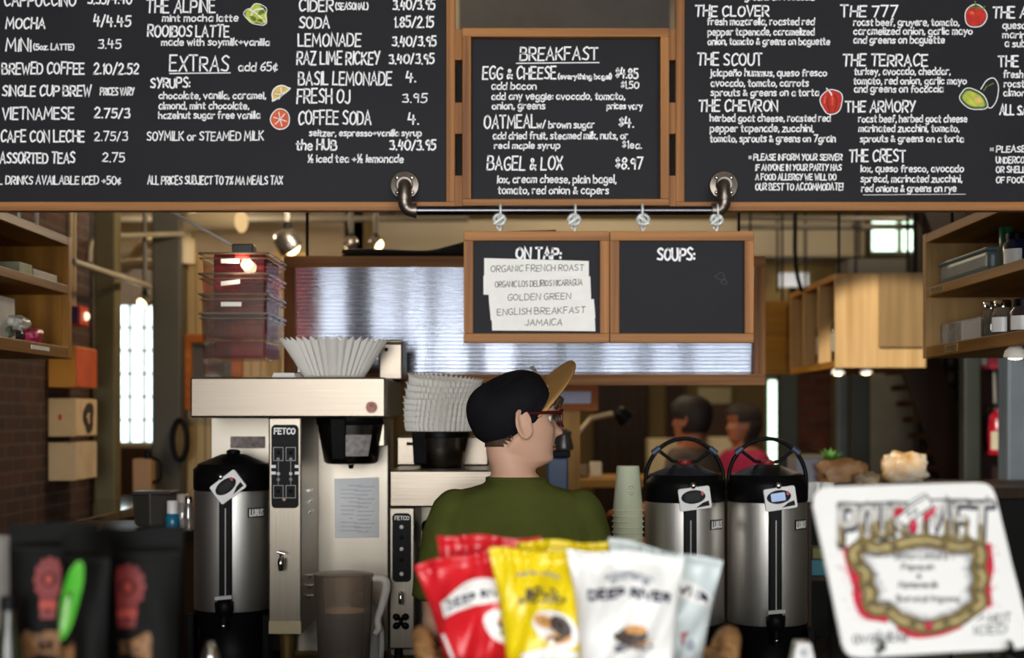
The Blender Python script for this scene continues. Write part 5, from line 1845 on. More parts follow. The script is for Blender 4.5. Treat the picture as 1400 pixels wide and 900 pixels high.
# lettering: thick slab capitals, navy shadow, grey body, gold foot
WORDS = [('P', 1144, 1172, 746, 688), ('O', 1172, 1196, 740, 688), ('U', 1193, 1216, 735, 687), ('R', 1213, 1240, 731, 687), ('M', 1258, 1298, 735, 683), ('E', 1299, 1325, 738, 684), ('T', 1322, 1358, 744, 685)]
for nm, m, d, hw, dx, dy in (('letter_shadow', M_NAVY, .0006, 5.6, 2.5, 4.5), ('letter_outline', M_SGREY, .0009, 4.9, 0, 0), ('letter_face', mat('sign_letter_face', 'd6d3cc', .6), .0012, 3.2, 0, 0)):
    g = MB()
    for ch, a, b, base, topy in WORDS:
        write(g, ch, a + 4 + dx, base - 3 + dy, base - topy - 6, smap(d), b - 4 + dx, hw, jit=0)
    g.build(nm, m, sg_, merge=False)
g = MB()
for ch, a, b, base, topy in WORDS:
    for xx in ((a + 5, b - 5) if ch not in 'PT' else ((a + 5,) if ch == 'P' else ((a + b) / 2,))):
        ribbon(g, [(xx, base - (base - topy) * .42), (xx + 1, base - 5)], 2.9, smap(.0015))
        ribbon(g, [(xx - 5, base - 2), (xx + 6, base - 2)], 2.2, smap(.0015))
g.build('letter_gold_foot', M_GOLD, sg_, merge=False)
g = MB()
for ch, a, b, base, topy in WORDS:
    ribbon(g, [(a, topy + 2), (b, topy + 1)], 1.5, smap(.0016))
    ribbon(g, blob(a + 3, topy + 6, 3, 3, 10), .7, smap(.0016), True)
g.build('letter_serif', mat('sign_dark_grey', '55545a', .7), sg_, merge=False)
sdraw('ribbon_tail', M_SRED, .0019, [[(1219, 703), (1231, 692), (1236, 700), (1224, 708)], [(1262, 704), (1282, 691), (1276, 703), (1262, 716)]])
sdraw('ribbon_outline', M_SINK, .0021, [[(1222, 711), (1240, 694), (1268, 678), (1275, 693), (1252, 709), (1238, 722)]])
sdraw('ribbon_banner', M_BAGW, .0023, [[(1224, 711), (1241, 696), (1267, 680.5), (1273, 692.5), (1251, 707), (1238, 719.5)]], )
g = MB()
write(g, "the", 1240, 709, 8, smap(.0026), 1256, .7, rot=-.55)
ribbon(g, [(1236, 693), (1252, 682), (1264, 676)], .7, smap(.0026))
g.build('ribbon_lettering', mat('sign_teal_ink', '4c6a66', .7), sg_, merge=False)
# ornate oval frame
FR = [(1247, 742), (1222, 748), (1198, 752), (1180, 748), (1167, 756), (1172, 772), (1184, 784), (1184, 800), (1190, 812), (1188, 826), (1199, 834), (1213, 833), (1228, 846), (1247, 853), (1268, 858), (1292, 852), (1312, 846), (1326, 836), (1340, 824), (1336, 808), (1342, 792), (1336, 776), (1340, 760), (1332, 748), (1312, 750), (1290, 746), (1270, 741)]


def shrink(k, dx=0, dy=0):
    cx_, cy_ = 1259, 797
    return [(cx_ + (a - cx_) * k + dx, cy_ + (b - cy_) * k + dy) for a, b in FR]


g = MB()
sp_ = random.Random(5)
lf = [p for p in FR if p[0] < 1215 and p[1] > 750]
sdraw('red_splash', M_SRED, .0005, (), [([(1158, 752), (1164, 778), (1171, 800), (1173, 822), (1184, 840), (1210, 846)], 6.0, False), ([(1349, 748), (1352, 776), (1348, 800), (1350, 826)], 6.5, False), ([(1228, 858), (1250, 869), (1284, 866), (1312, 856)], 4.0, False)])
for _ in range(230):
    side = sp_.random()
    if side < .6:
        y = sp_.uniform(752, 850)
        x = 1168 + (y - 752) * .22 - abs(sp_.gauss(0, 12)) - 1
    else:
        y = sp_.uniform(745, 836)
        x = 1344 + abs(sp_.gauss(0, 8))
    r_ = sp_.uniform(.5, 1.5)
    ppoly(g, blob(x, y, r_, r_, 6), smap(.0005))
tag(g.build('red_spatter', M_SPINK, sg_, merge=False), kind='stuff')
sdraw('frame_outline', mat('sign_brown', '564a30', .7), .0010, (), [(FR, 10.5, True)])
sdraw('frame_gold', M_GOLD, .0013, (), [(FR, 8.6, True)])
sdraw('frame_shine', M_GOLDL, .0016, (), [(shrink(1.02), 2.2, True)])
sdraw('frame_inner_edge', M_SGREY, .0016, (), [(shrink(.84), 1.1, True), (shrink(.79), .5, True)])
curl = []
for (a, b) in FR[1::2]:
    curl.append((blob(a, b, 4.6, 4.2, 12), .9, True))
    curl.append((blob(a, b, 1.8, 1.8, 8), 1.0, True))
for cl_ in curl:
    sdraw('frame_scroll', MATS['sign_brown'], .0019, (), [cl_])
g = MB()
for (a, b) in shrink(.83):
    for k in range(4):
        x, y = a + sp_.uniform(-7, 7), b + sp_.uniform(-5, 5)
        ribbon(g, [(x, y), (x + (1259 - x) * .06, y + (797 - y) * .06)], .45, smap(.0019))
g.build('frame_hatching', M_SINK, sg_, merge=False)
sdraw('ruby_outline', M_SINK, .0028, [blob(1247, 721, 6.5, 11, 14), blob(1268, 857, 6, 8, 14)])
sdraw('ruby', M_SRED, .0030, [blob(1247, 721, 5.2, 9.5, 14), blob(1268, 857, 4.6, 6.6, 14)])
sdraw('ruby_shine', M_SPINK, .0032, [blob(1246, 717, 1.8, 3.4, 10), blob(1267, 854, 1.5, 2.2, 10)])
g = MB()
for tx_, a, b, y, cp in (("Gesto Cattura", 1222, 1294, 765, 10), ("Papayan", 1232, 1276, 779, 8.5), ("&", 1253, 1259, 791, 6), ("Monteverde", 1228, 1281, 804, 9), ("Burundi Ingoma", 1226, 1311, 823, 9)):
    write(g, tx_, a, y, cp, smap(.0008), b, .75, jit=1.5)
g.build('menu_lettering', M_SINK, sg_, merge=False)
g = MB()
write(g, "available", 1166, 880, 16, smap(.0008), 1240, 1.1, jit=1.4, rot=-.04)
g.build('corner_lettering', mat('sign_pencil', '66666c', .8), sg_, merge=False)
g = MB()
write(g, "HOT", 1352, 853, 12, smap(.0008), 1382, 1.0, rot=-.06)
write(g, "ICED", 1332, 868, 11, smap(.0008), 1376, 1.0, rot=-.06)
ribbon(g, [(1336, 850), (1342, 842), (1346, 848)], .9, smap(.0008))
g.build('corner_lettering', mat('sign_pencil', '66666c', .8), sg_, merge=False)
ez = MB()
for px in (1200, 1375):
    a = smap(0.004)(px, 893)
    a.z = max(a.z, ZF + .012)
    up_ = smap(0.012)(px - 2, 882)
    ez.tube([up_, a + N_ * .012, a - N_ * .004, Vector((a.x + .01, a.y + .12, ZF + .004))], 0.003, 8, smooth=3)
    tp_ = smap(-0.012)(px - 60, 720)
    ez.tube([Vector((a.x, a.y + .012, ZF + .004)), tp_], 0.003, 8)
    ez.tube([tp_, Vector((tp_.x + .03, tp_.y + .13, ZF + .004))], 0.003, 8)
ez.tube([smap(-0.012)(1140, 720), smap(-0.012)(1315, 720)], 0.003, 8)
ez.build('easel', M_BLACK, sg_, 60)
g = MB()
ribbon(g, [(1349, 680), (1352, 692)], 2.0, smap(.0006))
g.build('pen_mark', M_SGREY, sg_, merge=False)

# ---------------------------------------------------------------- black coffee pouches on the left
M_POUCH = mat('pouch_black', '0b0a09', 0.6, var=0.2, scale=6, spec=0.1)
M_EMB = mat('emblem_red', '7a1c1a', 0.6, var=0.15, scale=60)
M_EMB2 = mat('emblem_bright_red', 'b03a28', 0.6)
M_BEAN = mat('beans', '9a6a3a', 0.4, col2='43240e', scale=110, bump=.6)


def pouch(label, px0, px1, py0, Y, rz, dec, seed):
    c = P((px0 + px1) / 2, 0, Y)
    zt_ = P(0, py0, Y).z
    hw_ = (px1 - px0) / 2 * Y / F
    t = thing('coffee_pouch', label, 'coffee bag', (c.x, Y, ZF), rz, 'black coffee pouches')
    H_ = zt_ - ZF
    R = Matrix.Translation((c.x, Y, ZF)) @ Matrix.Rotation(rz, 4, 'Z')
    r_ = random.Random(seed)
    ph = r_.uniform(0, 6)

    def sf(u, v, side, d=0.0):                       # u -1..1, v 0 bottom .. 1 top
        th = 0.036 * (1 - v) ** .62 * (1 - 0.5 * abs(u) ** 3) + 0.004 * (1 - abs(u) ** 4) if v < .9 else 0.002
        x = u * hw_ * (1 - .05 * math.sin(PI * min(1, v * 1.1)))
        wv = 0.0016 * math.sin(v * 14 + u * 6 + ph) * (1 - v) + 0.006 * math.sin(u * 2 + ph) * v ** 3
        return R @ Vector((x, wv - side * (th + d), H_ * v + (0.002 * math.sin(u * 4 + ph) if v > .97 else 0)))
    mb = MB()
    mb.grid(lambda a, b: sf(2 * a - 1, b, 1), 24, 40)
    mb.grid(lambda a, b: sf(2 * a - 1, b, -1), 24, 40)
    mb.grid(lambda a, b: sf(2 * a - 1, 0, 1 - 2 * b), 24, 2)
    mb.build('bag_body', M_POUCH, t, 179)
    sl = MB()
    sl.grid(lambda a, b: sf(1.9 * a - .95, .865 + .012 * b, 1, .0012), 16, 1)
    sl.build('seal_line', M_BLACKM, t, merge=False)
    for k, (nm, m, shapes) in enumerate(dec):
        g_ = MB()
        fm = lambda a, b: sf(a, b, 1, .0012 + .0004 * k)
        for s in shapes:
            if s[0] == 'p':
                pts = s[1]
                cu = sum(p[0] for p in pts) / len(pts)
                cv = sum(p[1] for p in pts) / len(pts)
                n = len(pts)
                vs_ = [fm(cu, cv)] + [fm(cu + (p[0] - cu) * q / 4, cv + (p[1] - cv) * q / 4) for q in range(1, 5) for p in pts]
                fs_ = [(0, 1 + j, 1 + (j + 1) % n) for j in range(n)]
                for q in range(3):
                    o = 1 + q * n
                    fs_ += [(o + j, o + (j + 1) % n, o + n + (j + 1) % n, o + n + j) for j in range(n)]
                g_.add(vs_, fs_)
            else:
                ribbon(g_, s[1], s[2], fm, closed=s[3])
        g_.build(nm, m, t, 179, merge=False)
    return t


def emblem(cu, cv, ku, kv):
    petals = [('p', [(cu + ku * (.78 * math.cos(a) + .24 * math.cos(b)), cv + kv * (.78 * math.sin(a) + .24 * math.sin(b))) for b in [2 * PI * j / 10 for j in range(10)]]) for a in [2 * PI * i / 12 for i in range(12)]]
    ring_ = [('r', [(cu + ku * .52 * math.cos(a), cv + kv * .52 * math.sin(a)) for a in [2 * PI * i / 20 for i in range(20)]], .02, True)]
    foot = [('p', [(cu - ku * .62, cv - kv * .92), (cu + ku * .62, cv - kv * .92), (cu + ku * .5, cv - kv * 1.75), (cu - ku * .5, cv - kv * 1.75)])]
    return [('emblem', M_EMB, petals + ring_ + foot), ('emblem_centre', M_EMB2, [('p', blob(cu, cv, ku * .27, kv * .25, 14))]),
            ('emblem_band', M_EMB2, [('r', [(cu - ku * .5, cv - kv * 1.12), (cu + ku * .5, cv - kv * 1.12)], .018, False)])]


def win(u0, u1, v0, v1):
    return [('p', [(u0 + .05, v0), (u1 - .05, v0), (u1, v0 + .02), (u1, v1 - .03), (u1 - .06, v1), (u0 + .06, v1), (u0, v1 - .03), (u0, v0 + .02)])]


Z_ = 962.0


def vv(py, py0, Y):
    return (P(0, py, Y).z - ZF) / (P(0, py0, Y).z - ZF)


pouch('black coffee pouch at the far left, its red emblem partly hidden', 16, 132, 716, 1.86, 0.05,
      [('bean_window', M_BEAN, win(-.62, .55, vv(898, 716, 1.86), vv(858, 716, 1.86)))] + emblem(-.02, vv(790, 716, 1.86), .36, .115), 1)
pouch('black coffee pouch with red emblem and bean window, rightmost of three', 138, 250, 722, 1.80, -0.03,
      [('bean_window', M_BEAN, win(-.92, .42, vv(898, 722, 1.8), vv(860, 722, 1.8)))] + emblem(-.22, vv(800, 722, 1.8), .44, .115), 2)
pouch('narrow black coffee pouch with a green leaf sticker, in front', 82, 162, 728, 1.72, -0.35,
      [('bean_window', M_BEAN, win(-.85, .0, vv(910, 728, 1.74), vv(872, 728, 1.74))),
       ('green_sticker', mat('sticker_green', '36a01f', 0.5, col2='6fbe48', scale=30), [('p', [(-.37 + .42 * math.cos(a) + 1.3 * .19 * math.sin(a), vv(818, 728, 1.74) + .19 * math.sin(a)) for a in [2 * PI * i / 22 for i in range(22)]])]),
       ('sticker_highlight', mat('sticker_pale', 'b8e2a0', 0.5), [('p', [(-.50 + .12 * math.cos(a) + .1 * math.sin(a), vv(836, 728, 1.74) + .09 * math.sin(a)) for a in [2 * PI * i / 14 for i in range(14)]])])], 3)
cpx = P(6, 0, 1.95)
ct = thing('paper_cup', 'white cup at the left edge beside the black pouches', 'cup', (cpx.x, 1.95, ZF))
MB().lathe([(0.026, 0), (0.034, 0.02), (0.036, 0.19), (0.037, P(0, 735, 1.95).z - ZF), (0.034, P(0, 735, 1.95).z - ZF), (0.03, 0.16)], (cpx.x - .02, 1.95, ZF), 28, cap1=False).build('cup_wall', mat('cup_grey_white', '8c8781', .5), ct, 50)
bp_ = P(12, 0, 1.78)
bt = thing('small_bottle', 'small yellow-green bottle at the left edge by the coffee pouches', 'bottle', (bp_.x, 1.78, ZF))
MB().lathe([(0.016, 0), (0.018, 0.01), (0.018, 0.10), (0.010, 0.13), (0.009, 0.15)], (bp_.x, 1.78, ZF), 24).build('bottle_body', mat('bottle_dark', '2a2a1c', 0.2, var=.2), bt, 50)
MB().lathe([(0.0186, 0.03), (0.0186, 0.085)], (bp_.x, 1.78, ZF), 24, cap0=False, cap1=False).build('bottle_label', mat('label_lime', '7a9028', 0.5), bt, 50)
MB().lathe([(0.0105, 0.148), (0.0105, 0.165)], (bp_.x, 1.78, ZF), 20).build('cap', M_BLACK, bt, 50)

# two small pale stands at the bottom edge
q = P(1100, 0, 2.0)
zt_ = P(0, 879, 2.0).z
tc_ = thing('price_stand', 'small white wedge-shaped price stand left of the white sign', 'price stand', (q.x, 2.0, ZF))
MB().prism([P(1090, 879, 2.0), P(1109, 879, 2.0), Vector((P(1126, 0, 2.0).x, 2.0, ZF)), Vector((P(1074, 0, 2.0).x, 2.0, ZF))], (0, 0.03, 0)).build('stand_body', M_WPLAS, tc_, bevel=0.002)
g = MB()
ribbon(g, blob(1099, 893, 4.5, 4.5, 16), .7, on_plane(1.9985), True)
ribbon(g, [(1097.5, 896), (1097.5, 890), (1100.5, 891), (1098, 893), (1101, 896)], .5, on_plane(1.9985))
g.build('registered_mark', M_SHADE, tc_, merge=False)
q = P(287, 0, 2.0)
tb = thing('steel_stopper', 'small steel cone-shaped stopper on the counter before the dispenser', 'stopper', (q.x, 2.0, ZF))
hz2 = P(0, 877, 2.0).z - ZF
MB().lathe([(0.022, 0), (0.020, 0.01), (0.013, hz2 * .7), (0.009, hz2 - .008), (0.005, hz2 - .001), (0.001, hz2)], (q.x, 2.0, ZF), 28, cap1=False).build('stopper_body', M_CHROME, tb, 60)
# ---------------------------------------------------------------- wall shelves
def shelf_unit(root, xf, xk, y0, y1, zs, face, thick=0.028):
    """open shelf: xf open front plane, xk back plane, zs heights of the boards (bottom, middle, top)"""
    a, b = min(xf, xk), max(xf, xk)
    for z, h in zip(zs, (thick + .008, thick, thick)):
        MB().box(a, b, y0, y1, z, z + h).build('shelf_board', M_PLY_Y, root, bevel=0.002)
    bk_ = (xk - 0.012, xk) if xk > xf else (xk, xk + 0.012)
    MB().box(bk_[0], bk_[1], y0, y1, zs[0], zs[2]).build('back_board', M_PLY_Y, root)
    for yy in (y0, y1 - 0.02):
        MB().box(a, b, yy, yy + 0.02, zs[0], zs[2] + thick).build('end_board', M_PLY_Z, root, bevel=0.002)
    ex = (xf, xf + 0.02) if xk > xf else (xf - 0.02, xf)
    MB().box(ex[0] - .001, ex[1] + .001, y1 - 0.035, y1 + .001, zs[0] - .001, zs[2] + thick + .001).build('front_post', M_PLY_Z, root, bevel=0.002)


YE = 4.5
xr_ = P(1262, 0, YE).x
zs = [P(0, 490, YE).z, P(0, 408, YE).z, P(0, 334, YE).z]
sr = thing('open_shelf', 'open plywood shelf of jars and bottles at the right edge', 'shelf', (xr_ + .18, 3.9, zs[0]))
shelf_unit(sr, xr_, xr_ + .36, 3.2, YE, zs, 1)
for yy in (3.4, 4.3):
    for xx in (xr_ + .03, xr_ + .33):
        MB().tube([(xx, yy, zs[2] + .028), (xx, yy, ZC)], 0.005, 8).build('hanging_rod', M_BLACKM, sr)
for (z, h, y0_, y1_, txt) in ((zs[1], .028, 4.28, 4.42, 'PROVISIONS'), (zs[0], .036, 4.15, 4.27, 'COFFEES')):
    tp_ = MB().box(xr_ - .0015, xr_ + .0005, y0_, y1_, z + h * .2, z + h * .85).build('shelf_tape', mat('tape_tan', 'b99a5c' if z == zs[1] else 'd8d2c8', 0.7), sr)
    g = MB()
    write(g, txt, -(y1_ - .012) * 1000, -(z + h * .35) * 1000, 11, lambda u, v: Vector((xr_ - .0025, -u / 1000, -v / 1000)), -(y0_ + .012) * 1000, .9)
    g.build('tape_lettering', M_INK, tp_, merge=False)
M_TRAY = clear_mat('blue_clear_tray', '9fb6bc', 0.06, 0.35, 0.4)
tr_ = thing('glass_dish', 'long bluish clear dish on the middle shelf at the right edge', 'dish', (xr_ + .1, 4.25, zs[1] + .028))
zq = zs[1] + .029
MB().prism([(xr_ + .03, 4.43, zq), (xr_ + .2, 4.43, zq), (xr_ + .2, 3.98, zq), (xr_ + .03, 3.98, zq)], (0, 0, 0.07)).build('dish_body', M_TRAY, tr_, bevel=0.02, seg=3)
MB().tube([(xr_ + .03, 4.43, zq + .068), (xr_ + .2, 4.43, zq + .068), (xr_ + .2, 3.98, zq + .068), (xr_ + .03, 3.98, zq + .068)], 0.005, 8, closed=True).build('dish_rim', M_TRAY, tr_)
MB().box(xr_ + .05, xr_ + .18, 4.02, 4.40, zq + .003, zq + .02).build('blue_lining', mat('lining_blue_grey', '6f8790', .4), tr_, bevel=.004)


def jar(name, label, cat, px, Y, z, r, h, bodym, lidm, lid_h=0.018, lab=None, group=None, dx=0.0):
    x = P(px, 0, Y).x + dx
    t = thing(name, label, cat, (x, Y, z), 0, group)
    MB().lathe([(r * .9, 0), (r, .006), (r, h * .75), (r * .72, h * .9), (r * .7, h)], (x, Y, z + .001), 28).build('jar_body' if 'jar' in name else 'bottle_body', bodym, t, 50)
    MB().lathe([(r * .78, h - .004), (r * .78, h + lid_h), (r * .7, h + lid_h + .002)], (x, Y, z + .001), 24).build('lid' if 'jar' in name else 'cap', lidm, t, 50)
    if lab:
        g = MB()
        g.grid(lambda u, v: Vector((x + (r + .001) * math.cos(PI + .1 + 1.5 * u), Y + (r + .001) * math.sin(PI + .1 + 1.5 * u), z + h * (.12 + .5 * v))), 10, 1)
        g.build('paper_label', lab, t, 179, merge=False)
    return t


M_GREENB = mat('bottle_green', '2a6a44', .3)
M_JARG = clear_mat('jar_glass', 'd4d0c2', .15, .12)
jar('bottle', 'tall bottle with a dark green cap on the right edge shelf', 'bottle', 1376, 3.98, zs[1] + .028, .026, .085, mat('bottle_pale_green', '6d7f5e', .3), M_GREENB, .04)
jar('bottle', 'dark blue round bottle with white label at the right edge', 'bottle', 1390, 3.85, zs[1] + .028, .036, .08, mat('bottle_navy', '1a2140', .25), M_BLACK, .012, M_WPLAS)
bxx = thing('tin_box', 'flat grey box with a white label on the lower right shelf', 'box', (xr_ + .1, 4.25, zs[0] + .036))
zq = zs[0] + .037
MB().box(xr_ + .04, xr_ + .2, 4.06, 4.44, zq, zq + .065).build('box_body', mat('box_grey_print', '7b7a80', .5, col2='a9a8a6', scale=40), bxx, bevel=.003)
MB().box(xr_ + .0385, xr_ + .042, 4.07, 4.24, zq + .006, zq + .06).build('paper_label', M_WHITE, bxx)
jar('glass_jar', 'clear spice jar with a steel lid beside the grey box', 'jar', 1355, 4.0, zs[0] + .036, .026, .085, M_JARG, M_CHROME, .014)
jar('glass_jar', 'clear jar with white label behind the spice jar on the lower right shelf', 'jar', 1371, 3.88, zs[0] + .036, .03, .08, M_JARG, M_CHROME, .014, M_WPLAS)
jar('glass_jar', 'dark jar with white label cut by the right edge of the picture', 'jar', 1398, 3.78, zs[0] + .036, .032, .075, mat('jar_dark', '3a3230', .25), M_BLACK, .014, M_WPLAS)

xl_ = P(98, 0, YE).x
zl = [P(0, 491, YE).z, P(0, 404, YE).z, P(0, 338, YE).z]
sl_ = thing('open_shelf', 'open wooden shelf of paper bags on the left brick wall', 'shelf', (xl_ - .2, 3.9, zl[0]))
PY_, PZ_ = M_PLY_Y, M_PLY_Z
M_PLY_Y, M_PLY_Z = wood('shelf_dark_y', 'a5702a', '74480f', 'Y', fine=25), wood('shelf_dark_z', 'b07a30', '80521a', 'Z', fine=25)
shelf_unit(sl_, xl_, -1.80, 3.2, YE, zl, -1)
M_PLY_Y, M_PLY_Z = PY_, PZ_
MB().box(xl_ - .0005, xl_ + .0015, 4.12, 4.28, zl[0] + .014, zl[0] + .026).build('shelf_tape', M_WHITE, sl_)


def wad(name, label, cat, c, sx, sy, sz, m, seed, group=None):
    """crumpled bag or parcel"""
    r_ = random.Random(seed)
    t = MB()
    off = Vector((r_.uniform(0, 50), r_.uniform(0, 50), 0))
    n, k = 28, 18
    vs_ = []
    for i in range(k + 1):
        th = PI * i / k
        for j in range(n):
            a = 2 * PI * j / n
            d = Vector((math.copysign(abs(math.sin(th) * math.cos(a)) ** .6, math.cos(a)), math.copysign(abs(math.sin(th) * math.sin(a)) ** .6, math.sin(a)), -math.copysign(abs(math.cos(th)) ** .6, math.cos(th))))
            q = 1 + .28 * noise.noise(d * 2.1 + off) + .1 * noise.noise(d * 5 + off)
            vs_.append(Vector(c) + Vector((d.x * sx * q, d.y * sy * q, max(0.0, sz + d.z * sz * q))))
    fs_ = [(i * n + j, i * n + (j + 1) % n, (i + 1) * n + (j + 1) % n, (i + 1) * n + j) for i in range(k) for j in range(n)]
    t.add(vs_, fs_)
    return tag(t.build(name, m, smooth=50), label, cat, group)


zq = zl[0] + .037
nb_ = thing('paper_bag', 'white paper bag with a black square mark on the left shelf', 'paper bag', (xl_ - .12, 4.0, zq))
MB().obox((xl_ - .13, 4.02, zq + .064), (.075, 0, 0), (0, .13, 0), (-.005, .012, .062)).build('bag_body', mat('bag_paper', 'cfc9c0', .8), nb_, bevel=.006)
g = MB()
for k, (hy, hz_) in enumerate(((.028, .022), (.014, .011))):
    ribbon(g, rrect(-3.98, zq + .098, hy, hz_, .003), .004, lambda u, v: Vector((xl_ - .052 + (v - zq - .07) * -.02, -u, v)), True)
g.build('square_mark', M_INK, nb_, merge=False)
rr_ = random.Random(3)
for k, (px, py, cl_, lb) in enumerate(((62, 462, 'b8305a', 'pink wrapped packet'), (74, 466, '3a3a38', 'dark wrapped packet'), (82, 460, '8a3a78', 'purple wrapped packet'), (68, 452, 'a8a49a', 'pale wrapped packet'), (56, 470, '5f6a58', 'green-grey wrapped packet'))):
    Y = 4.25 - .04 * k + (.1 if k == 2 else 0)
    x = xl_ - .05 - .03 * (k % 3)
    wad('wrapped_packet', lb + ' in the heap on the left shelf', 'packet', (x, Y, zq + (.03 if k == 3 else 0)), .035, .045, .022, mat('packet_' + cl_, cl_, .4, var=.4, scale=50), 10 + k, 'packets heaped on the left shelf')
zm = zl[1] + .029
for k, (y0_, y1_, cl_, lb) in enumerate(((4.08, 4.19, '9a9a80', 'small white-green box on the middle left shelf'), (4.2, 4.42, 'b6b2a8', 'long white box on the middle left shelf'))):
    t = MB().box(xl_ - .12, xl_ - .02, y0_, y1_, zm, zm + .033 - .008 * k)
    tag(t.build('carton', mat('carton_' + cl_, cl_, .6, col2='6f8050' if k == 0 else None, scale=20), bevel=.002), lb, 'box')
tpz = thing('tape_roll', 'grey tape roll standing on the left shelf at the picture edge', 'tape roll', (xl_ - .07, 3.96, zm))
MB().lathe([(.05, -.02), (.058, -.02), (.058, .02), (.05, .02), (.05, -.02)], (xl_ - .07, 3.93, zm + .059), 32, (1, 0, 0), cap0=False, cap1=False).build('roll', mat('tape_grey', '8c8880', .5), tpz, 50)
MB().lathe([(.03, -.018), (.05, -.018), (.05, .018), (.03, .018), (.03, -.018)], (xl_ - .07, 3.93, zm + .059), 32, (1, 0, 0), cap0=False, cap1=False).build('core', M_BLACKM, tpz, 50)
zt2 = zl[2] + .029
for k, (y_, lb) in enumerate(((4.2, 'white cup holder standing on top of the left shelf'), (4.36, 'second white cup holder on the left shelf top, further back'))):
    t = MB()
    t.box(xl_ - .2, xl_ - .06, y_, y_ + .1, zt2, zt2 + .02)
    t.tube([(xl_ - .07, y_ + .02, zt2 + .02), (xl_ - .07, y_ + .02, zt2 + .1)], .006, 8)
    tag(t.build('cup_holder', M_WPLAS), lb, 'cup holder')

# ---------------------------------------------------------------- bottle cabinets hung from the ceiling, right
Y6 = 6.0
xc0, xc1 = P(1142, 0, Y6).x, P(1266, 0, Y6).x
zc0, zc1 = P(0, 503, Y6).z, P(0, 374, Y6).z
cb = thing('hanging_cabinet', 'plywood bottle cabinet hung from the ceiling, lit warmly', 'cabinet', ((xc0 + xc1) / 2, 6.4, zc0))
ye = 6.98
MB().box(xc0, xc1, Y6, Y6 + .02, zc0, zc1).build('end_board', M_PLY_Z, cb, bevel=.002)
MB().box(xc0, xc1, ye - .02, ye, zc0, zc1).build('end_board', M_PLY_Z, cb, bevel=.002)
MB().box(xc0, xc1, Y6 + .02, ye - .02, zc1 - .025, zc1).build('top_board', M_PLY_Y, cb, bevel=.002)
MB().box(xc0, xc1, Y6 + .02, ye - .02, zc0, zc0 + .03).build('bottom_board', M_PLY_Y, cb, bevel=.002)
MB().box(xc1 - .015, xc1, Y6 + .02, ye - .02, zc0, zc1).build('back_board', M_PLY_Y, cb)
for f_ in (.33, .66):
    yy = Y6 + (ye - Y6) * f_
    MB().box(xc0, xc1, yy, yy + .018, zc0, zc1).build('divider', M_PLY_Z, cb)
for px, Y in ((1147, 6.03), (1262, 6.03), (1147, 6.9)):
    x = P(px, 0, Y).x
    MB().tube([(x, Y, zc1), (x, Y, ZC)], .006, 8).build('hanging_rod', M_BLACKM, cb)
MB().box(P(1201, 0, Y6).x, xc1 - .002, Y6 - .018, Y6, P(0, 475, Y6).z, zc1 + .001).build('painted_shade_panel', wood('ply_painted_shade', '8c7048', '6e5634', 'Z', fine=25), cb, bevel=.002)  # darker board put in for the shadow across the cabinet end
bt0 = None
wines = ['dark bottle in the near bay of the hanging cabinet, by the lit end', 'dark bottle in the near bay of the hanging cabinet, second along', 'dark bottle in the middle bay of the hanging cabinet, nearer', 'dark bottle in the middle bay of the hanging cabinet, farther', 'dark bottle in the far bay of the hanging cabinet']
M_WINE = mat('wine_glass', '15130e', .12, var=.3)
for k, yy in enumerate((6.12, 6.25, 6.44, 6.56, 6.78)):
    x = xc0 + .075
    if bt0 is None:
        bt0 = thing('wine_bottle', wines[0], 'bottle', (x, yy, zc0 + .031), 0, 'bottles in the hanging cabinet')
        MB().lathe([(.03, 0), (.036, .006), (.036, .16), (.014, .21), (.013, .28), (.015, .285)], (x, yy, zc0 + .031), 24).build('bottle_body', M_WINE, bt0, 50)
        MB().lathe([(.0365, .05), (.0365, .13)], (x, yy, zc0 + .031), 24, cap0=False, cap1=False).build('paper_label', mat('wine_label', '9a9488', .7), bt0, 50)
        MB().lathe([(.0145, .245), (.0155, .285), (.001, .287)], (x, yy, zc0 + .031), 20, cap0=False, cap1=False).build('foil', mat('wine_foil', '6a6a66', .3, .6), bt0, 50)
    else:
        dup(bt0, (x, yy, zc0 + .031), None, wines[k])
c2 = thing('hanging_cabinet', 'farther plywood cabinet beyond the wood-framed ribbed sheet', 'cabinet', (P(1062, 0, 7.4).x, 7.5, P(0, 512, 7.4).z))
MB().pbox(1020, 1079, 412, 512, 7.4, 7.7).build('cabinet_body', M_PLY_X, c2, bevel=.003)
MB().pbox(1024, 1075, 418, 506, 7.385, 7.4).build('cabinet_door', M_PLY_X, c2, bevel=.003)
for px in (1028, 1072):
    x = P(px, 0, 7.5).x
    MB().tube([(x, 7.55, P(0, 412, 7.4).z), (x, 7.55, ZC)], .006, 8).build('hanging_rod', M_BLACKM, c2)


def puck(px, py, Y, ztop_, label):
    p = P(px, py, Y)
    t = thing('puck_lamp', label, 'lamp', (p.x, Y, p.z), 0, 'little lamps under the cabinets')
    MB().lathe([(.028, -.004), (.031, 0), (.026, .016), (.012, .03)], p, 24).build('shade', mat('lamp_white', 'e8e4da', .4), t, 50)
    MB().ball(p + Vector((0, 0, .002)), .023, .023, .011, 16, 8).build('bulb', M_LAMP, t, 180)
    if ztop_ > p.z + .03:
        MB().tube([p + Vector((0, 0, .028)), (p.x, Y, ztop_)], .004, 8).build('stem', M_BLACKM, t)


puck(1146, 511, 6.05, zc0, 'left little lit lamp under the hanging bottle cabinet')
puck(1184, 510, 6.05, zc0, 'right little lit lamp under the hanging bottle cabinet')
puck(1388, 488, 3.75, zs[0], 'little lit lamp under the right edge shelf')

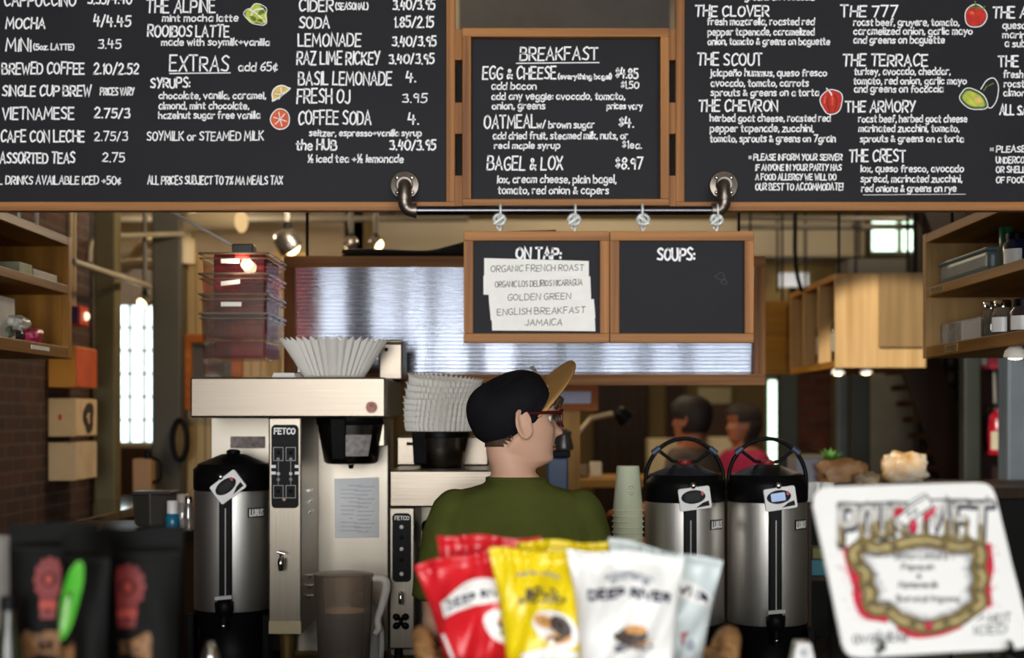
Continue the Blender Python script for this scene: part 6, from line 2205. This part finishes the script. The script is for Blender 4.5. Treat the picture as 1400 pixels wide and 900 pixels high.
# ---------------------------------------------------------------- pass-through counter with packets, right middle distance
pc_c = thing('side_counter', 'dark side counter behind the dispensers with packets on it', 'counter', (1.5, 5.55, 0))
zk = P(0, 664, 5.4).z
MB().box(.82, 2.3, 5.2, 5.9, zk - .04, zk).build('worktop', M_DARKWOOD, pc_c, bevel=.004)
MB().box(.85, 2.28, 5.25, 5.88, 0, zk - .04).build('counter_body', M_BLACKM, pc_c)
zk += .001


def at(px, Y):
    return P(px, 0, Y).x


gb = thing('napkin_box', 'lavender grey box on the side counter behind the dispensers', 'box', (at(1112, 5.5), 5.5, zk))
MB().box(at(1088, 5.45), at(1127, 5.45), 5.45, 5.62, zk, P(0, 627, 5.45).z).build('box_body', mat('box_lavender', '8f8d98', .6), gb, bevel=.004)
MB().box(at(1089, 5.45), at(1126, 5.45), 5.44, 5.63, P(0, 627, 5.45).z, P(0, 622, 5.45).z).build('lid', mat('box_lid_tan', '8a7c60', .6), gb, bevel=.003)
wad('bread_bag', 'crumpled tan packet beside the lavender grey box', 'packet', (at(1150, 5.4), 5.4, zk), .085, .07, .048, mat('packet_tan', 'c49a6c', .5, col2='8a5a34', scale=14), 21)
wad('bread_bag', 'low tan packet at the right end of the crumpled tan one', 'packet', (at(1184, 5.3), 5.3, zk), .045, .05, .026, mat('packet_beige', 'c9ae88', .5, col2='4a4440', scale=10), 22)
wad('bread_bag', 'bulging pale packet with gold ends on the side counter', 'packet', (at(1236, 5.5), 5.5, zk), .082, .06, .06, mat('packet_gold', 'd0c6b4', .4, col2='a5762c', scale=11), 23)
pl_ = thing('potted_herb', 'little green herb pot behind the tan packets', 'plant', (at(1134, 5.6), 5.6, zk))
MB().lathe([(.025, 0), (.035, .07), (.036, .075)], (at(1134, 5.6), 5.6, zk), 20).build('pot', mat('pot_clay', '8a4a2c', .8), pl_, 50)
lv = MB()
for k in range(60):
    a, e = rr_.uniform(0, 6.28), rr_.uniform(.1, 1.3)
    b = Vector((at(1134, 5.6), 5.6, zk + .07))
    d = Vector((math.cos(a) * math.cos(e), math.sin(a) * math.cos(e), math.sin(e)))
    tip = b + d * rr_.uniform(.04, .085)
    sd = d.cross(Vector((0, 0, 1))).normalized() * .008
    md_ = (b + tip) / 2 + Vector((0, 0, .006))
    lv.add([b, md_ + sd, tip, md_ - sd], [(0, 1, 2, 3)])
lv.build('leaves', mat('leaf_green', '4a7a2c', .6, var=.3, scale=60), pl_, merge=False)
cu0 = None
for k, px in enumerate((1106, 1118, 1130)):
    Y = 4.5
    x = at(px, Y)
    zz = P(0, 656, Y).z
    lab_ = ('small white cup behind the blue-screen dispenser, left of three', 'small white cup in the middle of the three by the white sign', 'small white cup nearest the white sign corner')[k]
    if cu0 is None:
        cs = thing('cup_rack', 'dark rack behind the sign holding three white cups', 'rack', (at(1118, Y), Y, ZB))
        MB().box(at(1100, Y), at(1160, Y), Y - .06, Y + .08, zz - .085, zz - .07).build('rack_shelf', M_DARKWOOD, cs)
        MB().box(at(1100, Y), at(1104, Y), Y - .06, Y + .08, ZB, zz - .085).build('rack_side', M_DARKWOOD, cs)
        MB().box(at(1156, Y), at(1160, Y), Y - .06, Y + .08, ZB, zz - .085).build('rack_side', M_DARKWOOD, cs)
        MB().box(at(1104, Y), at(1156, Y), Y - .05, Y + .08, P(0, 792, Y).z, P(0, 786, Y).z).build('rack_shelf', M_DARKWOOD, cs)
        tb_ = MB().box(at(1106, Y), at(1146, Y), Y - .04, Y + .06, P(0, 786, Y).z + .001, P(0, 764, Y).z)
        tag(tb_.build('teal_box', mat('teal_card', '2c6a78', .6), bevel=.003), 'teal box on the lower rack shelf left of the sign', 'box')
        ob = MB().box(at(1108, Y), at(1150, Y), Y - .03, Y + .05, P(0, 764, Y).z + .001, P(0, 748, Y).z)
        tag(ob.build('olive_box', mat('olive_card', '6a6a34', .6), bevel=.003), 'olive box lying on top of the teal box by the sign', 'box')
        cu0 = thing('espresso_cup', lab_, 'cup', (x, Y, zz - .069), 0, 'white cups behind the sign')
        MB().lathe([(.012, 0), (.02, .012), (.0245, .06), (.0225, .06), (.018, .014)], (x, Y, zz - .069), 24, cap1=False).build('cup_wall', M_WPLAS, cu0, 50)
        MB().tube([(x + .022, Y, zz - .018), (x + .036, Y, zz - .022), (x + .036, Y, zz - .04), (x + .021, Y, zz - .047)], .003, 8, smooth=4).build('cup_handle', M_WPLAS, cu0, 60)
    else:
        dup(cu0, (x, Y + .02 * (k % 2), zz - .069), .5 * k, lab_)

# things seen between the person and the dispensers
tb2 = thing('side_table', 'dark table seen behind the paper cups', 'table', (at(850, 6.5), 6.6, 0))
zt3 = P(0, 655, 6.4).z
MB().box(at(770, 6.4), at(1085, 6.4), 6.4, 6.95, zt3 - .04, zt3).build('table_top', M_PLY_X, tb2, bevel=.004)
for px in (775, 1080):
    for Y in (6.43, 6.9):
        MB().box(at(px, 6.4) - .025, at(px, 6.4) + .025, Y - .025, Y + .025, 0, zt3 - .04).build('leg', M_DARKWOOD, tb2)
wpst = struct('post_wood', MB().box(at(770, 5.6), at(793, 5.6), 5.6, 5.68, 0, 1.9), wood('post_pale', 'c99a52', 'a87838', 'Z', fine=25))
of = thing('picture_frame', 'orange wood frame with pale blue picture under the ribbed sheet', 'picture', (at(790, 5.55), 5.58, P(0, 562, 5.55).z))
M_OR = wood('orange_wood', 'b5641e', '8c4714', 'X', fine=25)
for e in ((755, 818, 527, 535), (755, 818, 552, 562), (755, 762, 535, 552), (809, 818, 535, 552)):
    MB().pbox(*e, 5.55, 5.59).build('rail', M_OR, of, bevel=.002)
MB().pbox(761, 810, 534, 553, 5.57, 5.585).build('picture', mat('picture_blue', 'b4b8d4', .5, var=.08, scale=9), of)
bcn = thing('blue_canister', 'blue canister with a black lid before the face in glasses', 'canister', (at(766, 4.9), 4.9, 0.0))
zcn = P(0, 626, 4.9).z
MB().box(at(748, 4.9), at(777, 4.9), 4.9, 5.0, zcn - .25, zcn).build('canister_body', mat('canister_blue', '34507c', .4), bcn, bevel=.006)
MB().box(at(746, 4.9), at(780, 4.9), 4.895, 5.005, zcn, P(0, 616, 4.9).z).build('lid', M_BLACK, bcn, bevel=.005)
MB().lathe([(.034, 0), (.036, .01), (.026, .05), (.03, .062), (.012, .075)], (at(771, 4.9), 4.95, P(0, 616, 4.9).z), 24).build('hopper', mat('hopper_smoke', '4a4642', .2), bcn, 50)
MB().box(at(740, 4.9), at(785, 4.9), 4.86, 5.04, 0, zcn - .25).build('stand', M_BLACKM, bcn)
al = thing('jointed_lamp', 'jointed metal lamp arm reaching over the dark table', 'lamp', (at(790, 6.6), 6.6, zt3))
pa_, pb_, pc2 = P(787, 598, 6.6), P(808, 572, 6.6), P(838, 566, 6.6)
MB().tube([(pa_.x, 6.6, zt3), pa_, pb_, pc2], .014, 10).build('lamp_arm', mat('lamp_steel', '9a8a70', .35, .8), al, 60)
MB().lathe([(.02, 0), (.035, .02), (.045, .07)], pc2 + Vector((0.02, 0, .02)), 20, (0.7, 0, -.7)).build('lamp_head', M_BLACK, al, 60)
MB().lathe([(.06, 0), (.06, .012), (.02, .02)], (pa_.x, 6.6, zt3), 24).build('lamp_base', M_BLACK, al, 60)
for k, (px, w_, py0, cl_, lb) in enumerate(((815, 16, 632, 'd8ccb0', 'cream paper packet on the dark table by the paper cups'), (799, 10, 636, '7a6a50', 'small brown packet beside the cream one on the dark table'))):
    t = MB().pbox(px - w_ / 2, px + w_ / 2, py0, 652, 6.5, 6.56)
    tag(t.build('paper_packet', mat('packet_p' + cl_, cl_, .8), bevel=.006), lb, 'packet')
for k, (px, py0, cl_, lb) in enumerate(((905, 600, 'cdbd96', 'pale box beside the seated person in grey-brown'), (990, 598, 'd6c8a4', 'pale carton between the two seated people'))):
    Y = 9.2 if k == 0 else 9.3
    t = MB().box(at(px - 18, Y), at(px + 22, Y), Y, Y + .2, 0, P(0, py0, Y).z)
    tag(t.build('tall_carton', mat('carton_t' + cl_, cl_, .8), bevel=.006), lb, 'box')
ps = thing('wall_poster', 'olive poster on the far wall above the seated people', 'poster', (at(985, 10.97), 10.97, P(0, 552, 10.97).z))
MB().pbox(955, 1000, 530, 552, 10.96, 10.99).build('poster_sheet', mat('poster_cream', 'b5a880', .8), ps)
pnl = MB().pbox(960, 1005, 552, 640, 10.9, 10.98)
struct('trim_1', pnl, mat('wall_brown_panel', '4a3020', .7), bevel=.004)
struct('trim_2', MB().pbox(912, 935, 510, 700, 10.9, 10.98), M_DARKWOOD, bevel=.004)

# ---------------------------------------------------------------- stair, extinguisher, alarm bell on the right
stq = thing('staircase', 'dark wooden staircase rising behind the hanging cabinet', 'staircase', (at(1280, 7.3), 7.3, 0))
sA, sB = P(1222, 470, 7.2), P(1320, 735, 7.2)
d_ = (sB - sA)
MB().prism([sA, sA + Vector((.16, 0, .12)), sB + Vector((.16, 0, .12)), sB, ], (0, .06, 0)).build('stringer', M_DARKWOOD, stq)
for k in range(11):
    p_ = sA + d_ * (k + .5) / 11
    MB().box(p_.x + .14, p_.x + .36, 7.26, 8.1, p_.z, p_.z + .03).build('tread', M_DARKWOOD, stq)
for k in range(7):
    p_ = sA + d_ * (k + .3) / 7
    MB().tube([p_ + Vector((.1, .03, .1)), p_ + Vector((.1, .03, .75))], .012, 8).build('baluster', M_BLACKM, stq)
MB().tube([sA + Vector((.1, .03, .78)), sB + Vector((.1, .03, .78))], .024, 10).build('handrail', M_DARKWOOD, stq)
MB().prism([Vector((sB.x, 7.2, 0)), Vector((sB.x + .16, 7.2, 0)), sB + Vector((.16, 0, .05)), sB], (0, .06, 0)).build('newel_post', M_DARKWOOD, stq)
struct('wall_stair', MB().box(at(1255, 8.15), at(1345, 8.15) + .1, 8.15, 8.25, 0, ZC), mat('stair_wall_dark', '1c1612', .8))
fe = P(1364, 0, 6.62)
zf0, zf1 = P(0, 622, 6.62).z, P(0, 563, 6.62).z
ex = thing('fire_extinguisher', 'red fire extinguisher on the dark brick wall at the right', 'fire extinguisher', (fe.x, 6.6, zf0))
rE = 15 * 6.6 / F
h_ = zf1 - zf0
MB().lathe([(rE * .9, 0), (rE, .012), (rE, h_ * .84), (rE * .7, h_ * .95), (rE * .3, h_), (rE * .25, h_ + .02)], (fe.x, 6.62, zf0), 32).build('tank', mat('extinguisher_red', 'b8182e', .25), ex, 50)
g = MB().grid(lambda u, v: Vector((fe.x + (rE + .001) * math.cos(-2.5 + 1.4 * u), 6.62 + (rE + .001) * math.sin(-2.5 + 1.4 * u), zf0 + h_ * (.12 + .42 * v))), 10, 1)
g.build('paper_label', mat('label_cream', 'd8ceb0', .7), ex, 179, merge=False)
MB().obox((fe.x + .01, 6.6, zf1 + .035), (.035, 0, .008), (0, .012, 0), (0, 0, .012)).build('lever', M_BLACK, ex, bevel=.003)
MB().lathe([(.012, 0), (.012, .012)], (fe.x - .012, 6.6, zf1 + .03), 16, (0, -1, 0)).build('gauge', M_CHROME, ex)
MB().tube([(fe.x - .02, 6.6, zf1 + .03), (fe.x - .06, 6.58, zf1), (fe.x - .065, 6.6, zf0 + h_ * .4), (fe.x - .05, 6.62, zf0 + h_ * .1)], .009, 8, smooth=5).build('hose', M_BLACK, ex, 60)
MB().box(fe.x - .02, fe.x + .02, 6.66, 6.70, zf0 + h_ * .5, zf0 + h_ * .7).build('wall_hook', M_BLACKM, ex)
bl_ = thing('alarm_bell', 'red alarm with white strobe above the fire extinguisher', 'fire alarm', (at(1358, 6.66), 6.66, P(0, 505, 6.66).z))
MB().pbox(1344, 1370, 477, 505, 6.63, 6.70).build('alarm_box', mat('alarm_red', 'c02440', .35), bl_, bevel=.006)
MB().pbox(1341, 1350, 481, 499, 6.61, 6.64).build('strobe', M_WPLAS, bl_, bevel=.004)
MB().tube([P(1359, 505, 6.68), P(1361, 560, 6.68)], .008, 8).build('conduit', mat('conduit_grey', '8a867c', .5), bl_)
# alarm on the left brick wall
yl = 5.75
a_ = thing('fire_alarm', 'red fire alarm with a white strobe on the left brick wall', 'fire alarm', (-1.77, yl, P(0, 445, yl).z))
zq0, zq1 = P(0, 445, yl).z, P(0, 419, yl).z
MB().box(-1.80, -1.735, yl - .03, yl + .08, zq0, zq1).build('alarm_box', mat('alarm_orange_red', 'c03a1c', .4), a_, bevel=.005)
MB().box(-1.80, -1.745, yl - .036, yl - .029, zq0 + .004, zq1 - .004).build('alarm_side', mat('alarm_purple', '4a2a60', .5), a_)
MB().ball((-1.732, yl + .035, (zq0 + zq1) / 2), .014, .018, .018, 14, 8).build('strobe', mat('strobe_glow', 'fff0d0', emit=1.2), a_, 180)
for dy in (0, .045):
    MB().tube([(-1.785, yl + dy, zq1), (-1.785, yl + dy, P(0, 300, yl).z + .1)], .009, 8).build('conduit', mat('conduit_tan', 'a08a60', .5), a_)

# ---------------------------------------------------------------- pictures on the left wall, ledge and things on it
for k, (py0, py1, c1_, c2_, lb) in enumerate(((474, 530, 'b5481c', 'd08a2c', 'orange canvas at the top of three on the brick wall'), (545, 597, 'c9ab82', 'c2a070', 'tan canvas with a dark wreath, middle of three on brick'), (605, 657, 'c4aa86', 'b99a70', 'pale tan canvas at the bottom of three on brick'))):
    y0_, y1_ = 5.52, 5.80
    cz0, cz1 = P(0, py1, 5.56).z, P(0, py0, 5.56).z
    t = thing('wall_canvas', lb, 'picture', (-1.78, 5.66, cz0), 0, 'three canvases on the left brick wall')
    MB().box(-1.80, -1.695, y0_, y1_, cz0, cz1).build('canvas_box', mat('canvas_edge_' + c2_, c2_, .8), t, bevel=.003)
    MB().box(-1.697, -1.692, y0_ + .004, y1_ - .004, cz0 + .004, cz1 - .004).build('canvas_face', mat('canvas_' + c1_, c1_, .8, var=.2), t)
    if k == 1:
        g = MB()
        ribbon(g, blob(5.68, (cz0 + cz1) / 2, .047, .042, 30, .15), .019, lambda u, v: Vector((-1.690, u, v)), True)
        g.build('wreath_print', mat('wreath_dark', '2c2018', .8), t, merge=False)
        MB().box(-1.76, -1.748, 5.518, 5.521, (cz0 + cz1) / 2 - .01, (cz0 + cz1) / 2 + .012).build('edge_mark', M_RED, t)
lg = thing('wall_ledge', 'glossy dark ledge along the left brick wall', 'ledge', (-1.62, 4.9, 0))
MB().box(-1.795, -1.46, 3.6, 6.35, 1.215, 1.25).build('ledge_top', mat('ledge_gloss', '2a231c', .06, var=.1, coat=.5), lg, bevel=.004)
MB().box(-1.79, -1.50, 3.65, 6.3, 0, 1.215).build('ledge_body', M_DARKWOOD, lg)
dcab = thing('bar_cabinet', 'dark bar cabinet behind the black coffee pouches', 'cabinet', (-1.2, 4.55, 0))
MB().box(-1.455, at(258, 4.4), 4.3, 4.8, 1.21, 1.25).build('cabinet_top', M_BLACK, dcab, bevel=.004)
MB().box(-1.45, at(256, 4.4), 4.32, 4.79, 0, 1.21).build('cabinet_body', wood('cabinet_brown', '4a3222', '33210f', 'Z', fine=25), dcab)
gb2 = thing('grey_bin', 'dark grey bin on the bar cabinet beside the soap bottle', 'bin', (at(213, 4.5), 4.5, 1.251))
MB().lathe([(.045, 0), (.055, .01), (.062, .1), (.064, P(0, 676, 4.5).z - 1.251), (.06, P(0, 673, 4.5).z - 1.251)], (at(211, 4.5), 4.5, 1.251), 4, sx=1.15).build('bin_body', mat('bin_grey', '3c3834', .5), gb2, bevel=.008)
MB().box(at(186, 4.5), at(240, 4.5), 4.44, 4.56, P(0, 676, 4.5).z, P(0, 671, 4.5).z).build('lid', mat('bin_lid', '2c2622', .4), gb2, bevel=.005)
jar('soap_bottle', 'blue soap bottle with a white pump neck on the bar cabinet', 'bottle', 236, 4.42, 1.25, .022, .052, mat('soap_blue', '1e6f92', .25), M_WPLAS, .034)
jar('spray_bottle', 'cloudy white bottle beside the blue soap bottle', 'bottle', 250, 4.45, 1.25, .024, .085, clear_mat('cloudy_plastic', 'cfc8c0', .1, .4), mat('cap_pale', 'b9aea4', .5), .02)
jar('spray_bottle', 'tall clear bottle nearest the tall brewer, on the bar cabinet', 'bottle', 258, 4.36, 1.25, .014, .09, clear_mat('clear_bottle', 'd8d0c8', .2, .2), M_CHROME, .012)
gr = thing('grinder', 'tan box-shaped grinder with black handle on the far ledge', 'grinder', (at(193, 6.2), 6.2, 1.25))
xg = at(193, 6.2)
MB().box(at(181, 6.2), at(206, 6.2), 6.2, 6.28, 1.25, P(0, 628, 6.2).z).build('grinder_body', mat('grinder_tan', 'a97e54', .6), gr, bevel=.005)
MB().lathe([(.018, 0), (.02, .03), (.014, .045)], (at(199, 6.2), 6.24, P(0, 628, 6.2).z), 20).build('hopper', M_BLACK, gr, 50)
MB().tube([(at(206, 6.2), 6.23, 1.42), (at(206, 6.2) + .035, 6.23, 1.40), (at(206, 6.2) + .035, 6.23, 1.33), (at(206, 6.2), 6.23, 1.31)], .008, 8, smooth=4).build('handle', M_BLACK, gr, 60)
struct('post_alcove', MB().box(at(179, 6.3), at(209, 6.3), 6.36, 6.46, 0, 1.25), M_DARKWOOD)
# mirror and frame on the panelled partition
mi = thing('round_mirror', 'dark oval wall mirror at the left of the tall brewer', 'mirror', (at(246, 6.55), 6.56, P(0, 631, 6.55).z))
cm_ = P(246, 602, 6.57)
MB().tube([cm_ + Vector((.034 * math.cos(a), 0, .092 * math.sin(a))) for a in [2 * PI * i / 36 for i in range(36)]], .013, 10, closed=True).build('mirror_frame', M_BLACK, mi, 60)
MB().prism([cm_ + Vector((.032 * math.cos(a), .002, .09 * math.sin(a))) for a in [2 * PI * i / 36 for i in range(36)]], (0, .006, 0)).build('mirror_glass', mat('mirror_tan', '8a7450', .15, .6), mi)
pf = thing('picture_frame', 'orange-brown picture frame on the panelled wall by the bins', 'picture', (at(273, 6.7), 6.72, P(0, 562, 6.7).z))
for e in ((247, 330, 457, 469), (247, 330, 549, 561), (247, 261, 469, 549), (316, 330, 469, 549)):
    MB().pbox(*e, 6.69, 6.74).build('rail', M_OR, pf, bevel=.003)
MB().pbox(260, 317, 468, 550, 6.72, 6.735).build('picture', mat('picture_dark', '4a443c', .3, var=.3, scale=4), pf)

# ---------------------------------------------------------------- ceiling services
M_DUCT = mat('duct_cream', 'c8b590', .5, var=.08, scale=4)
du = MB()
du.tube([P(252, 362, 6.68), P(252, 330, 6.68), P(256, 312, 6.65), P(272, 304, 6.6), P(330, 303, 6.5)], .052, 20, smooth=6)
tag(du.build('insulated_pipe', M_DUCT, smooth=60), 'thick cream elbow pipe above the stack of clear bins', 'pipe')
for nm, pts, r, lb, m in (
        ('curved_pipe', [P(170, 368, 7.6), P(200, 334, 7.4), P(228, 337, 7.0), P(238, 343, 6.85)], .03, 'thin cream pipe bending into the thick elbow pipe', M_DUCT),
        ('curved_pipe', [P(128, 372, 6.9), P(160, 364, 6.9), P(205, 362, 6.9), P(240, 380, 6.85)], .026, 'low cream pipe crossing above the bright window', M_DUCT),
        ('wall_conduit', [P(100, 358, 5.4), P(150, 374, 5.7), P(205, 392, 6.5)], .013, 'slanting pale conduit above the bright window', mat('conduit_pale', '9a8f78', .4)),
        ('wall_conduit', [P(122, 360, 6.0), P(124, 335, 6.05), P(136, 324, 6.1), P(180, 322, 6.3), P(250, 320, 6.6)], .012, 'bent conduit running over the olive column', mat('conduit_pale', '9a8f78', .4)),
        ('ceiling_pipe', [P(100, 300, 7.8), P(640, 299, 7.8)], .018, 'long grey pipe under the ceiling left of the small boards', mat('pipe_grey', '6d665a', .5)),
        ('ceiling_pipe', [P(1010, 310, 8.6), P(1290, 310, 8.6)], .02, 'long grey pipe under the ceiling above the hanging cabinet', mat('pipe_grey', '6d665a', .5)),
        ('ceiling_pipe', [P(1010, 298, 8.0), P(1240, 300, 8.0)], .014, 'thinner upper pipe above the hanging cabinet', mat('pipe_grey', '6d665a', .5)),
        ('hanging_cable', [P(1087, 150, 6.6), P(1087, 300, 6.6), P(1087, 345, 6.6), P(1090, 376, 6.62), P(1096, 398, 6.65)], .010, 'black cable dropping to the left end of the hanging cabinet', M_BLACK)):
    mb = MB()
    mb.tube(pts, r, 12, smooth=6 if len(pts) > 2 else 0)
    tag(mb.build(nm, m, smooth=60), lb, 'cable' if 'cable' in nm else 'pipe')
for k, (px, Y, lb) in enumerate(((1063, 8.9, 'thin dark ceiling rod right of the soups board'), (1101, 8.9, 'thin dark ceiling rod right of the black cable'), (1170, 8.0, 'thin dark ceiling rod behind the cabinet corner'), (1241, 7.2, 'thin dark ceiling rod before the high bright window'))):
    x = at(px, Y)
    mb = MB().tube([(x, Y, P(0, 400, Y).z if k < 3 else P(0, 372, Y).z), (x, Y, ZC)], .008, 8)
    tag(mb.build('hanging_rod', M_BLACKM), lb, 'rod', 'ceiling rods')
for k, (px, Y, lb) in enumerate(((430, 9.0, 'thin dark rod under the ceiling beside the round lamp'), (480, 9.0, 'pale violet rod under the ceiling left of the double lamp'))):
    x = at(px, Y)
    mb = MB().tube([(x, Y, P(0, 365, Y).z), (x, Y, ZC)], .009 if k == 0 else .03, 8)
    tag(mb.build('hanging_rod', M_BLACKM if k == 0 else mat('pipe_violet', '8a8090', .5)), lb, 'rod', 'ceiling rods')
struct('ceiling_joist', MB().box(X0, at(420, 8), 7.95, 8.1, P(0, 300, 8).z, P(0, 270, 8).z), mat('joist_dark', '4a3f30', .7))
hv = thing('grey_vent', 'dark grey ventilation box above the hanging cabinet', 'ventilation box', (at(1215, 8.4), 8.5, P(0, 372, 8.4).z))
MB().pbox(1160, 1300, 354, 376, 8.35, 8.7).build('vent_box', mat('vent_grey', '4c4844', .6), hv, bevel=.006)
for px in (1175, 1285):
    x = at(px, 8.5)
    MB().tube([(x, 8.5, P(0, 354, 8.35).z), (x, 8.5, ZC)], .008, 8).build('hanging_rod', M_BLACKM, hv)
wl2 = thing('wall_lamp', 'pale square lamp glowing on the wall behind the bottle cabinet', 'lamp', (at(1084, 9.8), 9.8, P(0, 392, 9.8).z))
MB().pbox(1066, 1106, 373, 392, 9.75, 9.82).build('lamp_panel', mat('lamp_panel_glow', 'e6e4e2', emit=.6), wl2, bevel=.01)
MB().pbox(1080, 1090, 392, 412, 9.78, 9.82).build('lamp_bracket', M_BLACKM, wl2)
struct('beam_yellow', MB().pbox(1046, 1140, 355, 415, 9.82, 9.9), mat('beam_tan', 'a58a50', .7))


def spot(px, py, Y, aim, label, r=.045, bulbs=1, power=0):
    p = P(px, py, Y)
    t = thing('track_spot', label, 'spotlight', (p.x, Y, ZC))
    d = Vector(aim).normalized()
    MB().tube([(p.x, Y, ZC), (p.x, Y, p.z + r * 1.3)], .011, 8).build('stem', mat('stem_grey', '6a645c', .4, .5), t)
    MB().ball(p + Vector((0, 0, r * 1.15)), r * .4, n=12, m=8).build('knuckle', M_BLACKM, t, 180)
    MB().lathe([(r * .5, -r * .9), (r * .9, -r * .6), (r, r * .5), (r * 1.02, r * .62), (r * .86, r * .62), (r * .8, r * .3)], p, 28, d, cap1=False).build('lamp_can', mat('can_steel', '8f8a84', .25, .9), t, 50)
    MB().ball(p + d * r * .42, r * .7, n=16, m=10).build('bulb', M_LAMP, t, 180)
    return t


spot(393, 330, 6.4, (.4, .3, -.6), 'round steel ceiling spotlight left of the ribbed sheet', .06)
spot(480, 332, 6.9, (-.6, .4, -.5), 'left lamp of the pair above the black folded cloth', .034)
spot(514, 332, 6.9, (.7, -.2, -.5), 'right lamp of the pair above the black folded cloth', .034)
spot(198, 412, 6.5, (-.5, -.6, -.6), 'small dark spotlight hanging before the bright window', .034)
added_spot = thing('track_spot', 'added unseen spotlight high behind the menu boards, aimed at the cabinets', 'spotlight', (0.75, 3.7, ZC))  # lamp body added out of view to carry the cabinet light
MB().tube([(0.75, 3.68, ZC), (0.75, 3.68, 3.06)], .011, 8).build('stem', MATS['stem_grey'], added_spot)
MB().lathe([(.03, -.06), (.045, -.05), (.05, .03), (.046, .03), (.04, 0)], (0.74, 3.68, 3.02), 28, (.35, .82, -.44), cap1=False).build('lamp_can', MATS['can_steel'], added_spot, 50)
# clip lamp on a thin white arm over the bins
cl2 = thing('arm_lamp', 'small bright lamp on a thin white arm above the clear bins', 'lamp', P(331, 344, 4.2))
MB().tube([P(331, 343, 4.2), P(234, 289, 4.2), P(190, 264, 4.2)], .0045, 8).build('lamp_arm', mat('arm_white', 'e4e4e4', .3), cl2)
MB().pbox(317, 346, 333, 347, 4.17, 4.23).build('lamp_housing', mat('housing_steel', '5a5c5c', .3, .8), cl2, bevel=.004)
MB().ball(P(331, 350, 4.2), .022, .022, .012, 16, 8).build('bulb', M_LAMP, cl2, 180)
MB().tube([P(190, 264, 4.2), (P(190, 0, 4.2).x, 4.2, ZC)], .006, 8).build('hanging_rod', M_BLACKM, cl2)
point_light('arm_lamp_light', P(331, 360, 4.03), 0.5, WARM, .02)
